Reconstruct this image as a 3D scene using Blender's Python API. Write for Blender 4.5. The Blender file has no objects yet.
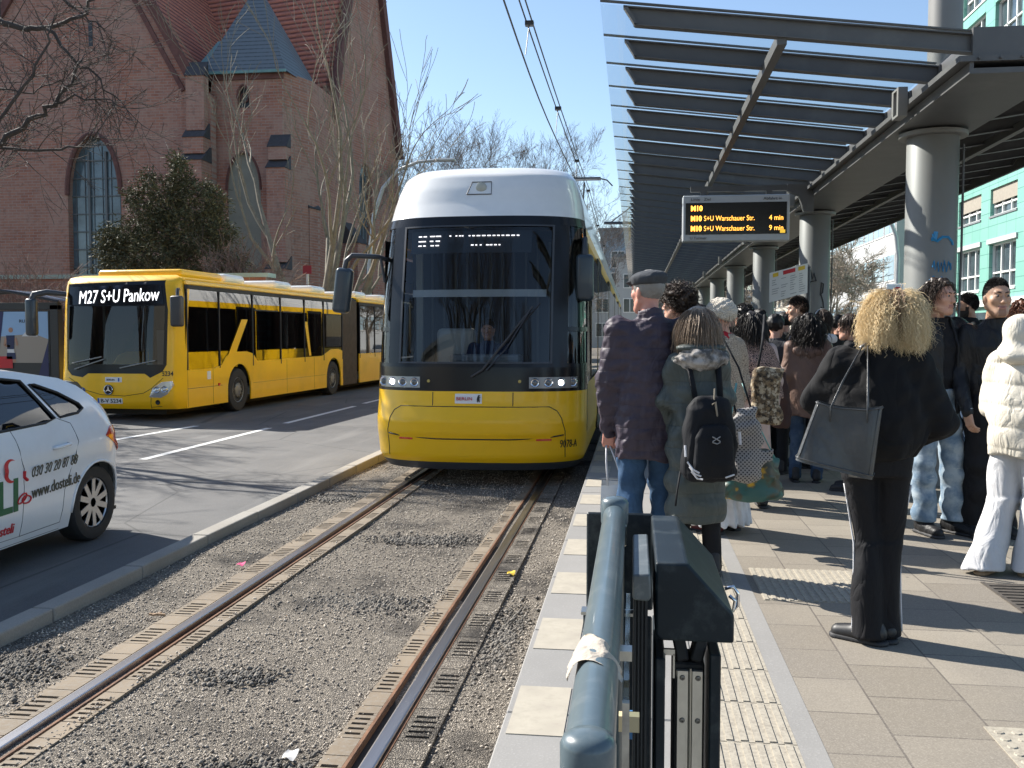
import bpy, bmesh, math, random
import numpy as np
from mathutils import Vector, Matrix, geometry
random.seed(7); RNG = np.random.RandomState(5)
S = bpy.context.scene
COL = S.collection
PI = math.pi; R = math.radians

# ---------------------------------------------------------------- camera
FP = 940.0; CZ = 1.64; PSI = math.atan(122/FP); TH = math.atan(49/FP)
cam = bpy.data.cameras.new('camera'); camo = bpy.data.objects.new('camera', cam); COL.objects.link(camo)
camo.location = (0, 0, CZ); camo.rotation_euler = (PI/2-TH, 0, PSI)
cam.sensor_width = 36; cam.lens = FP/1024*36; cam.clip_start = 0.05; cam.clip_end = 3000
S.camera = camo
_fw = Vector((-math.sin(PSI)*math.cos(TH), math.cos(PSI)*math.cos(TH), -math.sin(TH)))
_rt = Vector((math.cos(PSI), math.sin(PSI), 0)); _up = _rt.cross(_fw)
def ray(x, y): return _fw + _rt*((x-512)/FP) - _up*((y-384)/FP)
def atY(x, y, Y):
    d = ray(x, y); t = Y/d.y; return Vector((d.x*t, Y, CZ+d.z*t))
def atX(x, y, X):
    d = ray(x, y); t = X/d.x; return Vector((X, d.y*t, CZ+d.z*t))
def atZ(x, y, z):
    d = ray(x, y); t = (z-CZ)/d.z; return Vector((d.x*t, d.y*t, z))

# ---------------------------------------------------------------- tags
def tag(o, label=None, cat=None, group=None, kind=None):
    if label: o['label'] = label
    if cat: o['category'] = cat
    if group: o['group'] = group
    if kind: o['kind'] = kind
    return o
def empty(name, loc=(0, 0, 0), rz=0, label=None, cat=None, group=None):
    o = bpy.data.objects.new(name, None); COL.objects.link(o)
    o.location = loc; o.rotation_euler = (0, 0, rz); o.empty_display_size = .1
    return tag(o, label, cat, group)

# ---------------------------------------------------------------- materials
MATS = {}
def mat(name, col, rough=.6, metal=0.0, var=0.0, vscale=6.0, bump=0.0, bscale=60.0, spec=.5, coat=0.0, emis=None, estr=0, detail=4, dirt=None, dscale=3.0, damt=.5, stretch=None, sss=0):
    if name in MATS: return MATS[name]
    m = bpy.data.materials.new(name); m.use_nodes = True; nt = m.node_tree; N = nt.nodes; L = nt.links
    b = N['Principled BSDF']; c = (*col, 1) if len(col) == 3 else col
    b.inputs['Base Color'].default_value = c; b.inputs['Roughness'].default_value = rough
    b.inputs['Metallic'].default_value = metal; b.inputs['Specular IOR Level'].default_value = spec
    b.inputs['Coat Weight'].default_value = coat; b.inputs['Coat Roughness'].default_value = .04
    if sss: b.inputs['Subsurface Weight'].default_value = sss; b.inputs['Subsurface Radius'].default_value = (.02, .008, .005); b.inputs['Subsurface Scale'].default_value = .3
    tc = N.new('ShaderNodeTexCoord'); src = tc.outputs['Object']
    if stretch:
        mp = N.new('ShaderNodeMapping'); mp.inputs['Scale'].default_value = stretch; L.new(src, mp.inputs[0]); src = mp.outputs[0]
    if var or dirt:
        n = N.new('ShaderNodeTexNoise'); n.inputs['Scale'].default_value = vscale; n.inputs['Detail'].default_value = detail; n.inputs['Roughness'].default_value = .62
        L.new(src, n.inputs['Vector'])
        rm = N.new('ShaderNodeMapRange'); rm.inputs[1].default_value = .3; rm.inputs[2].default_value = .7; rm.inputs[3].default_value = 1-var; rm.inputs[4].default_value = 1+var
        L.new(n.outputs['Fac'], rm.inputs[0])
        mx = N.new('ShaderNodeVectorMath'); mx.operation = 'SCALE'; mx.inputs[0].default_value = c[:3]; L.new(rm.outputs[0], mx.inputs['Scale'])
        out = mx.outputs[0]
        if dirt:
            n2 = N.new('ShaderNodeTexNoise'); n2.inputs['Scale'].default_value = dscale; n2.inputs['Detail'].default_value = 6; n2.inputs['Roughness'].default_value = .7
            L.new(src, n2.inputs['Vector'])
            r2 = N.new('ShaderNodeMapRange'); r2.inputs[1].default_value = .5; r2.inputs[2].default_value = .68; r2.inputs[3].default_value = 0; r2.inputs[4].default_value = damt
            L.new(n2.outputs['Fac'], r2.inputs[0])
            mm = N.new('ShaderNodeMix'); mm.data_type = 'RGBA'; mm.inputs[7].default_value = (*dirt, 1)
            L.new(r2.outputs[0], mm.inputs[0]); L.new(out, mm.inputs[6]); out = mm.outputs[2]
        L.new(out, b.inputs['Base Color'])
    if bump:
        n = N.new('ShaderNodeTexNoise'); n.inputs['Scale'].default_value = bscale; n.inputs['Detail'].default_value = 3
        L.new(src, n.inputs['Vector'])
        bp = N.new('ShaderNodeBump'); bp.inputs['Strength'].default_value = min(1, bump); bp.inputs['Distance'].default_value = .02*max(1, bump)
        L.new(n.outputs['Fac'], bp.inputs['Height']); L.new(bp.outputs[0], b.inputs['Normal'])
    if emis: b.inputs['Emission Color'].default_value = (*emis, 1); b.inputs['Emission Strength'].default_value = estr
    MATS[name] = m; return m
def glass(name, tint=(.35, .4, .42), refl=.9, rough=.02, ior=1.5, base=0.0):
    if name in MATS: return MATS[name]
    m = bpy.data.materials.new(name); m.use_nodes = True; nt = m.node_tree; N = nt.nodes; L = nt.links
    N.remove(N['Principled BSDF']); out = N['Material Output']
    t = N.new('ShaderNodeBsdfTransparent'); t.inputs[0].default_value = (*tint, 1)
    g = N.new('ShaderNodeBsdfGlossy'); g.inputs['Roughness'].default_value = rough; g.inputs[0].default_value = (refl, refl, refl, 1)
    ge = N.new('ShaderNodeNewGeometry'); dp = N.new('ShaderNodeVectorMath'); dp.operation = 'DOT_PRODUCT'
    L.new(ge.outputs['Normal'], dp.inputs[0]); L.new(ge.outputs['Incoming'], dp.inputs[1])
    def mth(op, x, y=0.0):
        q = N.new('ShaderNodeMath'); q.operation = op
        for i, v in enumerate((x, y)):
            if isinstance(v, float): q.inputs[i].default_value = v
            else: L.new(v, q.inputs[i])
        return q.outputs[0]
    f0 = ((ior-1)/(ior+1))**2+base; c5 = mth('POWER', mth('SUBTRACT', 1.0, mth('ABSOLUTE', dp.outputs['Value'])), 5.0)
    a = N.new('ShaderNodeMath'); a.operation = 'ADD'; a.use_clamp = True; a.inputs[1].default_value = f0; L.new(mth('MULTIPLY', c5, 1-f0), a.inputs[0])
    mx = N.new('ShaderNodeMixShader'); L.new(a.outputs[0], mx.inputs[0]); L.new(t.outputs[0], mx.inputs[1]); L.new(g.outputs[0], mx.inputs[2])
    L.new(mx.outputs[0], out.inputs[0]); MATS[name] = m; return m
class NT:
    """tiny helper to write node materials"""
    def __init__(s, name):
        s.m = bpy.data.materials.new(name); s.m.use_nodes = True; s.t = s.m.node_tree; s.b = s.t.nodes['Principled BSDF']; MATS[name] = s.m
        s.tc = s.n('TexCoord')
    def n(s, typ, **kw):
        nd = s.t.nodes.new('ShaderNode'+typ)
        for k, v in kw.items():
            if k.startswith('i_'):
                key = k[2:]; key = int(key) if key.isdigit() else key.replace('_', ' '); nd.inputs[key].default_value = v
            else: setattr(nd, k, v)
        return nd
    def l(s, a, b): s.t.links.new(a, b)
    def mix(s, fac, a, b, blend='MIX'):
        nd = s.n('Mix', data_type='RGBA', blend_type=blend)
        for v, i in ((fac, 0), (a, 6), (b, 7)):
            if isinstance(v, (int, float)): nd.inputs[i].default_value = v
            elif isinstance(v, tuple): nd.inputs[i].default_value = (*v, 1)
            else: s.l(v, nd.inputs[i])
        return nd.outputs[2]
    def math(s, op, a, b=0, c=0, clamp=False):
        nd = s.n('Math', operation=op, use_clamp=clamp)
        for i, v in enumerate((a, b, c)):
            if isinstance(v, (int, float)): nd.inputs[i].default_value = v
            else: s.l(v, nd.inputs[i])
        return nd.outputs[0]
    def rng(s, v, a, b, c=0, d=1):
        nd = s.n('MapRange'); s.l(v, nd.inputs[0])
        for i, q in enumerate((a, b, c, d)): nd.inputs[i+1].default_value = q
        return nd.outputs[0]
    def map(s, scale=(1, 1, 1), rot=(0, 0, 0), loc=(0, 0, 0), src=None):
        nd = s.n('Mapping'); nd.inputs['Scale'].default_value = scale; nd.inputs['Rotation'].default_value = rot; nd.inputs['Location'].default_value = loc
        s.l(src or s.tc.outputs['Object'], nd.inputs[0]); return nd.outputs[0]
    def noise(s, vec=None, scale=5, detail=4, rough=.6):
        nd = s.n('TexNoise'); nd.inputs['Scale'].default_value = scale; nd.inputs['Detail'].default_value = detail; nd.inputs['Roughness'].default_value = rough
        s.l(vec or s.tc.outputs['Object'], nd.inputs['Vector']); return nd.outputs['Fac']
    def bump(s, h, strength=.5, dist=.02):
        nd = s.n('Bump'); nd.inputs['Strength'].default_value = strength; nd.inputs['Distance'].default_value = dist
        s.l(h, nd.inputs['Height']); s.l(nd.outputs[0], s.b.inputs['Normal'])
    def col(s, o): s.l(o, s.b.inputs['Base Color'])
    def set(s, rough=None, metal=None, spec=None):
        if rough is not None: s.b.inputs['Roughness'].default_value = rough
        if metal is not None: s.b.inputs['Metallic'].default_value = metal
        if spec is not None: s.b.inputs['Specular IOR Level'].default_value = spec

# ---------------------------------------------------------------- mesh building
def link_mesh(name, me, mats, parent=None, smooth=None, loc=None):
    if not isinstance(mats, (list, tuple)): mats = [mats]
    for m in mats: me.materials.append(m)
    o = bpy.data.objects.new(name, me); COL.objects.link(o)
    if parent: o.parent = parent
    if loc: o.location = loc
    if smooth is not None:
        me.shade_smooth()
        if smooth < 180: me.set_sharp_from_angle(angle=R(smooth))
    return o
class MB:
    def __init__(s): s.v = []; s.f = []; s.mi = []; s.M = None
    def add(s, vs, fs, mi=0):
        b = len(s.v)
        if s.M is not None: vs = [s.M @ Vector(v) for v in vs]
        s.v += [tuple(v) for v in vs]; s.f += [tuple(i+b for i in f) for f in fs]; s.mi += [mi]*len(fs); return s
    def box(s, x0, x1, y0, y1, z0, z1, mi=0):
        v = [(x0, y0, z0), (x1, y0, z0), (x1, y1, z0), (x0, y1, z0), (x0, y0, z1), (x1, y0, z1), (x1, y1, z1), (x0, y1, z1)]
        return s.add(v, [(3, 2, 1, 0), (4, 5, 6, 7), (0, 1, 5, 4), (1, 2, 6, 5), (2, 3, 7, 6), (3, 0, 4, 7)], mi)
    def beam(s, a, b, w, h, mi=0, up=(0, 0, 1)):
        a = Vector(a); b = Vector(b); d = (b-a).normalized(); u = Vector(up)
        if abs(d.dot(u)) > .98: u = Vector((1, 0, 0))
        x = d.cross(u).normalized()*(w/2); z = x.cross(d).normalized()*(h/2)
        v = [a-x-z, a+x-z, a+x+z, a-x+z, b-x-z, b+x-z, b+x+z, b-x+z]
        return s.add(v, [(0, 1, 2, 3), (7, 6, 5, 4), (1, 0, 4, 5), (2, 1, 5, 6), (3, 2, 6, 7), (0, 3, 7, 4)], mi)
    def prism(s, pts, d, mi=0):
        """closed polygon (3D points) extruded by vector d"""
        n = len(pts); d = Vector(d); a = [Vector(p) for p in pts]; v = a+[p+d for p in a]
        nrm = geometry.normal(a) if n > 2 else d
        fs = [tuple(range(n)), tuple(range(2*n-1, n-1, -1))]+[(i, i+n, (i+1) % n+n, (i+1) % n) for i in range(n)]
        if nrm.dot(d) > 0: fs = [tuple(reversed(f)) for f in fs]
        return s.add(v, fs, mi)
    def tube(s, pts, rad, n=8, mi=0, caps=True, flat=1.0):
        pts = [Vector(p) for p in pts]; m = len(pts); rs = rad if isinstance(rad, (list, tuple)) else [rad]*m
        vs = []; u = None
        for i, p in enumerate(pts):
            d = (pts[min(i+1, m-1)]-pts[max(i-1, 0)])
            if d.length < 1e-9: d = Vector((0, 0, 1))
            d.normalize()
            if u is None:
                u = d.cross(Vector((0, 0, 1)))
                if u.length < .1: u = d.cross(Vector((1, 0, 0)))
            u = (u-d*u.dot(d))
            if u.length < 1e-6: u = d.orthogonal()
            u.normalize(); w = d.cross(u)
            for k in range(n):
                a = 2*PI*k/n; vs.append(p+(u*math.cos(a)+w*math.sin(a)*flat)*rs[i])
        fs = [(i*n+k, i*n+(k+1) % n, (i+1)*n+(k+1) % n, (i+1)*n+k) for i in range(m-1) for k in range(n)]
        if caps: fs += [tuple(reversed(range(n))), tuple((m-1)*n+k for k in range(n))]
        return s.add(vs, fs, mi)
    def lathe(s, prof, c=(0, 0, 0), n=24, axis='z', mi=0):
        """prof: (r, h) list; axis z/x/y"""
        vs = []; c = Vector(c)
        for r, h in prof:
            for k in range(n):
                a = 2*PI*k/n; x, y = r*math.cos(a), r*math.sin(a)
                q = {'z': (x, y, h), 'x': (h, x, y), 'y': (y, h, x)}[axis]; vs.append(c+Vector(q))
        m = len(prof); fs = [(i*n+k, i*n+(k+1) % n, (i+1)*n+(k+1) % n, (i+1)*n+k) for i in range(m-1) for k in range(n)]
        fs += [tuple(reversed(range(n))), tuple((m-1)*n+k for k in range(n))]
        return s.add(vs, fs, mi)
    def quad(s, a, b, c, d, mi=0): return s.add([a, b, c, d], [(0, 1, 2, 3)], mi)
    def sphere(s, c, r, n=12, mi=0):
        r = r if isinstance(r, (list, tuple)) else (r, r, r); m = n//2; vs = []
        for i in range(m+1):
            t = PI*i/m
            for k in range(n):
                a = 2*PI*k/n; vs.append((c[0]+r[0]*math.sin(t)*math.cos(a), c[1]+r[1]*math.sin(t)*math.sin(a), c[2]+r[2]*math.cos(t)))
        fs = [(i*n+k, (i+1)*n+k, (i+1)*n+(k+1) % n, i*n+(k+1) % n) for i in range(m) for k in range(n)]
        return s.add(vs, fs, mi)
    def patch(s, fn, u0, u1, v0, v1, nu, nv, mi=0, th=0.0, flip=False):
        """surface fn(u,v)->Vector sampled on a grid; th gives thickness via fn(u,v,off)"""
        vs = []; fs = []
        for j in range(nv+1):
            for i in range(nu+1): vs.append(fn(u0+(u1-u0)*i/nu, v0+(v1-v0)*j/nv, 0))
        w = nu+1
        for j in range(nv):
            for i in range(nu): fs.append((j*w+i, j*w+i+1, (j+1)*w+i+1, (j+1)*w+i))
        if th:
            b = len(vs)
            for j in range(nv+1):
                for i in range(nu+1): vs.append(fn(u0+(u1-u0)*i/nu, v0+(v1-v0)*j/nv, -th))
            fs += [tuple(b+q for q in reversed(f)) for f in list(fs)]
            for i in range(nu):
                fs.append((i+1, i, b+i, b+i+1)); k = nv*w; fs.append((k+i, k+i+1, b+k+i+1, b+k+i))
            for j in range(nv):
                fs.append((j*w, (j+1)*w, b+(j+1)*w, b+j*w)); k = nu; fs.append(((j+1)*w+k, j*w+k, b+j*w+k, b+(j+1)*w+k))
        if flip: fs = [tuple(reversed(f)) for f in fs]
        return s.add(vs, fs, mi)
    def build(s, name, mats, parent=None, smooth=None, bevel=0, seg=1, loc=None):
        me = bpy.data.meshes.new(name); me.from_pydata(s.v, [], s.f)
        if any(s.mi): me.polygons.foreach_set('material_index', s.mi)
        me.update(); o = link_mesh(name, me, mats, parent, smooth, loc)
        if bevel:
            md = o.modifiers.new('bevel', 'BEVEL'); md.width = bevel; md.segments = seg; md.limit_method = 'ANGLE'; md.angle_limit = R(40)
        return o
def inpoly(x, y, P):
    c = False; j = len(P)-1
    for i in range(len(P)):
        xi, yi = P[i]; xj, yj = P[j]
        if (yi > y) != (yj > y) and x < (xj-xi)*(y-yi)/(yj-yi)+xi: c = not c
        j = i
    return c
def panel(outer, fn, holes=(), step=.08, th=.0):
    """2D polygon with holes -> triangulated curved sheet; fn(u,v,off)->Vector"""
    vs = []; es = []
    def ring(P):
        b = len(vs); Q = []
        for i in range(len(P)):
            a = P[i]; c = P[(i+1) % len(P)]; k = max(1, int(math.hypot(c[0]-a[0], c[1]-a[1])/step))
            Q += [(a[0]+(c[0]-a[0])*j/k, a[1]+(c[1]-a[1])*j/k) for j in range(k)]
        vs.extend(Q); es.extend([(b+i, b+(i+1) % len(Q)) for i in range(len(Q))])
        return range(b, b+len(Q))
    rings = [ring(outer)]+[ring(h) for h in holes]
    xs = [p[0] for p in outer]; ys = [p[1] for p in outer]
    nx = int((max(xs)-min(xs))/step); ny = int((max(ys)-min(ys))/step)
    for i in range(1, nx+1):
        for j in range(1, ny+1):
            x = min(xs)+i*step-.3*step; y = min(ys)+j*step-.3*step
            if inpoly(x, y, outer) and not any(inpoly(x, y, h) for h in holes):
                if min((x-a[0])**2+(y-a[1])**2 for a in vs[:rings[-1][-1]+1]) > (.3*step)**2: vs.append((x, y))
    o = geometry.delaunay_2d_cdt([Vector(v) for v in vs], es, [], 0, 1e-6)
    V = o[0]; T = []
    for f in o[2]:
        cx = sum(V[i][0] for i in f)/len(f); cy = sum(V[i][1] for i in f)/len(f)
        if inpoly(cx, cy, outer) and not any(inpoly(cx, cy, h) for h in holes): T.append(tuple(f))
    mb = MB(); P3 = [fn(p[0], p[1], 0) for p in V]; fs = list(T)
    if th:
        b = len(P3); P3 += [fn(p[0], p[1], -th) for p in V]; cnt = {}
        for f in T:
            for i in range(3): e = (f[i], f[(i+1) % 3]); cnt[e] = 1
        fs += [tuple(b+i for i in reversed(f)) for f in T]
        fs += [(e[1], e[0], b+e[0], b+e[1]) for e in cnt if (e[1], e[0]) not in cnt]
    mb.add(P3, fs); return mb
def rrect(x0, x1, y0, y1, r, n=4):
    P = []
    for cx, cy, a0 in ((x1-r, y1-r, 0), (x0+r, y1-r, 90), (x0+r, y0+r, 180), (x1-r, y0+r, 270)):
        for i in range(n+1): a = R(a0+90*i/n); P.append((cx+r*math.cos(a), cy+r*math.sin(a)))
    return P
def text(s, size, material, parent, M, name='lettering', ext=.002, align='LEFT', bold=0.0, shear=0, width=None, bend=None):
    """lettering as a mesh: local x right, y up, normal z; M = 4x4 placement"""
    cu = bpy.data.curves.new('t', 'FONT'); cu.body = s; cu.size = size; cu.extrude = ext; cu.align_x = align; cu.offset = bold; cu.shear = shear; cu.resolution_u = 3
    ob = bpy.data.objects.new('t', cu); COL.objects.link(ob); bpy.context.view_layer.update()
    me = bpy.data.meshes.new_from_object(ob.evaluated_get(bpy.context.evaluated_depsgraph_get())); bpy.data.objects.remove(ob); bpy.data.curves.remove(cu)
    co = np.zeros(len(me.vertices)*3); me.vertices.foreach_get('co', co); co = co.reshape(-1, 3)
    if width and len(co): w = co[:, 0].max()-co[:, 0].min(); co[:, 0] *= width/w
    if bend:
        for i in range(len(co)): co[i] = bend(co[i])
    else:
        Mn = np.array(M); co = co@Mn[:3, :3].T+Mn[:3, 3]
    me.vertices.foreach_set('co', co.ravel()); me.update(); me.materials.clear()
    return link_mesh(name, me, material, parent)
def frame(o, x, y):
    """matrix with origin o, x axis, y(up) axis"""
    x = Vector(x).normalized(); y = Vector(y); y = (y-x*y.dot(x)).normalized(); z = x.cross(y)
    return Matrix(((x.x, y.x, z.x, o[0]), (x.y, y.y, z.y, o[1]), (x.z, y.z, z.z, o[2]), (0, 0, 0, 1)))
def interp(x, P):
    if x <= P[0][0]: return P[0][1:]
    for a, b in zip(P, P[1:]):
        if x <= b[0]:
            t = (x-a[0])/(b[0]-a[0]); return tuple(p+(q-p)*t for p, q in zip(a[1:], b[1:]))
    return P[-1][1:]
def copy_tree(o, parent=None):
    c = o.copy(); COL.objects.link(c)
    if parent: c.parent = parent
    for ch in list(o.children): copy_tree(ch, c)
    return c

# ---------------------------------------------------------------- light and sky
SUN = Vector((-.89, .46, .80)).normalized()
w = bpy.data.worlds.new('World'); S.world = w; w.use_nodes = True
bg = w.node_tree.nodes['Background']; sk = w.node_tree.nodes.new('ShaderNodeTexSky'); sk.sky_type = 'NISHITA'
sk.sun_disc = False; sk.sun_elevation = math.asin(SUN.z); sk.sun_rotation = math.atan2(SUN.x, SUN.y)
sk.altitude = 0; sk.air_density = 1.0; sk.dust_density = .4; sk.ozone_density = 1.6
w.node_tree.links.new(sk.outputs[0], bg.inputs[0]); bg.inputs[1].default_value = .095
sl = bpy.data.lights.new('sun', 'SUN'); sl.energy = 5.0; sl.angle = R(.53); sl.color = (1, .95, .87)
so = bpy.data.objects.new('sun', sl); COL.objects.link(so); so.rotation_euler = SUN.to_track_quat('Z', 'Y').to_euler(); so.location = (0, 0, 30)
S.view_settings.view_transform = 'Standard'; S.view_settings.look = 'None'; S.view_settings.exposure = 1.05; S.view_settings.gamma = 1
S.render.engine = 'CYCLES'
S.cycles.max_bounces = 6; S.cycles.transparent_max_bounces = 16; S.cycles.diffuse_bounces = 3; S.cycles.glossy_bounces = 3
# ================================================================ materials used all over
YEL = mat('tram_yellow', (.95, .545, .004), .34, var=.03, vscale=2, coat=.25, dirt=(.68, .40, .02), dscale=1.3, damt=.2)
WHT = mat('white_paint', (.78, .78, .76), .25, coat=.4, var=.03)
BLK = mat('black_gloss', (.010, .011, .013), .22, spec=.35)
BLM = mat('black_rubber', (.02, .02, .022), .65, var=.2)
DGR = mat('dark_grey_trim', (.045, .05, .06), .45)
STL = mat('brushed_steel', (.55, .54, .5), .35, metal=1, var=.1, vscale=20)
CAN = mat('canopy_grey_paint', (.098, .098, .098), .45, var=.08, vscale=3, dirt=(.2, .2, .19), dscale=2, damt=.3)
CANL = mat('column_grey_paint', (.20, .20, .19), .5, var=.05, vscale=2.5, dirt=(.22, .2, .18), dscale=3.5, damt=.35)
LIGHTG = mat('light_grey_housing', (.5, .52, .53), .4, var=.03)
TXW = mat('white_lettering', (.9, .9, .9), .5, emis=(1, 1, 1), estr=1.0)
TXK = mat('black_lettering', (.02, .02, .02), .5)
TXR = mat('red_lettering', (.55, .02, .03), .5)
TXA = mat('amber_led', (.9, .4, .05), .5, emis=(1, .42, .06), estr=1.6)

# ================================================================ ground, road, track bed
n = NT('asphalt'); a = n.noise(scale=140, detail=3); b = n.noise(scale=.5, detail=5, rough=.65); c = n.noise(n.map((1, .12, 1)), scale=2.5, detail=4)
cc = n.mix(n.rng(b, .35, .65), (.088, .087, .087), (.13, .128, .125)); cc = n.mix(n.rng(c, .5, .7, 0, .5), cc, (.19, .187, .18)); cc = n.mix(n.rng(a, .45, .75, 0, .45), cc, (.2, .2, .19))
vo = n.n('TexVoronoi', feature='DISTANCE_TO_EDGE'); vo.inputs['Scale'].default_value = .35; n.l(n.map(), vo.inputs['Vector'])
cc = n.mix(n.rng(vo.outputs[0], .0, .006, .6, 0), cc, (.03, .03, .03))
n.col(cc); n.set(rough=.82, spec=.3); n.bump(a, .35, .01); ASPH = n.m
n = NT('far_ground'); a = n.noise(scale=.3); n.col(n.mix(a, (.10, .098, .09), (.17, .16, .145))); n.set(rough=.9); GRD = n.m
MB().add([(-400, -300, -.09), (400, -300, -.09), (400, 900, -.09), (-400, 900, -.09)], [(0, 1, 2, 3)]).build('ground', GRD)['kind'] = 'structure'
MB().box(-11.6, -3.47, -40, 300, -.085, -.06).build('road', ASPH)['kind'] = 'structure'
n = NT('sidewalk_slabs'); br = n.n('TexBrick'); br.offset = .5; br.inputs['Scale'].default_value = 2.4; br.inputs['Mortar Size'].default_value = .012; br.inputs[1].default_value = (.2, .19, .175, 1); br.inputs[2].default_value = (.26, .25, .23, 1); br.inputs[3].default_value = (.08, .075, .07, 1)
n.l(n.map((1, 1, 1)), br.inputs[0]); n.col(n.mix(n.noise(scale=1.2), br.outputs[0], (.17, .16, .15))); n.set(rough=.85); SIDEW = n.m
MB().box(-17, -11.72, -40, 120, -.088, .05).build('pavement', SIDEW)['kind'] = 'structure'

# lane paint, slightly worn
n = NT('road_paint'); a = n.noise(scale=30, detail=5, rough=.7); n.col(n.mix(n.rng(a, .58, .7), (.62, .62, .6), (.14, .14, .14))); n.set(rough=.7); PAINT = n.m
mb = MB()
def mark(x0, y0, x1, y1, w=.12, z=-.055):
    d = Vector((x1-x0, y1-y0, 0)).normalized(); p = Vector((-d.y, d.x, 0))*w/2
    a = Vector((x0, y0, z)); b = Vector((x1, y1, z)); mb.quad(a-p, b-p, b+p, a+p)
for y in (12.0, 17.3, 22.6, 28, 33.5, 39, -8, -2.5): mark(-6.64, y, -6.6, y+4.4, .13)
mark(-8.5, 12.6, -8.1, 16.6, .14)
mb.build('road_marking', PAINT)['kind'] = 'structure'

# kerb stones
n = NT('granite_kerb'); a = n.noise(scale=90, detail=3); b = n.noise(scale=2); cc = n.mix(a, (.20, .185, .16), (.36, .34, .30)); cc = n.mix(n.rng(b, .4, .7, 0, .5), cc, (.2, .18, .15)); n.col(cc); n.set(rough=.75); n.bump(a, .3, .006); KERB = n.m
mb = MB(); y = -6.0
while y < 120:
    L = 1.0 if y < 40 else 4.0; mb.box(-3.47, -3.33, y, y+L-.012, -.12, .06+random.uniform(-.003, .003)); y += L
mb.build('kerb', KERB, bevel=.012, seg=2)['kind'] = 'structure'
mb = MB(); y = -6.0
while y < 100: mb.box(-11.72, -11.6, y, y+.99, -.1, .055); y += 1
mb.build('kerb', KERB, bevel=.01)['kind'] = 'structure'

# track bed: fine angular gravel set in dark binder
n = NT('track_gravel')
vo = n.n('TexVoronoi'); vo.inputs['Scale'].default_value = 105; n.l(n.map(), vo.inputs['Vector'])
vd = n.n('TexVoronoi', feature='DISTANCE_TO_EDGE'); vd.inputs['Scale'].default_value = 105; n.l(n.map(), vd.inputs['Vector'])
sp = n.n('SeparateColor'); n.l(vo.outputs['Color'], sp.inputs[0])
big = n.noise(scale=1.1, detail=5, rough=.65); cc = n.mix(sp.outputs[0], (.20, .175, .145), (.52, .46, .38)); cc = n.mix(n.rng(vd.outputs[0], 0, .12, .85, 0), cc, (.03, .028, .025))
cc = n.mix(n.rng(big, .50, .64, 0, .85), cc, (.045, .042, .040)); n.col(cc); n.set(rough=.9, spec=.2); n.bump(n.rng(vd.outputs[0], 0, .35), .9, .012); GRV = n.m
def bedz(x, y): return -.03+.012*math.sin(x*3.1+y*.7)*math.cos(y*1.3-x)
mb = MB(); 
mb.patch(lambda u, v, o: Vector((u, v, bedz(u, v))), -3.33, -.47, -2, 26, 30, 200)
mb.patch(lambda u, v, o: Vector((u, v, -.03)), -3.33, -.47, 26, 160, 2, 4)
mb.build('track_bed', GRV, smooth=60)['kind'] = 'structure'
# loose stones lying on it
N0 = 62000; ang = RNG.rand(N0); X = -3.32+2.82*RNG.rand(N0); Yv = 2.3+9.5*RNG.rand(N0)**1.35
keep = np.ones(N0, bool)
for rx in (-2.52, -1.0): keep &= np.abs(X-rx) > .155+.035*np.sin(Yv*5+rx)*np.sin(Yv*13.7)+.03*RNG.rand(N0)
keep &= (np.sin(X*2.3+Yv*1.7)+np.sin(X*5.1-Yv*2.9)+1.2*RNG.randn(N0)) > -1.3
X = X[keep]; Yv = Yv[keep]; Z = -.03+.012*np.sin(X*3.1+Yv*.7)*np.cos(Yv*1.3-X)
nn = len(X); rad = .0035+.0065*RNG.rand(nn)**3
base = np.array([(1, 0, 0), (0, 1, 0), (-1, 0, 0), (0, -1, 0), (0, 0, 1), (0, 0, -.5)], float)
V = base[None]*rad[:, None, None]*(0.65+.7*RNG.rand(nn, 6, 1)); th = RNG.rand(nn)*6.28; cs, sn = np.cos(th), np.sin(th)
V = np.stack([V[..., 0]*cs[:, None]-V[..., 1]*sn[:, None], V[..., 0]*sn[:, None]+V[..., 1]*cs[:, None], V[..., 2]], -1)+np.stack([X, Yv, Z+rad*.3+np.where((np.abs(X+2.52) < .205) | (np.abs(X+1.0) < .205), .02, 0)], -1)[:, None]
F = np.array([(0, 1, 4), (1, 2, 4), (2, 3, 4), (3, 0, 4), (1, 0, 5), (2, 1, 5), (3, 2, 5), (0, 3, 5)])[None]+6*np.arange(nn)[:, None, None]
def np_mesh(name, V, F):
    V = V.reshape(-1, 3); k = F.shape[-1]; F = F.reshape(-1, k); me = bpy.data.meshes.new(name); me.vertices.add(len(V)); me.vertices.foreach_set('co', V.ravel().astype(np.float32))
    me.loops.add(F.size); me.loops.foreach_set('vertex_index', F.ravel().astype(np.int32)); me.polygons.add(len(F)); me.polygons.foreach_set('loop_start', np.arange(0, F.size, k, dtype=np.int32)); me.update(calc_edges=True); return me
n = NT('stone_grey'); g = n.n('NewGeometry'); cc = n.mix(n.rng(g.outputs['Random Per Island'], 0, 1), (.13, .115, .10), (.60, .53, .44)); n.col(cc); n.set(rough=.85, spec=.3); STONE = n.m
tag(link_mesh('loose_gravel', np_mesh('loose_gravel', V, F), STONE), 'fine grey and tan gravel lying between and beside the tram rails', 'gravel', kind='stuff')

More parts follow.
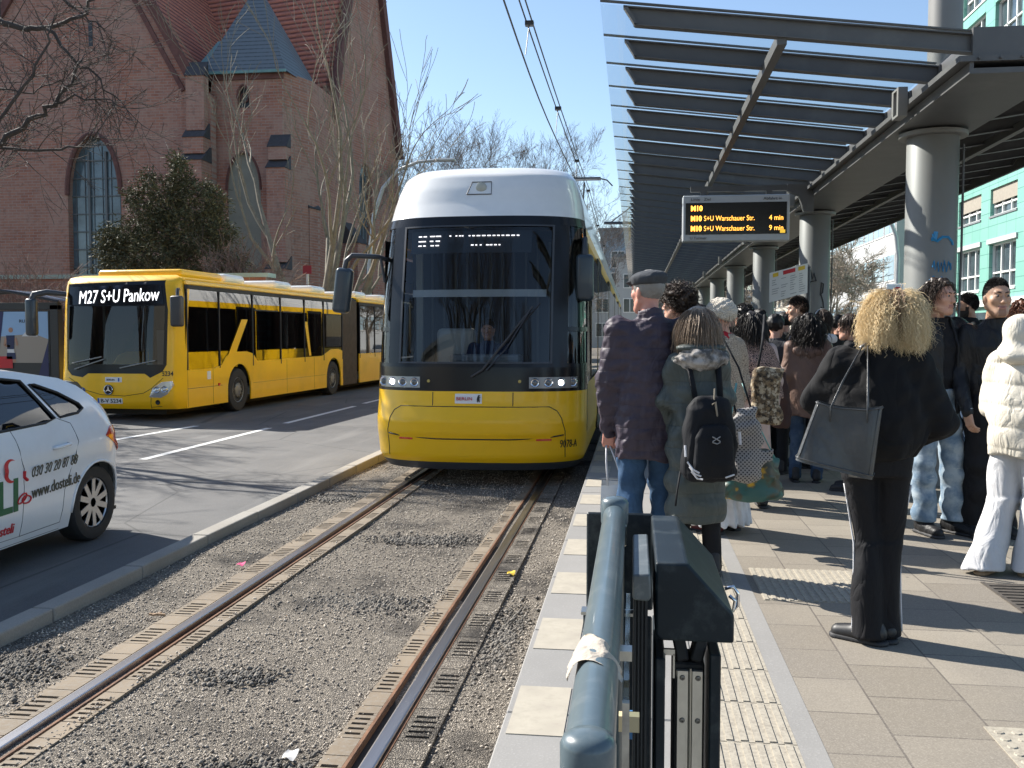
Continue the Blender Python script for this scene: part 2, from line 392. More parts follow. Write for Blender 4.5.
# coarser dark stones heaped where the binder has broken up
cl = [(-1.75, 3.15, .5, .16), (-3.1, 4.25, .22, .25), (-1.7, 5.6, .3, .18), (-1.3, 3.35, .3, .12), (-1.7, 7.4, .35, .15), (-3.0, 9.2, .2, .2), (-.7, 5.0, .1, .5), (-1.9, 4.3, .2, .1)]
XX = []; 
for cx_, cy_, sx_, sy_ in cl: XX.append(np.stack([cx_+RNG.randn(int(2600*sx_*sy_*6)+60)*sx_*.6, cy_+RNG.randn(int(2600*sx_*sy_*6)+60)*sy_*.6], 1))
XX = np.concatenate(XX); XX = XX[(np.abs(XX[:, 0]+2.52) > .22) & (np.abs(XX[:, 0]+1.0) > .22) & (XX[:, 0] > -3.3) & (XX[:, 0] < -.5)]; nn = len(XX); rad = .007+.010*RNG.rand(nn)**2
V = base[None]*rad[:, None, None]*(0.6+.8*RNG.rand(nn, 6, 1))+np.concatenate([XX, (-.026+.006*RNG.rand(nn))[:, None]], 1)[:, None]
F = np.array([(0, 1, 4), (1, 2, 4), (2, 3, 4), (3, 0, 4), (1, 0, 5), (2, 1, 5), (3, 2, 5), (0, 3, 5)])[None]+6*np.arange(nn)[:, None, None]
n = NT('stone_dark'); g = n.n('NewGeometry'); n.col(n.mix(n.rng(g.outputs['Random Per Island'], 0, 1), (.04, .038, .036), (.24, .22, .19))); n.set(rough=.85, spec=.3)
tag(link_mesh('coarse_stones', np_mesh('coarse_stones', V, F), n.m), 'coarse dark stones in broken patches of the track bed', 'stones', kind='stuff')

# rails with slotted side strips
RTOP = mat('polished_rail_head', (.50, .48, .47), .32, metal=1, var=.25, vscale=9, stretch=(1, .05, 1))
RUST = mat('rusty_rail_side', (.16, .075, .035), .8, var=.4, vscale=14, bump=.3, bscale=80, stretch=(1, .3, 1))
GRO = mat('dark_rail_groove', (.02, .016, .012), .8)
n = NT('tan_rail_strip'); a = n.noise(scale=50, detail=4); b = n.noise(n.map((1, .25, 1)), scale=4, detail=4); cc = n.mix(b, (.10, .078, .055), (.30, .235, .16)); cc = n.mix(n.rng(a, .45, .7, 0, .6), cc, (.22, .20, .17)); n.col(cc); n.set(rough=.85); n.bump(a, .25, .005); STRIP = n.m
for x, lb, sd in ((-2.52, 'left grooved tram rail nearest the kerb', 1), (-1.0, 'right grooved tram rail nearest the platform edge', -1)):
    t = empty('tram_rail', (x, -2, 0), 0, lb, 'rail')
    MB().box(-.032, .032, 0, 120, -.07, 0).build('rail_head', RTOP, t, bevel=.008, seg=2)
    g = MB(); q = .032 if sd > 0 else -.032
    g.box(*sorted((q, q+sd*.045)), 0, 120, -.07, -.035); g.build('rail_groove', GRO, t)
    g = MB(); q += sd*.045; g.box(*sorted((q, q+sd*.02)), 0, 120, -.07, -.006); g.box(*sorted((-sd*.032, -sd*.05)), 0, 120, -.07, -.014); g.build('guard_lip', RUST, t, bevel=.004)
    for a0, a1 in ((-.20, -.052) if sd > 0 else (-.20, -.1), (.1, .20) if sd > 0 else (.052, .20)):
        # plates with slots: built as frames around real gaps
        m = MB(); dk = MB(); y = 0.0
        while y < 34:
            m.box(a0, a1, y+.003, y+.16, -.07, -.012)
            for k in range(5):
                yy = y+.17+k*.05; m.box(a0, a1, yy, yy+.028, -.07, -.0135); 
                e = (a1-a0)*.16; m.box(a0, a0+e, yy+.028, yy+.05, -.07, -.0125); m.box(a1-e, a1, yy+.028, yy+.05, -.07, -.0125)
            m.box(a0, a1, y+.42, y+.497, -.07, -.012); dk.box(a0+.01, a1-.01, y+.16, y+.42, -.07, -.032); y += .5
        m.box(a0, a1, 34, 120, -.07, -.012); m.build('slotted_strip', GRV if sd < 0 and a0 > 0 else STRIP, t); dk.build('slot_bottom', GRO, t)

# ================================================================ platform
n = NT('platform_slabs')
br = n.n('TexBrick'); br.offset = .5; br.squash = 1; br.inputs['Scale'].default_value = 1; br.inputs['Brick Width'].default_value = .36; br.inputs['Row Height'].default_value = .365; br.inputs['Mortar Size'].default_value = .0045; br.inputs['Mortar Smooth'].default_value = .2; br.inputs['Bias'].default_value = 0
br.inputs[1].default_value = (.185, .162, .13, 1); br.inputs[2].default_value = (.265, .235, .19, 1); br.inputs[3].default_value = (.11, .095, .08, 1)
n.l(n.map(rot=(0, 0, PI/2), loc=(0, -.19, 0)), br.inputs[0]); a = n.noise(scale=170, detail=2); b = n.noise(scale=1.3, detail=5)
cc = n.mix(n.rng(b, .42, .62, 0, .6), br.outputs[0], (.185, .165, .14)); cc = n.mix(n.rng(a, .5, .75, 0, .4), cc, (.42, .38, .32)); cc = n.mix(n.rng(a, .25, .42, .45, 0), cc, (.12, .1, .085)); n.col(cc); n.set(rough=.8, spec=.3); gum = n.n('TexVoronoi'); gum.inputs['Scale'].default_value = 3.1; n.l(n.map(), gum.inputs['Vector']); gs = n.n('SeparateColor'); n.l(gum.outputs['Color'], gs.inputs[0]); cc = n.mix(n.math('MULTIPLY', n.rng(gum.outputs['Distance'], .035, .055, .75, 0), n.math('GREATER_THAN', gs.outputs[0], .45)), cc, (.07, .065, .06)); n.col(cc); n.bump(n.math('ADD', n.math('MULTIPLY', a, .3), n.math('MULTIPLY', br.outputs['Fac'], -1)), .4, .006); SLAB = n.m
MB().box(.66, 7.4, -3, 120, -.08, .22).build('platform', SLAB)['kind'] = 'structure'
n = NT('edge_concrete'); a = n.noise(scale=110, detail=3); b = n.noise(scale=2.2, detail=5); cc = n.mix(b, (.19, .185, .175), (.28, .27, .255)); cc = n.mix(n.rng(a, .55, .8, 0, .4), cc, (.42, .41, .39)); n.col(cc); n.set(rough=.8); n.bump(a, .2, .005); EDGC = n.m
mb = MB(); y = -2.55
while y < 60: mb.box(-.47, .262, y, y+.992, -.08, .22); y += 1.0
mb.box(-.47, .262, 60, 120, -.08, .22); mb.build('platform_edge', EDGC, bevel=.006)['kind'] = 'structure'
WHS = mat('white_edge_stone', (.37, .335, .27), .75, var=.12, vscale=18, dirt=(.27, .24, .2), dscale=9, damt=.7)
mb = MB(); y = -2.3
Y0 = 3.42-.0
for k in range(-6, 70): yy = 3.25+.92*k; mb.box(-.445, -.24, yy, yy+.46, .2, .2235)
mb.build('platform_edge_blocks', WHS)['kind'] = 'structure'
# tactile strip of ribbed tiles + grey band
n = NT('tactile_white'); a = n.noise(scale=60, detail=4); cc = n.mix(n.rng(a, .42, .7, 0, .8), (.36, .325, .26), (.21, .185, .15)); n.col(cc); n.set(rough=.75); n.bump(a, .2, .004); TAC = n.m
mb = MB()
def ribs(mb, x0, x1, y0, y1, z=.222, k=6):
    mb.box(x0, x1, y0, y1, .1, z); w = (x1-x0)/k
    for i in range(k): mb.box(x0+w*(i+.12), x0+w*(i+.62), y0+.006, y1-.006, z-.002, z+.0045)
y = 1.11
while y < 40: ribs(mb, .274, .57, y, y+.357); y += .363
mb.box(.274, .57, y, 100, .1, .224); mb.build('tactile_strip', TAC)['kind'] = 'structure'
MB().box(.262, .274, -3, 100, -.05, .219).box(.57, .66, -3, 100, -.05, .2215).build('grey_band', EDGC)['kind'] = 'structure'
mb = MB()
ribs(mb, .70, 1.30, 5.1, 5.8, .2225, 14); mb.build('tactile_field', TAC)['kind'] = 'structure'
mb = MB()
for i in range(9):
    for j in range(9): mb.lathe([(.018, 0), (.015, .004), (.0, .0045)], (1.30+i*.06, 3.00+j*.06, .224), 8)
mb.box(1.265, 1.83, 2.6, 3.53, .1, .224); mb.build('tactile_studs', TAC)['kind'] = 'structure'
# drain grate
t = empty('drain_grate', (2.0, 4.88, .2235), 0, 'slotted dark iron drain grate in the slabs at the right edge', 'drain')
IRON = mat('cast_iron', (.07, .06, .05), .7, var=.3, vscale=20)
m = MB()
for i in range(12): m.box(0, .55, i*.062, i*.062+.03, -.02, .002)
m.box(-.02, 0, -.01, .75, -.02, .003); m.box(.55, .57, -.01, .75, -.02, .003); m.build('grating', IRON, t)
MB().box(0, .55, 0, .74, -.03, -.002).build('pit', GRO, t)
# right-hand street beyond the platform
MB().box(7.4, 7.55, -3, 120, -.1, .1).build('kerb', KERB)['kind'] = 'structure'
MB().box(7.55, 15.5, -40, 300, -.085, -.05).build('road', ASPH)['kind'] = 'structure'
MB().box(15.5, 19.2, -40, 200, -.088, .08).build('pavement', SIDEW)['kind'] = 'structure'
# small litter on the gravel
m = MB(); m.box(-.05, .05, -.006, .006, 0, .012); m.M = Matrix.Rotation(1.1, 4, 'Z'); m.box(-.03, .03, -.005, .005, .004, .014)
tag(m.build('broken_stick', mat('dry_wood', (.3, .2, .12), .8), loc=(-2.78, 5.15, -.012)), 'small broken stick lying on gravel left of the left rail', 'stick')
for (x_, y_, c_, nm_, lb_, ct_) in ((-.83, 6.35, (.55, .38, .03), 'fallen_leaf', 'small yellow leaf lying right of the right rail', 'leaf'), (-2.78, 6.35, (.6, .08, .2), 'paper_scrap', 'tiny pink paper scrap left of the left rail', 'litter'), (-1.32, 3.45, (.6, .58, .55), 'paper_scrap', 'crumpled whitish scrap on the gravel near the bottom between the rails', 'litter')):
    m = MB(); m.patch(lambda u, v, o: Vector(((u-.5)*.06*(1-.5*abs(v-.5)), (v-.5)*.07, .012+.008*math.sin(5*u)*math.cos(4*v)+.006*v)), 0, 1, 0, 1, 5, 5)
    tag(m.build(nm_, mat(nm_+'_'+ct_+str(len(MATS)), c_, .8), loc=(x_, y_, -.01), smooth=180), lb_, ct_)
m = MB(); m.sphere((0, 0, 0), (.03, .028, .022), 7); tag(m.build('loose_stone', mat('pale_stone', (.4, .37, .32), .8, var=.2), loc=(-.83, 3.15, .0)), 'single larger pale stone beside the right rail', 'stone')
# ================================================================ TRAM
TC = -1.72; TY = 9.95
T = empty('tram', (TC, TY, 0), 0, 'yellow and white low-floor tram with black windscreen frame arriving at the platform', 'tram')
TG = glass('tram_glass', (.55, .58, .59), .9, .01, 1.42, .02)
SG = glass('side_glass', (.12, .14, .15), .9, .015, 1.55, .08)
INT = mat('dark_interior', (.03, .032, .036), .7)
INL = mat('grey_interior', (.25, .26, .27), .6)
_P = [(.16, 1.10, .13), (.28, 1.17, .05), (.32, 1.185, .035), (.52, 1.20, .01), (.535, 1.20, .015), (.55, 1.20, -.012), (.70, 1.20, -.03), (.72, 1.20, -.028), (.90, 1.20, .04), (1.03, 1.20, .055), (1.27, 1.20, .07), (2.0, 1.195, .20), (2.84, 1.16, .40), (2.96, 1.14, .43), (3.12, 1.12, .53), (3.30, 1.08, .62), (3.46, 1.03, .72), (3.56, .96, .88), (3.61, .86, 1.15), (3.62, .6, 1.7)]
def tf(s, z, off=0):
    hw, yn = interp(z, _P); a = min(1, abs(s))*PI/2; sg = 1 if s >= 0 else -1
    n_ = 2.7; D = .72
    def pt(a):
        return hw*math.sin(a)**(2/n_), yn+D*(1-max(0, math.cos(a))**(2/n_))
    x, y = pt(a)
    if off:
        x2, y2 = pt(min(PI/2, a+.02)); x1, y1 = pt(max(0, a-.02)); t = Vector((x2-x1, y2-y1, 0)).normalized(); nx, ny = t.y, -t.x
        x += nx*off; y += ny*off
    return Vector((sg*x, y, z))
def sx(x, z=1.6):   # arc parameter for a lateral position x
    hw, _ = interp(z, _P); return (1 if x >= 0 else -1)*math.asin(min(1, abs(x)/hw)**(2.7/2))/(PI/2)
def tp(x, z, off=0): return tf(sx(x, z), z, off)
LEN = 30.0
def sidefn(sg, z):
    hw, yn = interp(z, _P); return sg*hw, yn+.72
# lower skirt, yellow front, black band
MB().patch(tf, -1, 1, .17, .255, 40, 3).build('skirt', DGR, T, smooth=60)
MB().patch(tf, -1, 1, .255, 1.03, 56, 24).build('front_panel', YEL, T, smooth=40)
MB().patch(tf, -1, 1, 1.03, 1.29, 40, 4).build('headlight_band', BLK, T, smooth=60)
# grooves of the hood flap
m = MB()
def onf(pts, off=.002, k=10):
    Q = []
    for (x0, z0), (x1, z1) in zip(pts, pts[1:]):
        for i in range(k): t = i/k; Q.append(tp(x0+(x1-x0)*t, z0+(z1-z0)*t, off))
    Q.append(tp(*pts[-1], off)); return Q
def groove(pts, r=.005, k=10): m.tube(onf(pts, 0, k), r, 5)
groove([(-.98, .31), (-.985, .60), (-.95, .74), (-.90, .82), (-.82, .865), (.82, .865), (.90, .82), (.95, .74), (.985, .60), (.98, .31)])
groove([(-.97, .56), (-.8, .535), (-.4, .515), (.4, .515), (.8, .535), (.97, .56)], .008)
groove([(-.45, .875), (-.45, 1.02)]); groove([(.43, .875), (.43, 1.02)])
for s in (-1, 1): m.tube([tf(s*.955, z, 0) for z in (.3, .6, .9, 1.03)], .004, 5)
m.build('panel_gap', TXK, T, smooth=180)
for s in (-1, 1):
    m = MB(); a = sx(s*.84, .5); b = sx(s*.68, .5)
    m.patch(lambda u, v, o: tf(u, v, .006+o), a, b, .50, .535, 4, 1, th=.006, flip=s > 0); m.build('reflector', mat('red_reflector', (.6, .02, .01), .25), T)
# headlight clusters
LENS = glass('lamp_lens', (.85, .88, .9), .9, .02, 1.5, .05)
CHR = mat('chrome', (.75, .76, .78), .12, metal=1)
for s in (-1, 1):
    h = MB().patch(lambda u, v, o: tf(u, v, .006+o), sx(s*.60, 1.15), sx(s*1.10, 1.15), 1.065, 1.185, 12, 2, th=.01, flip=s < 0).build('headlight', mat('lamp_reflector', (.30, .31, .32), .3, metal=.6), T, smooth=60)
    for i, x in enumerate((.66, .80, .93, 1.05)):
        p = tp(s*x, 1.125, .012); lit = (s > 0 and i == 2-1+0) or (s < 0 and i in (2,))
        m = MB(); m.lathe([(.052, .012), (.05, -.004), (.044, -.012), (.036, -.006)], (0, 0, 0), 20, 'y'); m.build('lamp_ring', CHR, h, smooth=40, loc=p)
        m = MB(); m.sphere((0, 0, 0), (.036, .016, .036), 14)
        m.build('lamp', mat('lit_lamp', (.9, .9, .9), .2, emis=(1, .96, .9), estr=2.2) if (s > 0 and i == 2) or (s < 0 and i == 2) else mat('unlit_lamp', (.16, .17, .18), .08, metal=.5), h, smooth=180, loc=p+Vector((0, .0, 0)))
    for xx in (s*.50,):
        MB().lathe([(.018, .01), (.016, -.008), (.001, -.01)], tuple(tp(xx, 1.14, .004)), 12, 'y').build('marker_lamp', mat('marker_amber', (.55, .42, .12), .3), T)
    MB().patch(lambda u, v, o: tf(u, v, .008+o), s*.93, s*.985, 1.09, 1.17, 3, 1, th=.008, flip=s < 0).build('turn_signal', mat('pale_orange_lens', (.75, .6, .45), .3), T)
# black frame round the windscreen and corner glazing
W0, W1, ZB, ZT = -.86, .84, 1.33, 2.86
fr = MB()
def fpatch(x0, x1, z0, z1, nz=8):
    fr.patch(lambda u, v, o: tp(u, v, o), x0, x1, z0, z1, max(2, int(abs(x1-x0)/.05)), nz, th=.02)
fr.patch(lambda u, v, o: tf(u, v, o), -1, 1, 1.29, ZB, 40, 2, th=.02); fr.patch(lambda u, v, o: tf(u, v, o), -1, 1, ZT, 2.96, 40, 3, th=.02)
for a, b in ((-1.0, W0), (W1, 1.0)): fpatch(a, b, ZB, ZT, 12)
fr.patch(lambda u, v, o: tf(u, v, o), -1, -.95, ZB, ZT, 3, 12, th=.02); fr.patch(lambda u, v, o: tf(u, v, o), .95, 1, ZB, ZT, 3, 12, th=.02)
for s in (-1, 1): fr.patch(lambda u, v, o: tf(u, v, o), s*sx(1.0), s*.95, 1.68, 1.73, 4, 1, th=.02, flip=s < 0)
fr.build('windscreen_frame', BLK, T, smooth=40)
ws = MB(); ws.patch(lambda u, v, o: tp(u, v, -.012+o), W0-.01, W1+.01, ZB-.01, ZT+.01, 30, 20); WSO = ws.build('windscreen', TG, T, smooth=180)
m = MB()
for a, b, c, d in ((W0, W1, ZB, ZB+.018), (W0, W1, ZT-.018, ZT), (W0, W0+.022, ZB, ZT), (W1-.022, W1, ZB, ZT)): m.patch(lambda u, v, o: tp(u, v, .004+o), a, b, c, d, 16, 10, th=.006)
m.build('windscreen_seal', DGR, T, smooth=40)
for s in (-1, 1):
    for z0, z1 in ((ZB, 1.68), (1.73, ZT)):
        MB().patch(lambda u, v, o: tf(u, v, -.012+o), s*sx(1.0), s*.95, z0, z1, 6, 8, flip=s < 0).build('corner_window', TG, T, smooth=180)
MB().patch(tf, -1, 1, 2.96, 3.62, 56, 24).add([tf(-1+2*i/56, 3.62) for i in range(57)]+[Vector((.55, 3.0, 3.64)), Vector((-.55, 3.0, 3.64))], [tuple(range(59))]).build('roof_front', WHT, T, smooth=60)
# rear-going body
b = MB()
for sg in (-1, 1):
    zs = [2.90, 3.0, 3.12, 3.3, 3.44, 3.54, 3.60, 3.62]; vs = []
    for z in zs:
        x, y = sidefn(sg, z); vs += [(x, y, z), (x, LEN, z)]
    k = len(zs); b.add(vs, [((2*i, 2*i+1, 2*i+3, 2*i+2) if sg > 0 else (2*i+2, 2*i+3, 2*i+1, 2*i)) for i in range(k-1)])
b.quad((-.55, 2.52, 3.62), (.55, 2.52, 3.62), (.55, LEN, 3.62), (-.55, LEN, 3.62)); b.build('roof', WHT, T, smooth=50)
m = MB()
for y0, y1 in ((3.6, 6.4), (7.4, 9.4), (11, 15), (16.5, 19)): m.box(-.7, .7, y0, y1, 3.4, 3.70)
m.build('roof_equipment', LIGHTG, T, bevel=.06, seg=2)
low = MB(); band = MB(); dk = MB()
for sg in (-1, 1):
    y0 = .72; q = 1 if sg > 0 else -1
    def wall(mb, z0, z1, ya, yb, off=0.0):
        xa, _ = sidefn(sg, z0); xb, _ = sidefn(sg, z1); a = (xa+q*off, ya, z0); c = (xb+q*off, yb, z1); pts = [(xa+q*off, ya, z0), (xa+q*off, yb, z0), (xb+q*off, yb, z1), (xb+q*off, ya, z1)]
        if sg < 0: pts.reverse()
        mb.add(pts, [(0, 1, 2, 3)])
    wall(low, .52, 1.10, .74, LEN); wall(low, .28, .52, .76, LEN); wall(dk, .16, .28, .84, LEN)
    wall(low, 2.74, 2.90, 1.2, LEN)
    # windows, doors and pillars
    y = 1.5; i = 0; ys = []
    wall(band, 1.10, 2.74, .8, 1.5)
    while y < LEN-2:
        if i % 3 == 1:   # double door with yellow posts
            for yy in (y, y+1.42):
                wall(low, .28, 2.74, yy-.06, yy+.06, .004)
            d = MB(); q2 = q
            x0 = sg*1.197
            d.box(x0-.012, x0+.012, y+.06, y+1.36, .32, 2.72)
            dd = d.build('door', BLK, T)
            g = MB()
            for a_, b_ in ((y+.12, y+.67), (y+.75, y+1.30)): g.box(*sorted((x0+sg*.008, x0+sg*.018)), a_, b_, .5, 2.6)
            g.build('door_glass', SG, dd)
            y += 1.5
        else:
            L = 1.9 if i % 3 == 0 else 2.3
            wall(low, 2.62, 2.74, y, y+L, .002)
            g = MB(); x0 = sg*1.196; g.box(*sorted((x0, x0+sg*.012)), y+.08, y+L-.04, 1.14, 2.6); g.build('side_window', SG, T)
            wall(band, 1.10, 2.62, y, y+.08, .012); wall(band, 1.10, 2.62, y+L-.04, y+L, .012)
            if i % 6 == 0: wall(low, 1.1, 2.74, y+L-.02, y+L+.05, .016)
            y += L
        i += 1
low.build('side_panel', YEL, T); band.build('window_pillar', BLK, T); dk.build('side_skirt', DGR, T)
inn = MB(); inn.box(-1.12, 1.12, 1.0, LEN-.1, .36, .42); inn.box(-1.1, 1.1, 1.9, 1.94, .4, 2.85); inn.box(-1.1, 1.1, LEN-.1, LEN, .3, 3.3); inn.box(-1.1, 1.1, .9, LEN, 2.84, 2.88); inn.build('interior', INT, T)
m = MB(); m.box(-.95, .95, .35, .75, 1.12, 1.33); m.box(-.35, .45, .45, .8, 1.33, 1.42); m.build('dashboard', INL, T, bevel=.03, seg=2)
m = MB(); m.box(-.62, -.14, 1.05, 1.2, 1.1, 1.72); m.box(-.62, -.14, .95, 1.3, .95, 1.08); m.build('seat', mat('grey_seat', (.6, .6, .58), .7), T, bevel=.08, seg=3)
m = MB()
for i in range(14): m.box(-1.0+i*.15, -.97+i*.15, 1.86, 1.9, .9, 2.8)
m.build('cab_partition', mat('grey_strip', (.12, .13, .13), .5), T)
MB().patch(lambda u, v, o: tp(u, v, -.05+o), -.75, .78, 2.06, 2.14, 16, 1, th=.01).build('sun_blind', mat('blind_grey', (.45, .48, .5), .6), T)
for s in (-1, 1):
    m = MB(); m.box(s*.9-.04, s*.9+.04, 1.4, 1.45, .9, 2.8); m.build('cab_post', mat('cream_post', (.5, .5, .46), .5), T)
# lit destination display behind the glass: rows of short dashes as the camera caught them
m = MB()
def dash(x0, x1, z): m.patch(lambda u, v, o: tp(u, v, -.03+o), x0, x1, z, z+.012, 1, 1, th=.004)
for z, L in ((2.735, [(-.70, -.66), (-.64, -.60), (-.56, -.50), (-.49, -.43), (-.33, -.31), (-.26, -.24), (-.22, -.20), (-.19, -.17), (-.11, -.09), (-.07, -.04), (-.02, .02), (.04, .08), (.10, .14), (.16, .19), (.21, .24), (.26, .29), (.31, .35), (.37, .41), (.43, .46)]), (2.68, [(-.70, -.61), (-.56, -.52), (-.49, -.44)]), (2.63, [(-.70, -.66), (-.64, -.61), (-.55, -.51), (-.49, -.45), (-.08, -.05), (-.03, -.01), (.02, .04), (.09, .12), (.13, .16), (.18, .21), (.23, .25)])):
    for a_, b_ in L: dash(a_, b_, z)
m.build('destination_display', mat('display_dots', (1, .95, .95), .5, emis=(1, .93, .95), estr=1.5), T)
MB().patch(lambda u, v, o: tp(u, v, -.045+o), -.8, .6, 2.55, 2.80, 12, 2, th=.02).build('display_case', mat('display_case_dark', (.02, .023, .028), .5), T)
# lettering
MB().patch(lambda u, v, o: tp(u, v, .006+o), -.20, .095, .90, 1.005, 6, 2, th=.006).build('badge', mat('white_badge', (.8, .8, .8), .4), T)
text('BERLIN', .052, TXR, T, frame(tp(-.185, .935, .012), (1, 0, 0), (0, -.1, 1)), width=.17)
m = MB(); m.M = Matrix.Translation(tp(.055, .955, .012)) @ Matrix.Rotation(PI/2, 4, 'X')
bear = [(-.012, -.04), (-.002, -.04), (0, -.018), (.008, -.04), (.018, -.04), (.016, -.012), (.014, .004), (.026, .010), (.024, .016), (.012, .014), (.014, .024), (.024, .026), (.02, .034), (.008, .04), (.0, .034), (-.008, .015), (-.014, -.01)]
m.prism([(x, y, 0) for x, y in bear], (0, 0, .003)); m.build('bear_emblem', TXK, T)
p = tf(.86, .43, .004); q_ = tf(.93, .43, .004)
text('9078-A', .12, TXK, T, None, bend=lambda c: np.array(tf(.50+c[0]/.30*.20, .42+c[1], .005+c[2])), width=.30)
# wiper
m = MB(); A = tp(.10, 1.26, .05); B = tp(.62, 1.95, .045)
m.tube([A, tp(.3, 1.52, .055), B], .012, 6); m.tube([tp(.15, 1.26, .05), tp(.36, 1.50, .06), tp(.60, 1.92, .05)], .009, 6); m.tube([tp(-.02, 1.19, .04), A], .013, 6)
m.tube([tp(.12, 1.30, .03), tp(.40, 1.62, .03), tp(.70, 1.99, .03)], .010, 5); m.build('wiper', mat('wiper_black', (.03, .03, .035), .4), T, smooth=60)
# lamp on the roof front
m = MB(); pp = tp(.0, 3.30, .004)
m.tube([tp(-.16, 3.22, .006), tp(-.11, 3.37, .006), tp(.11, 3.37, .006), tp(.12, 3.22, .006), tp(-.16, 3.22, .006)], .006, 5); m.build('lamp_surround', DGR, T)
m = MB(); m.lathe([(.062, .03), (.06, -.01), (.045, -.02), (.001, -.022)], tuple(pp), 20, 'y'); m.build('top_lamp', mat('lamp_grey_glass', (.42, .43, .38), .15), T, smooth=50)
# mirrors
for s in (-1, 1):
    m = MB()
    if s < 0:
        a0 = tf(-.9, 2.52, .0); m.tube([a0, a0+Vector((-.05, -.18, .02)), a0+Vector((-.33, -.3, .03)), a0+Vector((-.40, -.3, -.03)), a0+Vector((-.42, -.3, -.12))], [.028, .028, .03, .03, .028], 8)
        m.tube([tf(-.8, 2.25, 0), a0+Vector((-.02, -.2, 0))], .018, 6); ar = m.build('mirror_arm', DGR, T, smooth=60)
        c = a0+Vector((-.44, -.3, -.36))
    else:
        a0 = tf(.84, 2.72, .0); m.tube([a0, a0+Vector((.03, -.15, .0)), a0+Vector((.03, -.2, -.12)), a0+Vector((.03, -.2, -.2))], [.025, .028, .035, .04], 8); ar = m.build('mirror_arm', DGR, T, smooth=60)
        c = a0+Vector((.03, -.2, -.43))
    m = MB(); m.M = Matrix.Translation(c) @ Matrix.Rotation(.12 if s < 0 else 0, 4, 'Y'); m.box(-.10, .10, -.07, .07, -.27, .25); m.build('mirror', mat('mirror_housing', (.03, .045, .06), .35, coat=.2), T, bevel=.05, seg=4, smooth=180)
# antenna, pantograph
m = MB(); m.lathe([(.065, 0), (.065, .14), (.055, .16), (.001, .165)], (-.18, 2.3, 3.62), 14); m.build('antenna', mat('antenna_grey', (.45, .45, .42), .6), T, smooth=60)
pt = MB(); py = 13.0
pt.tube([(-.6, py+1.4, 3.65), (.0, py+.2, 4.5), (.0, py, 5.38)], .03, 6); pt.beam((-.9, py, 5.40), (.9, py, 5.40), .3, .04)
for s in (-1, 1): pt.tube([(s*.9, py, 5.40), (s*1.05, py, 5.36), (s*1.18, py, 5.22)], .018, 6); pt.tube([(s*.3, py+1.4, 3.65), (s*.5, py+.1, 5.33)], .022, 6)
pt.build('pantograph', DGR, T)
# bogie / underframe and dark end wall to block light
m = MB(); m.box(-1.0, 1.0, .9, LEN, .2, .36)
for y in (2.6, 4.4, 12, 13.8, 20, 21.8):
    for s in (-1, 1): m.lathe([(.3, -.06), (.3, .06)], (s*.76, y, .3), 20, 'x')
m.build('underframe', mat('underframe_black', (.02, .018, .016), .8), T)

# ================================================================ vehicle wheel
TYRE = mat('tyre', (.022, .022, .023), .75, var=.2, vscale=30)
RIMA = mat('alloy_silver', (.50, .50, .51), .35, metal=.8)
RIMD = mat('dark_hub', (.06, .06, .065), .5)
def wheel(parent, c, r, w, side, spokes=5, style='alloy', rr=.66):
    """side=+1 outer face towards +x in local frame"""
    m = MB(); rim = r*rr
    prof = [(rim, -w/2), (r*.93, -w/2), (r*.985, -w/2+.02), (r, -w/2+.045), (r, w/2-.045), (r*.985, w/2-.02), (r*.94, w/2), (r*.8, w/2+.006), (rim*1.02, w/2-.005), (rim, w/2-.02)]
    m.lathe([(a, b*side) for a, b in prof], (0, 0, 0), 40, 'x'); wt = m.build('wheel', TYRE, parent, smooth=35, loc=c)
    m = MB(); x = (w/2-.02)*side
    m.lathe([(rim, x), (rim*.97, x+.008*side), (rim*.93, x), (rim*.92, x-.06*side)], (0, 0, 0), 36, 'x')
    if style == 'alloy':
        for k in range(spokes):
            for d in (-1, 1):
                a = 2*PI*k/spokes+d*.20; a2 = 2*PI*k/spokes+d*.30; c0 = Vector((x-.012*side, math.cos(a)*r*.12, math.sin(a)*r*.12)); c1 = Vector((x-.004*side, math.cos(a2)*rim*.95, math.sin(a2)*rim*.95)); m.beam(c0, c1, .046, .03, up=(1, 0, 0))
        m.lathe([(.001, x), (.035, x), (.05, x-.01*side), (.06, x-.03*side)], (0, 0, 0), 16, 'x')
        m.build('rim', RIMA, wt, smooth=40); MB().lathe([(rim*.9, x-.06*side), (.001, x-.06*side)], (0, 0, 0), 24, 'x').build('brake_disc', RIMD, wt)
    else:
        m.lathe([(rim*.92, x-.04*side), (rim*.7, x-.06*side), (rim*.55, x-.0*side), (rim*.35, x+.02*side), (.001, x+.025*side)], (0, 0, 0), 24, 'x')
        for k in range(10):
            a = 2*PI*k/10; m.lathe([(.02, x-.01*side), (.02, x+.02*side), (.001, x+.022*side)], (0, math.cos(a)*rim*.5, math.sin(a)*rim*.5), 8, 'x')
        m.build('rim', mat('bus_rim_grey', (.25, .25, .24), .5, metal=.4), wt, smooth=40)
    return wt
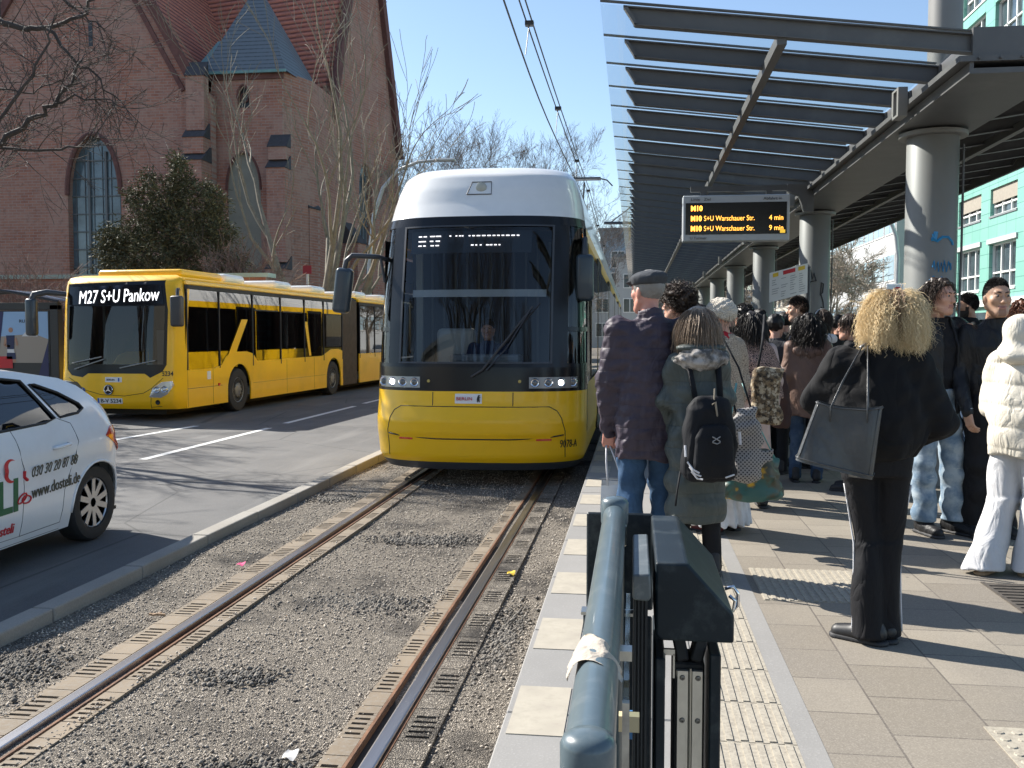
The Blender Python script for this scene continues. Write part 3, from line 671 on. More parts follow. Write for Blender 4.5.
# ================================================================ ARTICULATED BUS  (local: nose at y=0, heading -y, x right in picture)
BW = 1.29
BU = empty('articulated_bus', (-10.14, 17.35, -.06), R(-2.6), 'yellow articulated city bus showing M27 S+U Pankow, waiting at the stop', 'bus')
BYEL = mat('bus_yellow', (.94, .53, .004), .34, var=.04, vscale=1.5, coat=.25, dirt=(.5, .3, .04), dscale=1.1, damt=.22)
BGLS = glass('bus_windscreen_glass', (.40, .44, .46), .95, .015, 1.4, .03)
BSG = glass('bus_side_glass', (.10, .115, .12), .9, .012, 1.55, .12)
_B = [(.24, .10), (.34, .03), (.55, .0), (.85, .01), (1.0, .03), (1.3, .05), (2.3, .13), (2.7, .20), (2.84, .30), (2.90, .5)]
def bf(x, z, off=0):
    yn, = interp(z, _B); t = min(1, abs(x)/BW); y = yn+.42*(1-(1-t**4.5)**(1/4.5)) if t < 1 else yn+.42
    return Vector((x*(1+.0*off), y-off, z))
OUT = [(-BW, .24), (BW, .24), (BW, 2.72), (BW-.06, 2.84), (BW-.25, 2.9), (-BW+.25, 2.9), (-BW+.06, 2.84), (-BW, 2.72)]
WSH = [(-1.10, 1.02), (-.98, .90), (-.72, .86), (-.60, .94), (.62, .94), (.74, .86), (.98, .98), (1.06, 1.12), (1.06, 2.20), (.96, 2.78), (-1.16, 2.72), (-1.16, 2.3)]
panel(OUT, bf, [WSH], .07).build('front_panel', BYEL, BU, smooth=50)
# black mask with the windscreen inside it
WG = [(-1.09, 1.12), (.99, 1.12), (1.0, 2.27), (-1.09, 2.27)]
panel(WSH, lambda u, v, o: bf(u, v, -.008+o), [WG], .08).build('windscreen_mask', BLK, BU, smooth=60)
panel(WG, lambda u, v, o: bf(u, v, -.012+o), [], .12).build('windscreen', BGLS, BU, smooth=180)
panel([(-1.1, 2.30), (.98, 2.30), (.9, 2.7), (-1.12, 2.66)], lambda u, v, o: bf(u, v, .002+o), [], .15).build('display_glass', mat('display_black', (.008, .008, .01), .12), BU, smooth=180)
def bent(x0, z0, off, fn): return lambda c: np.array(fn(x0+c[0], z0+c[1], off+c[2]))
text('M27 S+U Pankow', .37, TXW, BU, None, bend=bent(-.86, 2.35, .012, lambda x, z, o: bf(x, z+.035*(x+.0), o)), width=1.72, name='destination_text')
text('BERLIN', .055, TXK, BU, None, bend=bent(-.19, .80, .014, bf), width=.17)
panel(rrect(-.22, .14, .77, .87, .01), lambda u, v, o: bf(u, v, .006+o), [], .1, th=.005).build('badge', mat('white_badge', (.8, .8, .8), .4), BU)
panel(rrect(.06, .09, .785, .855, .01), lambda u, v, o: bf(u, v, .012+o), [], .1).build('bear_emblem', mat('blue_sign', (.02, .1, .45), .5), BU)
panel(rrect(-.40, .14, .345, .455, .01), lambda u, v, o: bf(u, v, .012+o), [], .1, th=.01).build('number_plate', mat('plate_white', (.75, .75, .75), .4), BU)
panel(rrect(-.395, -.36, .35, .45, .004), lambda u, v, o: bf(u, v, .016+o), [], .1).build('plate_strip', mat('blue_sign', (.02, .1, .45), .5), BU)
text('B-V 5234', .105, TXK, BU, None, bend=bent(-.33, .365, .016, bf), width=.44, bold=.001)
text('5234', .13, TXK, BU, None, bend=bent(.98, .90, .008, bf), width=.2, bold=.001)
# round emblem with three-pointed star
e = bf(-.14, .62, .01); m = MB(); m.lathe([(.10, .0), (.10, -.015), (.085, -.018), (.001, -.014)], tuple(e), 28, 'y'); em = m.build('emblem', BLK, BU, smooth=40)
m = MB(); m.tube([e+Vector((.09*math.cos(t), -.018, .09*math.sin(t))) for t in [2*PI*i/24 for i in range(25)]], .007, 6)
for k in range(3):
    a = PI/2+2*PI*k/3; d = Vector((math.cos(a), 0, math.sin(a))); pz = Vector((-d.z, 0, d.x)); o_ = e+Vector((0, -.018, 0)); m.prism([o_+pz*.016, o_-pz*.016, o_+d*.085], (0, -.006, 0))
m.build('star', CHR, em)
BLU = mat('blue_sign', (.02, .1, .45), .5)
for x, z in ((-.72, .60), (-.84, .37), (-.66, .385)):
    c = bf(x, z, .006); m = MB(); m.lathe([(.062, .0), (.06, -.006), (.001, -.007)], tuple(c), 20, 'y'); k = m.build('round_sticker', BLU, BU)
    m = MB(); m.lathe([(.014, 0), (.001, -.004)], (c.x, c.y-.007, c.z+.028), 8, 'y'); m.beam((c.x, c.y-.009, c.z+.012), (c.x-.006, c.y-.009, c.z-.03), .014, .004, up=(0, 1, 0)); m.beam((c.x-.02, c.y-.009, c.z), (c.x+.02, c.y-.009, c.z-.004), .01, .004, up=(0, 1, 0)); m.build('pictogram', TXW, k)
# panel joints and bumper creases
m = MB()
def bg(pts): 
    Q = []
    for (a, b_), (c, d) in zip(pts, pts[1:]): Q += [bf(a+(c-a)*i/6, b_+(d-b_)*i/6, .0) for i in range(6)]
    m.tube(Q+[bf(*pts[-1], 0)], .006, 5)
bg([(-1.2, .70), (-.9, .72), (-.7, .62), (-.3, .52), (.2, .50), (.6, .56), (.78, .66), (1.0, .86)]); bg([(.78, .66), (.72, .25)]); bg([(-.78, .66), (-.74, .25)])
bg([(-1.05, .86), (-.8, .72)]); bg([(.95, .30), (.72, .28)])
m.build('panel_gap', mat('dark_yellow_gap', (.12, .08, .01), .6), BU, smooth=180)
for s in (-1, 1):
    P = [(s*.72, .48), (s*.80, .66), (s*.98, .78), (s*1.17, .80), (s*1.2, .72), (s*1.08, .54), (s*.95, .47)]
    if s < 0: P.reverse()
    hl = panel(P, lambda u, v, o: bf(u, v, .006+o), [], .06, th=.01).build('headlight', mat('headlamp_inner', (.55, .56, .57), .25, metal=.7), BU, smooth=60)
    for xx in (.88, 1.03): MB().lathe([(.07, .0), (.06, -.018), (.04, -.005), (.001, -.02)], tuple(bf(s*xx, .62+.07*(xx-.8), .01)), 18, 'y').build('lamp', CHR, hl, smooth=40)
    panel(P, lambda u, v, o: bf(u, v, .03+o), [], .06).build('lens', LENS, hl, smooth=180)
    MB().lathe([(.05, .0), (.045, -.01), (.001, .0)], tuple(bf(s*.88, .38, .003)), 16, 'y').build('fog_lamp', BLK, BU)
# wipers and roof edge, dash, driver cab interior
m = MB()
for a_, b_ in (((-.95, 1.14), (-.30, 1.27)), ((-.9, 1.02), (-.25, 1.22)), ((.1, 1.05), (.85, 1.2))):
    m.tube([bf(a_[0]+(b_[0]-a_[0])*i/5, a_[1]+(b_[1]-a_[1])*i/5, .03) for i in range(6)], .012, 5)
m.build('wiper', mat('wiper_grey', (.3, .31, .3), .4), BU)
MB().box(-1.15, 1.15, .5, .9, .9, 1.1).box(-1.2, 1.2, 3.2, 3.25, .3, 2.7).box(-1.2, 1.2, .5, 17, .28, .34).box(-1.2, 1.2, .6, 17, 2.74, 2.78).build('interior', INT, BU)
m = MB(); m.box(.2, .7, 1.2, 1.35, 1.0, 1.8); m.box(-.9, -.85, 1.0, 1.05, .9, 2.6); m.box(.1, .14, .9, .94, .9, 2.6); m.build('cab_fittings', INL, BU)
# mirrors
m = MB(); m.tube([(-1.2, .25, 2.52), (-1.45, .0, 2.55), (-1.62, -.15, 2.50), (-1.66, -.18, 2.35)], [.05, .06, .07, .07], 8); m.build('mirror_arm', DGR, BU, smooth=60)
m = MB(); m.box(-1.77, -1.55, -.27, -.1, 1.68, 2.42); m.build('mirror', mat('mirror_housing', (.03, .045, .06), .35), BU, bevel=.06, seg=3, smooth=180)
m = MB(); m.tube([(1.22, .3, 2.6), (1.34, .05, 2.58), (1.36, 0, 2.45)], .035, 6); m.build('mirror_arm', DGR, BU)
m = MB(); m.box(1.25, 1.48, -.12, .06, 1.86, 2.46); m.build('mirror', mat('bus_mirror', (.05, .05, .055), .5), BU, bevel=.05, seg=3, smooth=180)
# near side: yellow panels with arches, dark glazing
def sideX(s): return lambda u, v, o: Vector((s*(BW+o-.06*max(0, v-2.55)**1.0), u, v))
def arch(cy, r=.56, n=14): return [(cy+r*math.cos(PI-PI*i/n), .50+r*math.sin(PI-PI*i/n)) for i in range(n+1)]
AX = (2.72, 8.57, 14.6)
for s in (-1, 1):
    P = [(.42, .24)]
    P += [(AX[0]-.56, .24)]+arch(AX[0])+[(AX[0]+.56, .24)]+[(AX[1]-.56, .24)]+arch(AX[1])+[(AX[1]+.56, .24), (9.3, .24), (9.3, 1.17), (9.25, 1.25), (8.95, 1.30), (8.35, 1.30), (7.9, 1.18), (7.7, 1.13), (3.65, 1.10), (3.4, 1.28), (3.1, 1.33), (2.4, 1.33), (2.1, 1.24), (1.9, 1.06), (1.6, 1.0), (.42, 1.0)]
    if s < 0: P = P[::-1]
    panel(P, sideX(s), [], .15, th=.03).build('side_panel', BYEL, BU, smooth=30)
    P = [(10.75, .24), (AX[2]-.56, .24)]+arch(AX[2])+[(AX[2]+.56, .24), (17.2, .24), (17.2, 1.3), (15.2, 1.33), (14.0, 1.3), (13.6, 1.13), (10.75, 1.13)]
    if s < 0: P = P[::-1]
    panel(P, sideX(s), [], .2, th=.03).build('side_panel', BYEL, BU, smooth=30)
    g = MB(); g.M = None
    for y0, y1 in ((.42, 9.3), (10.75, 17.2)):
        f = sideX(s); g.patch(lambda u, v, o: f(u, v, -.012), y0, y1, 1.0, 2.72, 6, 6, flip=s < 0)
    g.build('glazing', BSG, BU, smooth=180)
    # cant rail
    r_ = MB()
    for y0, y1 in ((.42, 9.3), (10.75, 17.2)): r_.box(*sorted((s*(BW-.12), s*(BW+.005))), y0, y1, 2.70, 2.79)
    r_.build('cant_rail', BYEL, BU, bevel=.02)
    # dark pillars between panes
    pl = MB(); x0, x1 = sorted((s*(BW-.02), s*(BW+.006)))
    for y in (.46, 1.8, 3.4, 4.95, 6.45, 7.8, 9.26, 10.8, 12.25, 13.75, 15.2): pl.box(x0, x1, y, y+.035, 1.0, 2.7)
    pl.box(x0, x1, .42, 9.3, 2.62, 2.7); pl.box(x0, x1, 10.75, 17.2, 2.62, 2.7)
    for y0, y1 in ((3.5, 4.8), (5.1, 6.3), (7.95, 9.1), (12.4, 13.6)): pl.box(x0, x1+.0, y0, y1, 2.26, 2.29)
    pl.build('window_pillar', BLM, BU)
    # yellow slanted sweeps laid over the glass
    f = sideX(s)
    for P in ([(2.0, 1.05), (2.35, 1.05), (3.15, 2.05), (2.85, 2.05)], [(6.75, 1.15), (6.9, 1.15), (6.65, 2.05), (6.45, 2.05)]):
        Q = [f(a_, b_, .004) for a_, b_ in P]; sw = MB(); sw.add(Q, [(0, 1, 2, 3) if s > 0 else (3, 2, 1, 0)]); sw.build('yellow_sweep', BYEL, BU)
    for i, y in enumerate(AX):
        if s > 0 or i: wheel(BU, (s*(BW-.17), y, .48), .48, .28, s, style='bus', rr=.58)
    lb = MB()
    lb.box(*sorted((s*(BW+.0), s*(BW+.007))), 1.25, 1.4, .78, .95); lb.build('side_sticker', mat('white_badge', (.8, .8, .8), .4), BU)
    MB().box(*sorted((s*BW, s*(BW+.012))), 1.72, 1.80, .62, .68).build('side_marker', mat('red_reflector', (.6, .02, .01), .25), BU)
    m = MB()
    for y in (.46, 1.5, 5.3, 7.1): m.box(*sorted((s*BW, s*(BW+.0025))), y, y+.008, .26, 1.1)
    m.box(*sorted((s*BW, s*(BW+.0025))), .45, 1.9, .62, .63); m.box(*sorted((s*BW, s*(BW+.0025))), 3.4, 7.9, .60, .606); m.build('panel_gap', mat('dark_yellow_gap', (.12, .08, .01), .6), BU)
# roofs, pods
m = MB(); m.box(-1.2, 1.2, .5, 9.3, 2.785, 2.86); m.box(-1.2, 1.2, 10.75, 17.2, 2.785, 2.86); m.build('roof', BYEL, BU, bevel=.05, seg=2)
m = MB(); m.box(-.95, .95, .9, 2.7, 2.85, 3.05); m.build('roof_fairing', BYEL, BU, bevel=.09, seg=3, smooth=180)
for y in (2.9, 5.6, 8.0, 11.6, 14.2): MB().box(-.9, .9, y, y+1.0, 2.85, 3.08).build('roof_pod', WHT, BU, bevel=.1, seg=3, smooth=180)
# bellows: many narrow folds
bl = MB(); n_ = 26
for i in range(n_):
    y0 = 9.3+1.45*i/n_; y1 = y0+1.45/n_*.5; y2 = y0+1.45/n_
    A = [(-1.22, .22), (1.22, .22), (1.22, 2.72), (1.1, 2.84), (-1.1, 2.84), (-1.22, 2.72)]
    def rg(y, k): return [(a_*k, y, 1.5+(b_-1.5)*k) for a_, b_ in A]
    bl.add(rg(y0, .97)+rg(y1, 1.0)+rg(y2, .97), [(q, (q+1) % 6, (q+1) % 6+6, q+6) for q in range(6)]+[(q+6, (q+1) % 6+6, (q+1) % 6+12, q+12) for q in range(6)])
bl.build('bellows', mat('bellows_fabric', (.13, .105, .08), .85, var=.15), BU)
MB().box(-1.1, 1.1, .6, 9.2, .2, .3).box(-1.1, 1.1, 10.8, 17, .2, .3).box(-1.25, 1.25, 17.18, 17.22, .24, 2.8).box(-.8, .8, .5, 17, .1, .2).build('underframe', mat('underframe_black', (.02, .018, .016), .8), BU)

# ================================================================ WHITE HATCHBACK (local: rear at y=+, side plane near x=0, nose towards -y)
CR = empty('car', (-4.38, 7.22, -.06), 0, 'white hatchback with phone number and web address on its side at left edge', 'car')
# local y: 0 = rear axle, -2.55 = front axle
def cx(y, z, off=0):
    t = max(0, z-.86); x = -.06*abs(z-.62)**1.5*1.5-.52*t**1.25-(.03 if z < .35 else 0)*(.35-z)/.2
    x += -.22*max(0, (y-.13)/.40)**2.4-.25*max(0, (-2.7-y)/.8)**2
    x += .018*math.exp(-((z-.74)/.035)**2)                       # shoulder crease
    return Vector((x+off, y, z))
carf = lambda u, v, o: cx(u, v, o)
arc = lambda cy, r, n=16: [(cy+r*math.cos(PI-PI*i/n), .30+r*math.sin(PI-PI*i/n)) for i in range(n+1)]
PR = [(-3.3, .25), (-2.92, .17)]+arc(-2.55, .355)+[(-2.19, .17), (-.37, .19)]+arc(0, .365)+[(.37, .2), (.48, .27), (.53, .42), (.52, .6), (.47, .88), (.34, 1.03), (.20, 1.17), (.06, 1.28), (-.12, 1.35), (-.6, 1.42), (-1.1, 1.46), (-1.6, 1.44), (-1.95, 1.33), (-2.5, 1.02), (-3.2, .88), (-3.38, .6)]
GL1 = [(-2.2, .98), (-.58, 1.03), (-.44, 1.05), (-.60, 1.35), (-.9, 1.385), (-1.5, 1.39), (-1.8, 1.28)]
GL2 = [(-.38, 1.055), (-.12, 1.07), (-.03, 1.10), (-.05, 1.14), (-.24, 1.24), (-.46, 1.315), (-.53, 1.32)]
CW = mat('car_white', (.76, .77, .79), .2, coat=.5, var=.02, dirt=(.55, .52, .48), dscale=2.2, damt=.12)
NEAR = panel(PR, carf, [GL1, GL2], .07, th=.02).build('body', CW, CR, smooth=40)
far = panel(PR, lambda u, v, o: Vector((-1.68-cx(u, v, o).x, u, v)), [GL1, GL2], .12, th=.02); far.f = [tuple(reversed(f)) for f in far.f]; far.build('far_side', CW, CR, smooth=40)
CG = glass('car_glass', (.10, .11, .12), .95, .01, 1.55, .06)
for g_ in (GL1, GL2):
    panel(g_, lambda u, v, o: cx(u, v, -.012+o), [], .12).build('side_window', CG, CR, smooth=180)
    f = panel(g_, lambda u, v, o: Vector((-1.68-cx(u, v, -.012).x, u, v)), [], .15); f.build('side_window', CG, CR, smooth=180)
    m = MB(); m.tube([cx(a_, b_, .002) for a_, b_ in g_+g_[:1]], .011, 5); m.build('window_seal', BLM, CR, smooth=180)
# roof / tail / bonnet skin across the car
top = PR[[i for i, p in enumerate(PR) if p == (.48, .27)][0]:]
m = MB()
for (y0, z0), (y1, z1) in zip(top, top[1:]+[PR[0]]):
    a_ = cx(y0, z0); b_ = cx(y1, z1); k = 10; row = []
    for q in range(k+1):
        t = q/k; bul = .05*math.sin(PI*t) if z0 > .9 else 0; by = .06*math.sin(PI*t) if y0 > .3 else 0
        row.append((Vector((a_.x+(-1.68-2*a_.x)*t, y0+by, z0+bul)), Vector((b_.x+(-1.68-2*b_.x)*t, y1+(.06*math.sin(PI*t) if y1 > .3 else 0), z1+(.05*math.sin(PI*t) if z1 > .9 else 0)))))
    for q in range(k): m.quad(row[q][0], row[q+1][0], row[q+1][1], row[q][1])
bmx = m.build('shell', CW, CR, smooth=50)
# rear window
m = MB(); m.patch(lambda u, v, o: Vector((-.30-1.08*u, .53-.40*v+.06*math.sin(PI*(.1+.8*u))+.03, .99+.30*v+.03)), .0, 1, .05, .95, 6, 2); m.build('rear_window', CG, CR, smooth=180)
m = MB(); m.box(-1.5, -.18, -1.9, .3, .3, .9); m.box(-.75, -.25, -1.0, -.85, .5, 1.25); m.box(-.75, -.25, -.15, .0, .5, 1.2); m.build('interior', INT, CR)
for cy in (0, -2.55):
    wheel(CR, (-.135, cy, .315), .315, .19, 1, 5, 'alloy', .66); wheel(CR, (-1.55, cy, .315), .315, .19, -1, 5, 'alloy', .66)
m = MB(); m.box(-1.4, -.3, -.45, .45, .2, .75); m.box(-1.4, -.3, -3, -2.1, .2, .75); m.box(-1.5, -.15, -2.2, .5, .17, .2); m.build('wheel_well', mat('underframe_black', (.02, .018, .016), .8), CR)
# arch lip
m = MB(); m.tube([cx(a_, b_, .0) for a_, b_ in arc(0, .365)], .012, 5); m.build('arch_lip', CW, CR, smooth=180)
# tail lamp, wraps the corner
P = [(.13, .86), (.24, .93), (.42, .92), (.48, .82), (.50, .68), (.40, .70), (.27, .78)]
panel(P, lambda u, v, o: cx(u, v, .008+o), [], .04, th=.01).build('tail_light', mat('tail_red', (.55, .03, .01), .15, coat=.5), CR, smooth=60)
panel([(.32, .80), (.475, .80), (.49, .70), (.38, .73)], lambda u, v, o: cx(u, v, .012+o), [], .04, th=.006).build('turn_signal', mat('tail_amber', (.8, .22, .02), .15, coat=.5), CR, smooth=60)
# door gaps, handles
m = MB()
def cg(pts):
    Q = []
    for (a_, b_), (c, d) in zip(pts, pts[1:]): Q += [cx(a_+(c-a_)*i/8, b_+(d-b_)*i/8, .0) for i in range(8)]
    m.tube(Q+[cx(*pts[-1], 0)], .003, 5)
cg([(-.98, .24), (-.96, .6), (-.99, .95), (-1.01, 1.03)]); cg([(-.98, .24), (-.50, .25), (-.47, .5), (-.35, .72), (-.26, .85), (-.28, 1.0), (-.42, 1.05)]); cg([(-.92, .24), (-1.95, .24), (-2.0, .95)])
cg([(.40, .66), (.43, .3)]); cg([(-.5, .2), (-2.1, .185)])
m.build('door_gap', mat('gap_grey', (.16, .16, .17), .6), CR, smooth=180)
for y in (-.50, -1.36):
    m = MB(); c = cx(y, .845, .03); m.tube([cx(y-.10, .835, .0), cx(y-.085, .84, .03), c, cx(y+.085, .85, .03), cx(y+.10, .852, 0)], .013, 8); m.build('door_handle', CW, CR, smooth=180)
# the advertising on the flank
GRN = mat('dark_green_lettering', (.01, .12, .05), .4); DK = mat('dark_lettering', (.06, .06, .04), .4)
def cb(y0, z0, sl=.06): return lambda c: np.array(cx(y0+c[0], z0+c[1]+sl*c[0], .005+c[2]))
text('030 30 20 87 88', .115, DK, CR, None, bend=cb(-.88, .655, .05), width=.56, bold=.0005)
text('www.dosteli.de', .125, DK, CR, None, bend=cb(-.88, .50, .05), width=.61, bold=.0008)
text('DOSTELI', .33, GRN, CR, None, bend=cb(-2.29, .42, .02), width=1.24, bold=.008)
text('cafe dosteli', .10, TXR, CR, None, bend=cb(-1.49, .28, .02), width=.42, bold=.001)
def ring_arc(c, r, a0, a1, t0, n=20): return [cx(c[0]+r*math.cos(a0+(a1-a0)*i/n), c[1]+r*math.sin(a0+(a1-a0)*i/n), .006) for i in range(n+1)]
m = MB(); cr_ = [(-1.105+.085*math.cos(a_), .735+.085*math.sin(a_)) for a_ in [R(60+240*i/20) for i in range(21)]]+[(-1.08+.07*math.cos(a_), .735+.072*math.sin(a_)) for a_ in [R(295-230*i/20) for i in range(21)]]
panel(cr_, lambda u, v, o: cx(u, v, .005+o), [], .03).build('crescent', TXR, CR)
m = MB(); m.tube([cx(-.97, .715, .006), cx(-.965, .67, .006), cx(-.93, .645, .006)], .012, 6); m.tube([cx(-.99+.05*math.cos(t), .52+.028*math.sin(t)+.02*math.cos(t), .006) for t in [2*PI*i/12 for i in range(13)]], .006, 5); m.tube([cx(-.94+.05*math.cos(t), .505+.028*math.sin(t)-.0*math.cos(t), .006) for t in [2*PI*i/12 for i in range(13)]], .006, 5); m.build('pictogram', TXR, CR)
# ================================================================ PLATFORM CANOPY
CXC = 2.80
K = empty('platform_canopy', (0, 0, .22), 0, 'long grey steel platform canopy with glass roof, slanted ribs and round columns', 'canopy')
def kz(z): return z-.22
m = MB()
Y0c, Y1c = 7.42, 55.0
m.box(2.50, 3.10, Y0c+.05, Y1c, kz(3.70), kz(3.88)); m.build('ridge_beam', CAN, K)
m = MB(); m.box(2.46, 2.84, Y0c-.0, Y0c+.045, kz(3.695), kz(3.90)); m.build('end_plate', CAN, K)
m = MB(); m.box(2.36, 3.24, Y0c-.02, Y1c, kz(3.650), kz(3.692))
for i in range(5): m.lathe([(.012, -.03), (.012, 0)], (2.5+i*.15, Y0c-.01, kz(3.671)), 8, 'y')
m.build('flange_plate', CAN, K)
m = MB(); m.box(2.44, 3.16, Y0c+.0, Y1c, kz(3.565), kz(3.605)); m.box(2.44, 2.47, Y0c, Y1c, kz(3.605), kz(3.648)); m.box(3.13, 3.16, Y0c, Y1c, kz(3.605), kz(3.648)); m.build('lower_girder', CAN, K)
m = MB()
for i in range(8):
    y = 9.47+5.86*i-.75; m = MB(); m.box(2.28, 2.36, y, y+.05, kz(3.56), kz(3.81)); m.box(2.28, 2.36, y+.16, y+.21, kz(3.56), kz(3.81)); m.box(2.28, 2.36, y+.05, y+.16, kz(3.79), kz(3.81)); m.box(2.28, 2.36, y+.05, y+.16, kz(3.56), kz(3.58)); m.build('clamp_bracket', CANL, K)
rib = None
def make_rib(sg):
    m = MB(); xa = 2.50 if sg < 0 else 3.10; xe = -.10 if sg < 0 else 5.35
    za, ze = 3.80, 4.12
    def P(t, dz): return (xa+(xe-xa)*t, 0, kz(za+(ze-za)*t+dz))
    for (d0, d1, w) in ((-.080, -.070, .04), (.052, .062, .04), (-.070, .052, .006)):
        pts = [P(0, d0), P(.965 if d0 < -.055 else 1, d0), P(1 if d1 > .05 else .97, d1), P(0, d1)]
        m.prism([(p[0], -w, p[2]) for p in pts], (0, 2*w, 0))
    m.prism([(P(.965, -.08)[0], -.04, P(.965, -.08)[2]), (P(1, .055)[0], -.04, P(1, .055)[2]), (P(.99, .062)[0], -.04, P(.99, .062)[2]), (P(.955, -.072)[0], -.04, P(.955, -.072)[2])], (0, .08, 0))
    m.box(*sorted((xa-.02*sg, xa+sg*.02)), -.05, .05, kz(3.69), kz(3.87))
    return m.build('rib', CAN, K)
for sg in (-1, 1):
    r0 = make_rib(sg); r0.location = (0, Y0c+.06, 0); y = Y0c+.06; k = 1
    while k < 49:
        y += .84 if k < 30 else 1.0; k += 1
        c = r0.copy(); COL.objects.link(c); c.location = (0, y, 0)
ribY = [Y0c+.06+.84*i for i in range(30)]; ribY += [ribY[-1]+1.0*(i+1) for i in range(19)]
# purlins under the ribs, with small cleats
for x, z in ((1.10, 3.845), (4.05, 3.80)):
    m = MB(); m.box(x-.035, x+.035, Y0c+.05, Y1c, kz(z), kz(z+.09))
    m.build('purlin', CAN if x < 2 else CANL, K)
# glass roof in bays
GR = glass('roof_glass', (.93, .97, .97), .9, .05, 1.25, .0)
for sg in (-1, 1):
    m = MB(); xa = 2.47 if sg < 0 else 3.13; xe = -.28 if sg < 0 else 5.5
    za, ze = 3.872, 3.872+.326*(1.06)
    for a, b in zip(ribY, ribY[1:]): 
        m.quad((xa, a+.008, kz(za)), (xe, a+.008, kz(ze)), (xe, b-.008, kz(ze)), (xa, b-.008, kz(za)))
    m.build('glass_roof' if sg < 0 else 'sheet_roof', GR if sg < 0 else CAN, K)
    m = MB()
    for a in ribY: m.prism([(xa, a-.02, kz(za+.014)), (xe, a-.02, kz(ze+.014)), (xe, a-.02, kz(ze+.024)), (xa, a-.02, kz(za+.024))], (0, .04, 0))
    m.build('glazing_bars', CAN, K)
m = MB(); m.box(5.35, 5.39, Y0c, Y1c, kz(3.98), kz(4.22)); m.build('edge_fascia', CAN, K)
# columns
GRB = mat('graffiti_blue', (.03, .25, .5), .5); GRK = mat('graffiti_black', (.03, .03, .035), .5)
def squig(m, c, ang0, pts, r=.006, rad=.234, dz=.43):
    m.tube([(c[0]+rad*math.sin(ang0+a), c[1]-rad*math.cos(ang0+a), z+dz) for a, z in pts], r, 5)
for i in range(8):
    y = 9.47+5.86*i
    c = MB(); c.lathe([(.232, 0), (.232, kz(3.50)), (.225, kz(3.51))], (CXC, y, 0), 40); co = c.build('column', CANL, K, smooth=40)
    MB().lathe([(.30, kz(3.505)), (.305, kz(3.51)), (.305, kz(3.545)), (.29, kz(3.55))], (CXC, y, 0), 40).build('head_plate', CANL, co, smooth=40)
    MB().box(CXC-.2, CXC+.2, y-.18, y+.18, kz(3.55), kz(3.566)).build('bearing', CAN, co)
    m = MB(); m.tube([(CXC+.22, y-.12, .7), (CXC+.24, y-.13, 2.2), (CXC+.24, y-.13, 3.2)], .012, 5); m.build('downpipe', CAN, co)
    if i == 0:
        g = MB(); squig(g, (CXC, y), .15, [(-.35, 1.93), (-.3, 1.87), (-.2, 1.86), (0, 1.90), (.25, 1.90), (.45, 1.86), (.5, 1.83)], .013); squig(g, (CXC, y), .15, [(-.42, 1.88), (-.28, 1.88), (-.25, 1.95)], .02)
        squig(g, (CXC, y), .15, [(-.35, 1.62), (-.3, 1.68), (-.25, 1.60), (-.15, 1.67), (-.12, 1.58), (-.02, 1.66), (.05, 1.58), (.1, 1.68), (.2, 1.58), (.3, 1.67), (.42, 1.6), (.4, 1.66)], .009)
        squig(g, (CXC, y), .15, [(-.45, 1.5), (-.3, 1.54), (-.2, 1.48), (0, 1.53), (.2, 1.49)], .007); g.build('graffiti', GRB, co)
    if i == 1:
        g = MB(); squig(g, (CXC, y), -.1, [(-.5, 1.86), (-.3, 2.0), (-.2, 1.85), (-.1, 1.95), (.05, 1.83), (-.3, 1.82), (-.5, 1.72)], .012)
        squig(g, (CXC, y), .2, [(.05, 1.6), (.1, 1.8), (.25, 1.78), (.2, 1.65), (.08, 1.62), (.25, 1.5), (.3, 1.4), (.1, 1.42)], .012); squig(g, (CXC, y), .2, [(.15, 1.3), (.3, 1.25), (.2, 1.1), (.35, 1.15), (.4, .95)], .011); g.build('graffiti', GRK, co)
# a taller post rising through the roof just behind the first column
m = MB(); m.lathe([(.16, 0), (.16, 4.2)], (0, 0, 0), 28)
tag(m.build('roof_mast', CANL, None, smooth=40, loc=(3.02, 9.9, 3.96)), 'round grey mast standing above the glass canopy roof over the first column', 'mast')

# ================================================================ DEPARTURE DISPLAY
Yd = 13.6
D = empty('departure_display', (1.395, Yd, 2.95), 0, 'hanging departure display with amber M10 departures under the canopy', 'display')
m = MB(); m.box(-.73, .73, -.10, .10, 0, .64); m.build('housing', LIGHTG, D, bevel=.012)
m = MB(); m.box(-.69, .69, -.106, -.101, .095, .535); m.build('screen', mat('screen_black', (.008, .008, .01), .25), D)
FX = Vector((1, 0, 0)); FZ = Vector((0, 0, 1))
def dt(s, x, z, size, w, M=TXA, nm='lettering', bold=0): text(s, size, M, D, frame((x, -.108, z), FX, FZ), name=nm, width=w, bold=bold, ext=.001)
dt('M10', -.62, .425, .10, .16, bold=.004); dt('M10', -.62, .285, .10, .15, bold=.004); dt('S+U Warschauer Str.', -.44, .285, .10, .69); dt('4 min', .45, .285, .10, .19)
dt('M10', -.62, .145, .10, .15, bold=.004); dt('S+U Warschauer Str.', -.44, .145, .10, .69); dt('9 min', .45, .145, .10, .19)
dt('Linie', -.62, .565, .055, .12, TXK); dt('Ziel', -.44, .565, .055, .09, TXK); dt('Abfahrt in', .37, .565, .055, .25, TXK); dt('U Turmstr.', -.63, .03, .05, .24, TXK)
m = MB(); m.box(.60, .67, -.11, -.106, .105, .15); m.build('corner_light', mat('amber_dim', (.5, .3, .02), .5, emis=(.8, .5, .05), estr=.5), D)
m = MB(); m.box(-.62, 1.0, -.035, .035, .70, .775); m.box(-.48, -.40, -.03, .03, .64, .70); m.box(.42, .50, -.03, .03, .64, .70); m.build('arm', CAN, D)
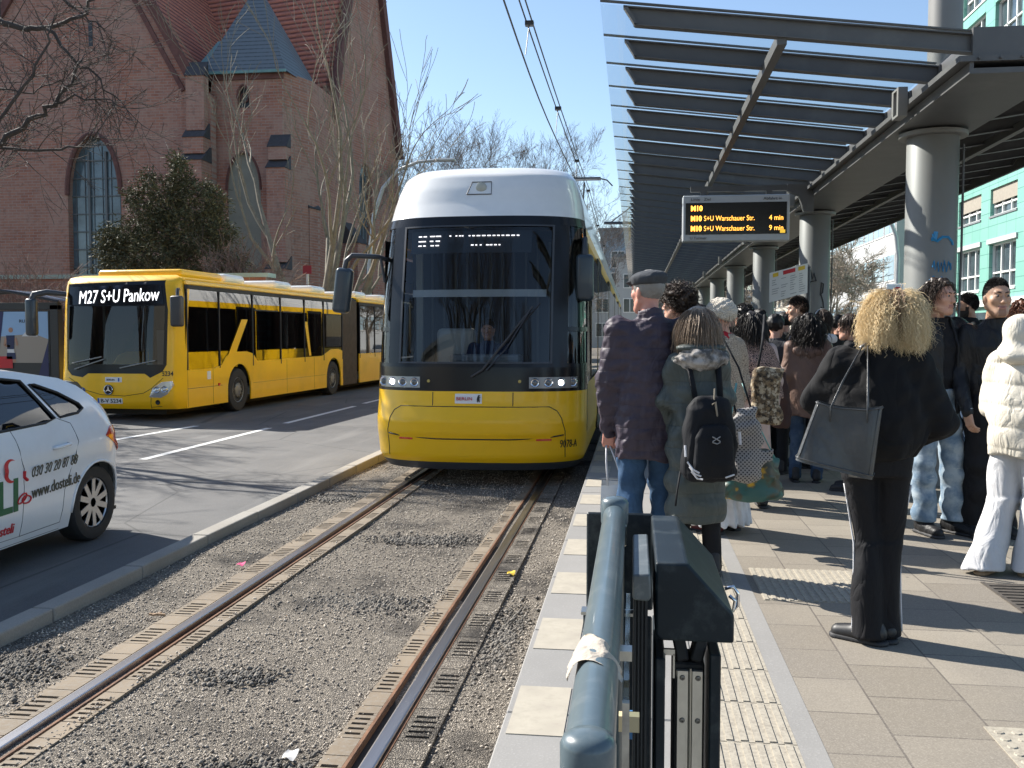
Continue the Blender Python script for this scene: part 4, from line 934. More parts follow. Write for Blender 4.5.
m = MB(); m.prism([(.70, -.045, .78), (1.06, -.045, .78), (1.06, -.045, .40), (.93, -.045, .40), (.86, -.045, .62), (.70, -.045, .69)], (0, .09, 0)); m.build('gusset_plate', CAN, D)

# ================================================================ poles, timetable board, signals
m = MB(); B_ = empty('timetable_board', (2.30, 13.2, .22), 0, 'curved white timetable board with red and yellow headers on a thin post', 'notice board')
def bb(u, v, o): a = (u-.5)*1.5; return Vector((-.48+.50*u, -.16*math.cos(a)*1.0+.1+o*.5, 1.86+.40*v+.13*u))
MB().patch(bb, 0, 1, 0, 1, 16, 2, th=.02).build('board', mat('board_white', (.72, .72, .68), .4), B_, smooth=60)
def bb2(u, v, o): p = bb(u, v, o); p.y -= .016; return p
for c_, us in (('red_lettering', [(.34, .66)]), ('header_yellow', [(.08, .22), (.74, .92)])):
    for u0, u1 in us: m = MB(); m.patch(bb2, u0, u1, .82, .95, 4, 1); m.build('header', mat(c_, (.75, .5, .03), .5), B_)
m = MB()
for q in range(4):
    for r_ in range(9):
        if random.random() < .8: m.patch(bb2, .06+q*.235, .06+q*.235+random.uniform(.08, .18), .10+r_*.075, .12+r_*.075, 3, 1)
m.build('timetable_print', mat('print_grey', (.3, .3, .3), .6), B_)
MB().lathe([(.03, 0), (.03, 2.35)], (.05, .1, 0), 12).build('post', DGR, B_)
t = empty('traffic_light', (6.0, 34.6, 0), 0, 'small traffic light showing green behind the timetable board', 'traffic light')
p0 = atY(803.5, 272, 34.6); dx = p0.x-6.0
MB().lathe([(.06, 0), (.06, 3.6)], (dx, .1, 0), 10).build('post', DGR, t)
MB().box(dx-.2, dx+.2, -.1, .1, 3.45, 4.4).build('signal_head', DGR, t, bevel=.04); MB().box(dx-.25, dx+.25, .11, .12, 3.4, 4.45).build('backboard', LIGHTG, t)
for k, c_ in enumerate(((.02, .6, .4), (.08, .06, .02), (.08, .02, .02))):
    MB().lathe([(.09, 0), (.08, -.04), (.001, -.05)], (dx, -.1, 3.62+.29*k), 14, 'y').build('lens', mat('signal_lens%d' % k, c_, .3, emis=(.1, 1, .7) if k == 0 else None, estr=2.5), t)
GALV = mat('galvanised_steel', (.42, .43, .43), .5, metal=.4, var=.1)
t = empty('street_lamp', (0, 0, 0), 0, 'tall curved galvanised street lamp in front of the blue-grey building', 'street lamp')
Yl = 38.0; pts = [atY(x, y, Yl) for x, y in ((893, 420), (896, 330), (897, 285), (898, 258), (896, 236), (889, 217), (878, 206))]
m = MB(); m.tube(pts, [.09, .09, .085, .08, .075, .07, .06], 8); m.build('pole', GALV, t, smooth=60)
a = atY(875, 204, Yl); MB().box(a.x-.5, a.x+.2, Yl-.12, Yl+.12, a.z-.06, a.z+.06).build('lamp_head', GALV, t, bevel=.03)
t = empty('stop_sign', (0, 0, 0), 0, 'white rectangular notice with red mark on a pole behind the blonde hair', 'sign')
a = atY(897, 297, 30); MB().box(a.x-.32, a.x+.32, 29.97, 30, a.z-.4, a.z+.4).build('plate', mat('sign_white', (.8, .8, .8), .4), t, bevel=.03)
MB().lathe([(.16, 0), (.15, -.01), (.001, -.011)], (a.x, 29.965, a.z+.15), 18, 'y').build('red_ring', TXR, t); MB().lathe([(.10, 0), (.001, -.008)], (a.x, 29.95, a.z+.15), 18, 'y').build('ring_centre', MATS['sign_white'], t); MB().box(a.x-.2, a.x+.2, 29.96, 29.968, a.z-.25, a.z-.18).build('print', TXK, t); MB().lathe([(.04, -.0), (.04, a.z)], (a.x, 30.06, 0), 8).build('post', GALV, t)
for x, y, Ys, s_, lb in ((868, 330, 32, .42, 'yellow diamond priority road sign standing above the blonde hair'), (771, 330, 26, .26, 'small yellow diamond sign low behind the crowd beside the second column')):
    a = atY(x, y, Ys); t = empty('priority_sign', (a.x, Ys, 0), 0, lb, 'sign')
    m = MB(); m.prism([(-s_, 0, a.z), (0, 0, a.z-s_), (s_, 0, a.z), (0, 0, a.z+s_)], (0, .03, 0)); m.build('plate', MATS['sign_white'], t)
    k = s_*.68; m = MB(); m.prism([(-k, -.01, a.z), (0, -.01, a.z-k), (k, -.01, a.z), (0, -.01, a.z+k)], (0, .008, 0)); m.build('diamond', mat('header_yellow', (.75, .5, .03), .5), t)
    MB().lathe([(.035, 0), (.035, a.z)], (0, .08, 0), 8).build('post', GALV, t)
for x, y, Ys, w_, h_, c_, lb in ((859, 332, 33, .3, .3, 'header_yellow', 'small square yellow sign left of the diamond sign'), (777, 322, 27, .22, .3, 'sign_white', 'small white and red sign on a pole beside the third column')):
    a = atY(x, y, Ys); t = empty('small_sign', (a.x, Ys, 0), 0, lb, 'sign'); MB().box(-w_, w_, -.02, 0, a.z-h_, a.z+h_).build('plate', MATS[c_], t); MB().lathe([(.1, 0), (.001, -.01)], (0, -.022, a.z), 14, 'y').build('mark', TXK if c_ != 'sign_white' else TXR, t); MB().lathe([(.03, 0), (.03, a.z)], (0, .05, 0), 8).build('post', GALV, t)
# arched lamp beyond the bus on the left
t = empty('street_lamp', (0, 0, 0), 0, 'thin arched street lamp bending over the road behind the tram mirror', 'street lamp')
Yl = 42.0; pts = [atY(x, y, Yl) for x, y in ((370, 345), (369, 290), (370, 250), (374, 215), (383, 188), (398, 170), (418, 162), (438, 160))]
m = MB(); m.tube(pts, [.12, .12, .11, .10, .09, .08, .07, .06], 8); m.build('pole', GALV, t, smooth=60)
a = pts[-1]; MB().box(a.x-.1, a.x+.8, Yl-.14, Yl+.14, a.z-.07, a.z+.05).build('lamp_head', GALV, t, bevel=.03)
m = MB(); m.lathe([(.05, 0), (.05, 2.9)], (0, 0, 0), 8); t = empty('sign_post', (atY(308, 300, 33).x, 33, 0), 0, 'thin post with a small dark red plate in front of the church trees', 'sign')
MB().lathe([(.05, 0), (.05, 4.0)], (0, 0, 0), 8).build('post', GALV, t); MB().box(-.16, .16, -.06, -.04, 3.85, 4.15).build('plate', mat('dark_red', (.2, .02, .03), .5), t)
t = empty('support_arm', (0, 0, 0), 0, 'horizontal wire support arm reaching from the canopy edge over the track', 'arm')
a = atY(604, 223, 30); b = atY(640, 223, 30); c = atY(621, 214, 30)
m = MB(); m.tube([a, b], .05, 6); m.tube([atY(610, 223, 30), atY(640, 200, 30)], .02, 5); m.build('tube', DGR, t)

# ================================================================ overhead wires
WR = mat('wire_black', (.03, .03, .03), .5)
m = MB(); m.tube([(-1.50+.06*math.sin(y*.3), y, 5.47) for y in np.linspace(2, 90, 60)], .012, 4); w1 = tag(m.build('contact_wire', WR), 'lower single overhead contact wire above the tram track', 'wire')
m = MB(); m.tube([(-1.52, y, 6.25-.25*math.sin((y % 30)/30*PI)) for y in np.linspace(1, 90, 90)], .011, 4); m.tube([(-1.44, y, 6.25-.25*math.sin((y % 30)/30*PI)) for y in np.linspace(1, 90, 90)], .011, 4)
w2 = m.build('messenger_cable', WR); tag(w2, 'upper double overhead cable above the tram track', 'wire')
m = MB()
for y in (8, 13, 18, 24, 30, 38, 46): m.tube([(-1.50, y, 5.47), (-1.48, y+.3, 6.25-.25*math.sin((y % 30)/30*PI))], .007, 4); m.box(-1.54, -1.42, y+.25, y+.35, 6.2-.25*math.sin((y % 30)/30*PI), 6.26-.25*math.sin((y % 30)/30*PI))
m.build('droppers', WR, w2)

# ================================================================ FOREGROUND RAILING AND GATE DRIVE
RBL = mat('railing_blue_grey_paint', (.085, .118, .135), .32, coat=.2, var=.08, vscale=8, dirt=(.25, .27, .27), dscale=18, damt=.25)
DKG = mat('gate_dark_paint', (.014, .021, .027), .42, spec=.25, var=.1, vscale=10, dirt=(.12, .14, .14), dscale=14, damt=.3)
t = empty('handrail', (-.045, 0, .22), 0, 'blue-grey steel tube handrail in the foreground with rounded end caps', 'railing')
m = MB(); m.lathe([(.027, .965), (.028, .975), (.028, 2.30), (.027, 2.31)], (0, 0, .975), 32, 'y'); m.build('rail', RBL, t, smooth=50)
for y in (.965, 2.33):
    m = MB(); q = .87 if y < 2 else 1; m.lathe([(.025, -.98), (.025, -.05), (.030*q, -.045), (.034*q, -.03), (.034*q, .018), (.030*q, .026), (.02*q, .031), (.001, .033)], (0, y, .975+(.0 if y < 2 else .012)), 28); m.build('post', RBL, t, smooth=45)
MB().box(-.030, .030, 2.30, 2.36, .9, .955).build('clamp', STL, t, bevel=.004)
MB().box(-.008, .008, 1.15, 1.165, .80, .95).build('rail_bracket', STL, t); MB().box(.025, .045, 1.4, 1.43, .93, .945).build('rail_bracket', STL, t)
t = empty('glass_screen', (0, 0, 0), 0, 'thin upright clear screen edge between handrail and gate box', 'screen')
m = MB(); m.box(-.012, -.004, 1.30, 1.85, .34, 1.13); m.build('pane', glass('pane_glass', (.75, .82, .8), .9, .05, 1.5, .1), t)
m = MB(); m.box(-.013, -.003, 1.288, 1.30, .34, 1.13); m.build('steel_edge', mat('worn_steel_edge', (.4, .38, .34), .5, metal=.5, var=.3, vscale=20), t); 
m = MB(); m.box(-.02, .012, 1.45, 1.47, 1.02, 1.045); m.build('clip', mat('tan_plastic', (.45, .36, .22), .6), t)
t = empty('gate_drive', (0, 0, 0), 0, 'dark steel gate drive box with chamfered cover, posts and steel hinge in the foreground', 'gate')
X0 = .045
def hx(px, Y, z): return (px-634)/940*Y
hood = [(X0, 1.188), (X0+.064, 1.188), (X0+.155, 1.088), (X0+.155, 1.030), (X0+.012, 1.030), (X0, 1.042)]
m = MB(); m.prism([(x, 1.87, z) for x, z in hood], (0, .50, 0)); m.build('housing', DKG, t, bevel=.006, seg=3, smooth=30)
sm_ = [(.0, 1.180), (.034, 1.182), (.036, 1.135), (.030, 1.128), (.004, 1.130), (0, 1.135)]
m = MB(); m.prism([(x, 1.80, z) for x, z in sm_], (0, .37, 0)); m.build('side_housing', mat('grey_housing', (.10, .115, .12), .4, var=.1, vscale=20, dirt=(.3, .3, .3), dscale=25, damt=.4), t, bevel=.004, seg=2, smooth=30)
m = MB(); m.box(.002, .030, 1.82, 2.1, .22, 1.13); 
for i in range(4): m.box(.004+i*.007, .007+i*.007, 1.812, 1.82, .22, 1.128)
m.build('rubber_post', BLM, t)
m = MB(); m.box(X0+.002, X0+.022, 1.90, 2.2, .22, .985); m.box(X0+.112, X0+.135, 1.92, 2.2, .22, .99); m.build('post', DKG, t, bevel=.003)
m = MB()
m.beam((X0+.045, 2.0, 1.035), (X0+.062, 1.98, .955), .026, .05, up=(0, 1, 0)); m.beam((X0+.108, 2.0, 1.035), (X0+.086, 1.98, .955), .026, .05, up=(0, 1, 0)); m.box(X0+.04, X0+.105, 1.955, 2.05, .22, .958); m.build('rubber_arm', BLM, t, bevel=.004)
m = MB(); m.box(X0+.046, X0+.0735, 1.945, 1.952, .22, .947); m.build('hinge_leaf', STL, t, bevel=.003); m = MB(); m.box(X0+.0765, X0+.103, 1.945, 1.952, .22, .947); hl = m.build('hinge_leaf', STL, t, bevel=.003)
m = MB(); m.lathe([(.003, .22), (.003, .95)], (X0+.075, 1.945, 0), 8); m.build('hinge_pin', STL, t)
for x in (X0+.059, X0+.091):
    for z in (.93, .84, .60, .45): MB().lathe([(.006, 1.945), (.005, 1.942), (.0025, 1.9415), (.002, 1.944), (.0005, 1.944)], (x, 0, z), 12, 'y').build('screw', mat('dark_screw', (.2, .19, .18), .35, metal=.8), t)
m = MB(); m.box(X0+.020, X0+.043, 1.94, 1.95, .978, .99); m.box(X0+.020, X0+.024, 1.94, 1.95, .93, .98); m.box(X0+.039, X0+.043, 1.94, 1.95, .93, .98); m.build('latch', STL, t)
m = MB(); m.tube([(X0+.15, 2.02, 1.10), (X0+.168, 2.02, 1.105), (X0+.178, 2.02, 1.09), (X0+.178, 2.02, 1.065), (X0+.168, 2.02, 1.05), (X0+.172, 2.02, 1.075), (X0+.16, 2.02, 1.085)], .004, 8); m.build('hook', CHR, t, smooth=180)
MB().box(-.118, .052, 2.40, 2.41, .935, 1.185).build('rear_plate', DKG, t, bevel=.004); MB().box(-.125, .05, 2.38, 2.39, .24, .925).build('rear_plate', DKG, t, bevel=.004)
m = MB(); m.box(-.13, .03, 2.37, 2.42, .926, .934); m.build('plate_bracket', STL, t)
MB().box(-.004, .010, 1.93, 1.935, .80, .86).build('blue_sticker', mat('sticker_blue', (.05, .18, .4), .5), t)
# crumpled tissue hanging on the tube
def tis(u, v, o):
    a = -1.25+2.3*u; r = .031+.003*math.sin(7*u+4*v)+.0015*math.sin(15*v-6*u)
    edge = .25*math.sin(5*u+1)+.2*math.sin(11*u)
    y = 1.235+(v-.5)*(.10+.04*edge)+.01*math.sin(7*u)
    drop = max(0, abs(u-.42)-.30)*.05
    return Vector((-.045+math.sin(a)*(r+drop*.6)-.004, y, 1.195+math.cos(a)*r-drop*1.3+.0015*math.sin(12*u+9*v)))
m = MB(); m.patch(tis, 0, 1, 0, 1, 26, 18, th=.0008); tag(m.build('paper_tissue', mat('tissue_paper', (.42, .37, .31), .95, var=.08, vscale=30, bump=.3, bscale=90), None, smooth=180), 'crumpled cream paper tissue draped over the blue-grey handrail', 'tissue')
# ================================================================ CHURCH
n = NT('church_brick'); br = n.n('TexBrick'); br.inputs['Scale'].default_value = 1; br.inputs['Brick Width'].default_value = .50; br.inputs['Row Height'].default_value = .16; br.inputs['Mortar Size'].default_value = .018; br.inputs[1].default_value = (.38, .17, .12, 1); br.inputs[2].default_value = (.29, .12, .088, 1); br.inputs[3].default_value = (.32, .24, .21, 1)
n.l(n.map(rot=(PI/2, 0, 0)), br.inputs[0]); a = n.noise(scale=.45, detail=6, rough=.65); b = n.noise(scale=3.5, detail=4)
cc = n.mix(n.rng(a, .4, .62, 0, .7), br.outputs[0], (.37, .24, .20)); cc = n.mix(n.rng(b, .52, .7, 0, .5), cc, (.16, .09, .08)); n.col(cc); n.set(rough=.9, spec=.2); n.bump(b, .4, .03); CB = n.m
n = NT('roof_tiles_red'); wv = n.n('TexWave', wave_type='BANDS', bands_direction='Z'); wv.inputs['Scale'].default_value = .95; wv.inputs['Distortion'].default_value = .5; n.l(n.map(), wv.inputs[0]); a = n.noise(scale=5, detail=4)
w2_ = n.n('TexVoronoi'); w2_.inputs['Scale'].default_value = 3.2; n.l(n.map(), w2_.inputs[0]); spx = n.n('SeparateColor'); n.l(w2_.outputs['Color'], spx.inputs[0])
cc = n.mix(n.rng(wv.outputs['Fac'], .1, .5), (.14, .04, .028), (.58, .20, .125)); cc = n.mix(n.math('MULTIPLY', spx.outputs[0], .55), cc, (.36, .14, .10)); cc = n.mix(n.rng(a, .5, .7, 0, .35), cc, (.17, .085, .07)); n.col(cc); n.set(rough=.8); n.bump(wv.outputs['Fac'], .7, .06); RT = n.m
n = NT('slate'); wv = n.n('TexWave', wave_type='BANDS', bands_direction='Z'); wv.inputs['Scale'].default_value = 1.3; n.l(n.map(), wv.inputs[0]); a = n.noise(scale=6); cc = n.mix(n.rng(wv.outputs['Fac'], .0, .3), (.045, .05, .058), (.13, .15, .175)); n.col(n.mix(n.rng(a, .4, .7, 0, .5), cc, (.14, .17, .2))); n.set(rough=.5); SLT = n.m
CGD = mat('dark_stone_cap', (.055, .05, .055), .8, var=.2)
CWN = mat('church_window_glass', (.10, .14, .17), .12, var=.5, vscale=.6, spec=.8)
COP = mat('copper_green', (.14, .26, .26), .6, var=.15, vscale=2)
CH = empty('church', (-29, 50, 0), 0, 'large dark red brick church with tall pointed windows and red tiled roofs behind the bus', 'church')
cof = Vector((-29, 50, 0))
def A(px, py, Y=50): v = atY(px, py, Y)-cof; return v
def fA(u, v, o): return Vector((u, 0-o, v))
def P2(*l): return [(A(x, y).x, A(x, y).z) for x, y in l]
def lancet(x0, x1, zb, zt, n=8):
    w = x1-x0; xc = (x0+x1)/2; h = min(zt-zb, w*1.05); zs = zt-h; P = [(x0, zb), (x1, zb), (x1, zs)]
    for i in range(1, n): a = i/n; P.append((x1-w/2*(1-math.cos(a*PI/2))*1.0, zs+h*math.sin(a*PI/2)))
    P.append((xc, zt)); 
    for i in range(n-1, 0, -1): a = i/n; P.append((x0+w/2*(1-math.cos(a*PI/2)), zs+h*math.sin(a*PI/2)))
    P.append((x0, zs)); return P
(wx0, wz0), (wx1, _), (_, wz1) = P2((70, 285), (123, 285), (97, 134))
LW = lancet(wx0, wx1, wz0-1, wz1)
out = P2((-43, 90), (81, -127), (195, 84)); zb = -1.0
G = [(out[0][0], zb), (out[2][0]+.9, zb), (out[2][0]+.9, out[2][1]-.6), (out[2][0], out[2][1]), out[1], out[0]]
panel(G, fA, [LW], 2.5, th=.6).build('gable_wall', CB, CH)
wn = panel(LW, lambda u, v, o: Vector((u, .45, v)), [], 1.0).build('window', CWN, CH)
m = MB(); zt = wz1
for t_ in (.34, .66): x = wx0+(wx1-wx0)*t_; m.box(x-.06, x+.06, .32, .44, wz0-1, wz1-.9)
for i in range(9): z = wz0-1+i*1.0; m.box(wx0, wx1, .38, .44, z, z+.07)
for i in range(6): x = wx0+(wx1-wx0)*(i+.5)/6; m.box(x-.012, x+.012, .40, .44, wz0-1, wz1-.6)
m.build('mullions', mat('mullion_grey', (.12, .13, .14), .6), wn)
m = MB(); m.tube([Vector((x, -.05, z)) for x, z in LW[2:]], .14, 6); m.build('arch_moulding', mat('brick_dark', (.13, .055, .048), .85, var=.25, vscale=4), CH)
sl_ = A(237/2.56, 80/2.56+0); m = MB(); c = A(90.5, 28); m.box(c.x-.12, c.x+.12, -.03, .0, c.z-1.0, c.z+.4); m.build('slit_window', mat('slit_dark', (.03, .035, .045), .5), CH)
# raked gable edge, stepped coping
m = MB(); a, b = A(81, -127), A(195, 84)
for k, (off, w_, d_) in enumerate(((0, .55, .18), (-.75, .25, .10))):
    dn = Vector((off*.88, 0, off*.47)); m.beam(a+dn+Vector((0, -d_/2, 0)), b+dn+Vector((0, -d_/2, 0)), d_, w_, up=(0, 0, 1))
a, b = A(81, -127), A(-43, 90); m.beam(a+Vector((0, -.1, 0)), b+Vector((0, -.1, 0)), .2, .55)
m.build('gable_coping', MATS['brick_dark'], CH)
# corner buttress with slate weatherings
x0, x1 = A(190, 100).x, A(208, 100).x
for (ya, yb, dep, ex) in ((72, 132, .5, 0), (134, 156, .8, .05), (158, 300, 1.2, .12)):
    zt, zb_ = A(200, ya).z, A(200, yb).z; m = MB(); m.box(x0-ex, x1+ex, -dep, 0.1, max(zb_, -1), zt-.3); m.build('buttress', CB, CH)
    m = MB(); m.prism([(x0-ex-.05, -dep-.08, zt-.32), (x0-ex-.05, 0, zt+.55), (x0-ex-.05, 0, zt-.32)], (x1-x0+2*ex+.1, 0, 0)); m.build('weathering', CGD, CH)
# polygonal stair turret
Yt = 1.0
def At(px, py, Y): v = atY(px, py, Y)-cof; return v
tz = At(240, 72, 51).z; tx0, tx1 = At(211, 72, 51).x, At(282, 72, 51).x
(bx0, bz0), (bx1, _), (_, bz1) = [(At(x, y, 51).x, At(x, y, 51).z) for x, y in ((228, 282), (262, 282), (246, 152))]
BA = lancet(bx0, bx1, bz0, bz1); (sx0, sz0), (sx1, sz1) = [(At(x, y, 51).x, At(x, y, 51).z) for x, y in ((237.5, 108), (249, 85))]
SW = lancet(sx0, sx1, sz0, sz1, 5)
panel([(tx0, -1), (tx1, -1), (tx1, tz), (tx0, tz)], lambda u, v, o: Vector((u, Yt-o, v)), [BA, SW], 1.5, th=.4).build('turret_wall', CB, CH)
panel(BA, lambda u, v, o: Vector((u, Yt+.22, v)), [], 1.5).build('blind_arch', mat('plaster_grey', (.25, .245, .21), .9, var=.08, vscale=1.5), CH)
panel(SW, lambda u, v, o: Vector((u, Yt+.3, v)), [], 1.5).build('window', mat('slit_dark', (.03, .035, .045), .5), CH)
m = MB(); m.tube([((sx0+sx1)/2+.22*math.cos(2*PI*i/12), Yt+.22, (sz0+sz1)/2+.25*math.sin(2*PI*i/12)) for i in range(13)], .05, 5); m.tube([((x), Yt-.02, z) for x, z in SW[2:]], .07, 5); m.tube([(x, Yt-.02, z) for x, z in BA[2:]], .07, 5); m.build('tracery', MATS['brick_dark'], CH)
m = MB(); bk = [(tx0, Yt+.4), (tx1, Yt+.4), (tx1+.9, Yt+2.4), (tx1+.9, 12), (tx0-.8, 12), (tx0-.8, Yt+2.2)]
m.prism([(x, y, -1) for x, y in bk], (0, 0, tz+1)); m.prism([(tx1, Yt, -1), (tx1, Yt+.4, -1), (tx1+.9, Yt+2.4, -1)], (0, 0, tz+1)); m.build('turret_body', CB, CH)
m = MB(); m.box(tx0-.1, tx1+.1, Yt-.12, Yt+.0, tz-.45, tz-.1); m.build('cornice', MATS['brick_dark'], CH)
ap = At(258, -16, 53); e = [(tx0-.5, Yt-.35, tz-.1), (tx1+.35, Yt-.35, tz-.1), (tx1+.55, Yt+2.3, tz-.1), (tx1+.3, 7, tz), (tx0-1.0, 7, tz), (tx0-1.6, Yt+2.2, tz-.1)]
m = MB(); m.add([ap]+[Vector(p) for p in e], [(0, i+1, (i+1) % 6+1) for i in range(6)]); m.build('turret_roof', SLT, CH)
m = MB(); m.beam(Vector(e[0])+Vector((-.25, -.0, .0)), At(222, 42, 53), .5, .12); m.beam(Vector(e[0]), Vector(e[1]), .1, .14); m.build('copper_flashing', COP, CH)
bx0_, bx1_ = At(266, 200, 50).x, At(284, 200, 50).x
for (ya, yb, dep) in ((140, 158, .6), (162, 262, .9), (264, 300, 1.2)):
    zt, zb_ = At(270, ya, 50).z, At(270, yb, 50).z; m = MB(); m.box(bx0_, bx1_, Yt-dep, Yt+.02, max(zb_, -1), zt-.25); m.build('buttress', CB, CH)
    m = MB(); m.prism([(bx0_-.06, Yt-dep-.08, zt-.28), (bx0_-.06, Yt, zt+.5), (bx0_-.06, Yt, zt-.28)], (bx1_-bx0_+.12, 0, 0)); m.build('weathering', CGD, CH)
# right gable, turned towards the street
Q1 = At(292, 300, 53); Q2 = At(403, 300, 67); Q1.z = 0; Q2.z = 0
dq = (Q2-Q1).normalized(); nq = Vector((dq.y, -dq.x, 0))
def onplane(px, py):
    d = ray(px, py); o_ = Vector((0, 0, CZ))-cof; t_ = (Q1-o_).dot(nq)/d.dot(nq); p = o_+d*t_; return ((p-Q1).dot(dq), p.z)
fB = lambda u, v, o: Q1+dq*u+nq*o+Vector((0, 0, v))
PB = [onplane(*p) for p in ((329, 118), (365, -130), (398, 160))]; uL = onplane(292, 200)[0]; uR = onplane(402, 290)[0]
(ax0, az0), (ax1, _) = onplane(360, 300), onplane(373, 300); az1 = onplane(366, 163)[1]
LB = lancet(ax0, ax1, 0.5, az1)
panel([(uL, -1), (uR, -1), (PB[2][0], PB[2][1]), PB[1], PB[0], (uL, PB[0][1]-.3)], fB, [LB], 3.0, th=.6).build('gable_wall', CB, CH)
wn = panel(LB, lambda u, v, o: fB(u, v, -.45), [], 1.5).build('window', mat('church_window_bright', (.30, .42, .5), .1, spec=.8), CH)
m = MB()
for t_ in (.25, .5, .75): u = ax0+(ax1-ax0)*t_; m.beam(fB(u, .5, -.3), fB(u, az1-.8, -.3), .14, .14)
for i in range(8): m.beam(fB(ax0, 1+i*1.6, -.32), fB(ax1, 1+i*1.6, -.32), .06, .08)
m.build('mullions', MATS['mullion_grey'], wn)
m = MB(); m.beam(fB(*PB[1], .15), fB(*PB[2], .15), .4, .5); m.beam(fB(*PB[1], .15), fB(*PB[0], .15), .4, .5); m.build('gable_coping', MATS['brick_dark'], CH)
for u0, w_ in ((uL+.1, 1.2), (uR-1.4, 1.6), (PB[0][0]+1.5, 1.1)):
    m = MB(); zt = 7.5 if u0 > uL+5 else 9
    m.prism([fB(u0, -1, 0), fB(u0+w_, -1, 0), fB(u0+w_, -1, 1.1), fB(u0, -1, 1.1)], (0, 0, zt+1)); m.build('buttress', CB, CH)
    m = MB(); m.prism([fB(u0-.05, zt, 0), fB(u0-.05, zt+1.4, 0), fB(u0-.05, zt, 1.2)], dq*(w_+.1)); m.build('weathering', CGD, CH)
m = MB(); pa, pb = fB(*PB[0], 0), fB(*PB[1], 0); sh = -nq*26
m.add([pa, pb, pb+sh, pa+sh+Vector((0, 0, 0))], [(0, 1, 2, 3)]); pc = fB(*PB[2], 0); m.add([pb, pc, pc+sh, pb+sh], [(0, 1, 2, 3)]); m.build('roof', RT, CH)
m = MB(); a, b = A(81, -127), A(195, 84); c = A(-43, 90); bb_ = Vector((0, 26, 0)); a.y += .3; b.y += .3; c.y += .3
m.add([b, b+bb_, a+bb_, a], [(0, 1, 2, 3)]); m.add([c, a, a+bb_, c+bb_], [(0, 1, 2, 3)]); m.build('roof', RT, CH)
m = MB(); p = fB(uL, 0, -.1); m.prism([p, p+dq*.3, p+dq*.3-nq*8, p-nq*8], (0, 0, PB[0][1]-.3)); m.tube([fB(uL+1.8, 0, .2), fB(uL+1.8, 13, .2)], .09, 6); m.tube([fB(uL+2.6, 0, .2), fB(uL+2.6, 13, .2)], .09, 6); m.build('return_wall', CB, CH)

# churchyard wall with copper-green coping
CWL = empty('boundary_wall', (-32, 26, 0), 0, 'dark brick churchyard wall with pale green coping behind the bus shelter', 'wall')
MB().box(-22, 21.5, 0, .4, -.1, 3.3).build('brickwork', CB, CWL); MB().box(-22, 21.6, -.1, .5, 3.3, 3.42).build('coping', mat('pale_green_coping', (.30, .38, .33), .6, var=.15, vscale=2), CWL)
MB().box(-60, -12, 26.5, 49, -.08, .02).build('churchyard_lawn', mat('dry_lawn', (.06, .065, .03), .95, var=.3))['kind'] = 'structure'

# ================================================================ TREES
BARK = mat('bark_grey_green', (.19, .165, .125), .85, var=.25, vscale=5, bump=.3, bscale=30)
BARKD = mat('bark_dark', (.055, .045, .04), .9, var=.25, vscale=6)
BARKF = mat('bark_far', (.12, .10, .088), .9)
BARKP = mat('bark_pale_twigs', (.30, .25, .20), .9, var=.2)
def limb(mb, tw, p, d, L, r, depth, rnd, up=.25, spread=.7, twn=3, minr=.008, budget=None):
    k = 5; pts = [p]; rs = [r]; q = p.copy(); dd = d.copy(); cur = Vector((rnd.gauss(0, 1), rnd.gauss(0, 1), rnd.gauss(0, .4)))*.12
    for i in range(k):
        dd = (dd+cur*.5+Vector((rnd.gauss(0, .09), rnd.gauss(0, .09), rnd.gauss(0, .07)+up*.10))).normalized(); q = q+dd*(L/k); pts.append(q.copy()); rs.append(max(minr, r*(1-.62*(i+1)/k)))
    (mb if depth > 1 else tw).tube(pts, rs, 6 if r > .08 else (4 if r > .025 else 3), caps=False)
    if depth <= 0: return
    nb = twn if depth > 1 else twn+1
    for j in range(nb):
        t = .25+.75*(j+rnd.random()*.8)/nb; i = min(k-1, int(t*k)); f = t*k-i; o_ = pts[i].lerp(pts[i+1], min(1, f)); base = (pts[i+1]-pts[i]).normalized()
        s = Vector((rnd.gauss(0, 1), rnd.gauss(0, 1), rnd.gauss(0, .6))); s = (s-base*s.dot(base)).normalized(); nd = (base+s*spread*rnd.uniform(.7, 1.25)+Vector((0, 0, up*.4))).normalized()
        limb(mb, tw, o_, nd, L*rnd.uniform(.5, .78), rs[i]*.62, depth-1, rnd, up, spread, twn, minr)
    limb(mb, tw, pts[-1], dd, L*.6, rs[-1], depth-1, rnd, up, spread, twn, minr)
def bare_tree(loc, H, seed, label, stems=1, bark=None, r=.16, depth=5, spread=.7, first=.28, lean=.25, twn=3, up=.3, minr=.009, stemdirs=None, name='bare_tree', group=None):
    rnd = random.Random(seed); t = empty(name, loc, 0, label, 'tree', group); mb = MB(); tw = MB()
    if stems == 1: mb.tube([(0, 0, -.3), (0.02, 0, H*first*.5), (.05, .03, H*first)], [r*1.25, r*1.05, r*.9], 8)
    for s in range(max(1, stems) if stems > 1 else 4):
        if stemdirs: d = Vector(stemdirs[s % len(stemdirs)]).normalized(); p0 = Vector((0, 0, 0)) if stems > 1 else Vector((.05, .03, H*first))
        else:
            a = 2*PI*s/(stems if stems > 1 else 4)+rnd.random(); d = Vector((math.cos(a)*lean, math.sin(a)*lean, 1)).normalized() if s or stems > 1 else Vector((.05, 0, 1)); p0 = Vector((0, 0, -.2)) if stems > 1 else Vector((.05, .03, H*first*rnd.uniform(.75, 1)))
        limb(mb, tw, p0, d, (H*.50 if stems > 1 else H*(1-first)*.45), r*(.8 if stems > 1 else .62), depth, rnd, up, spread, twn, minr)
    o1 = mb.build('trunk', bark or BARK, t, smooth=180); o2 = tw.build('twigs', bark or BARK, t)
    return t
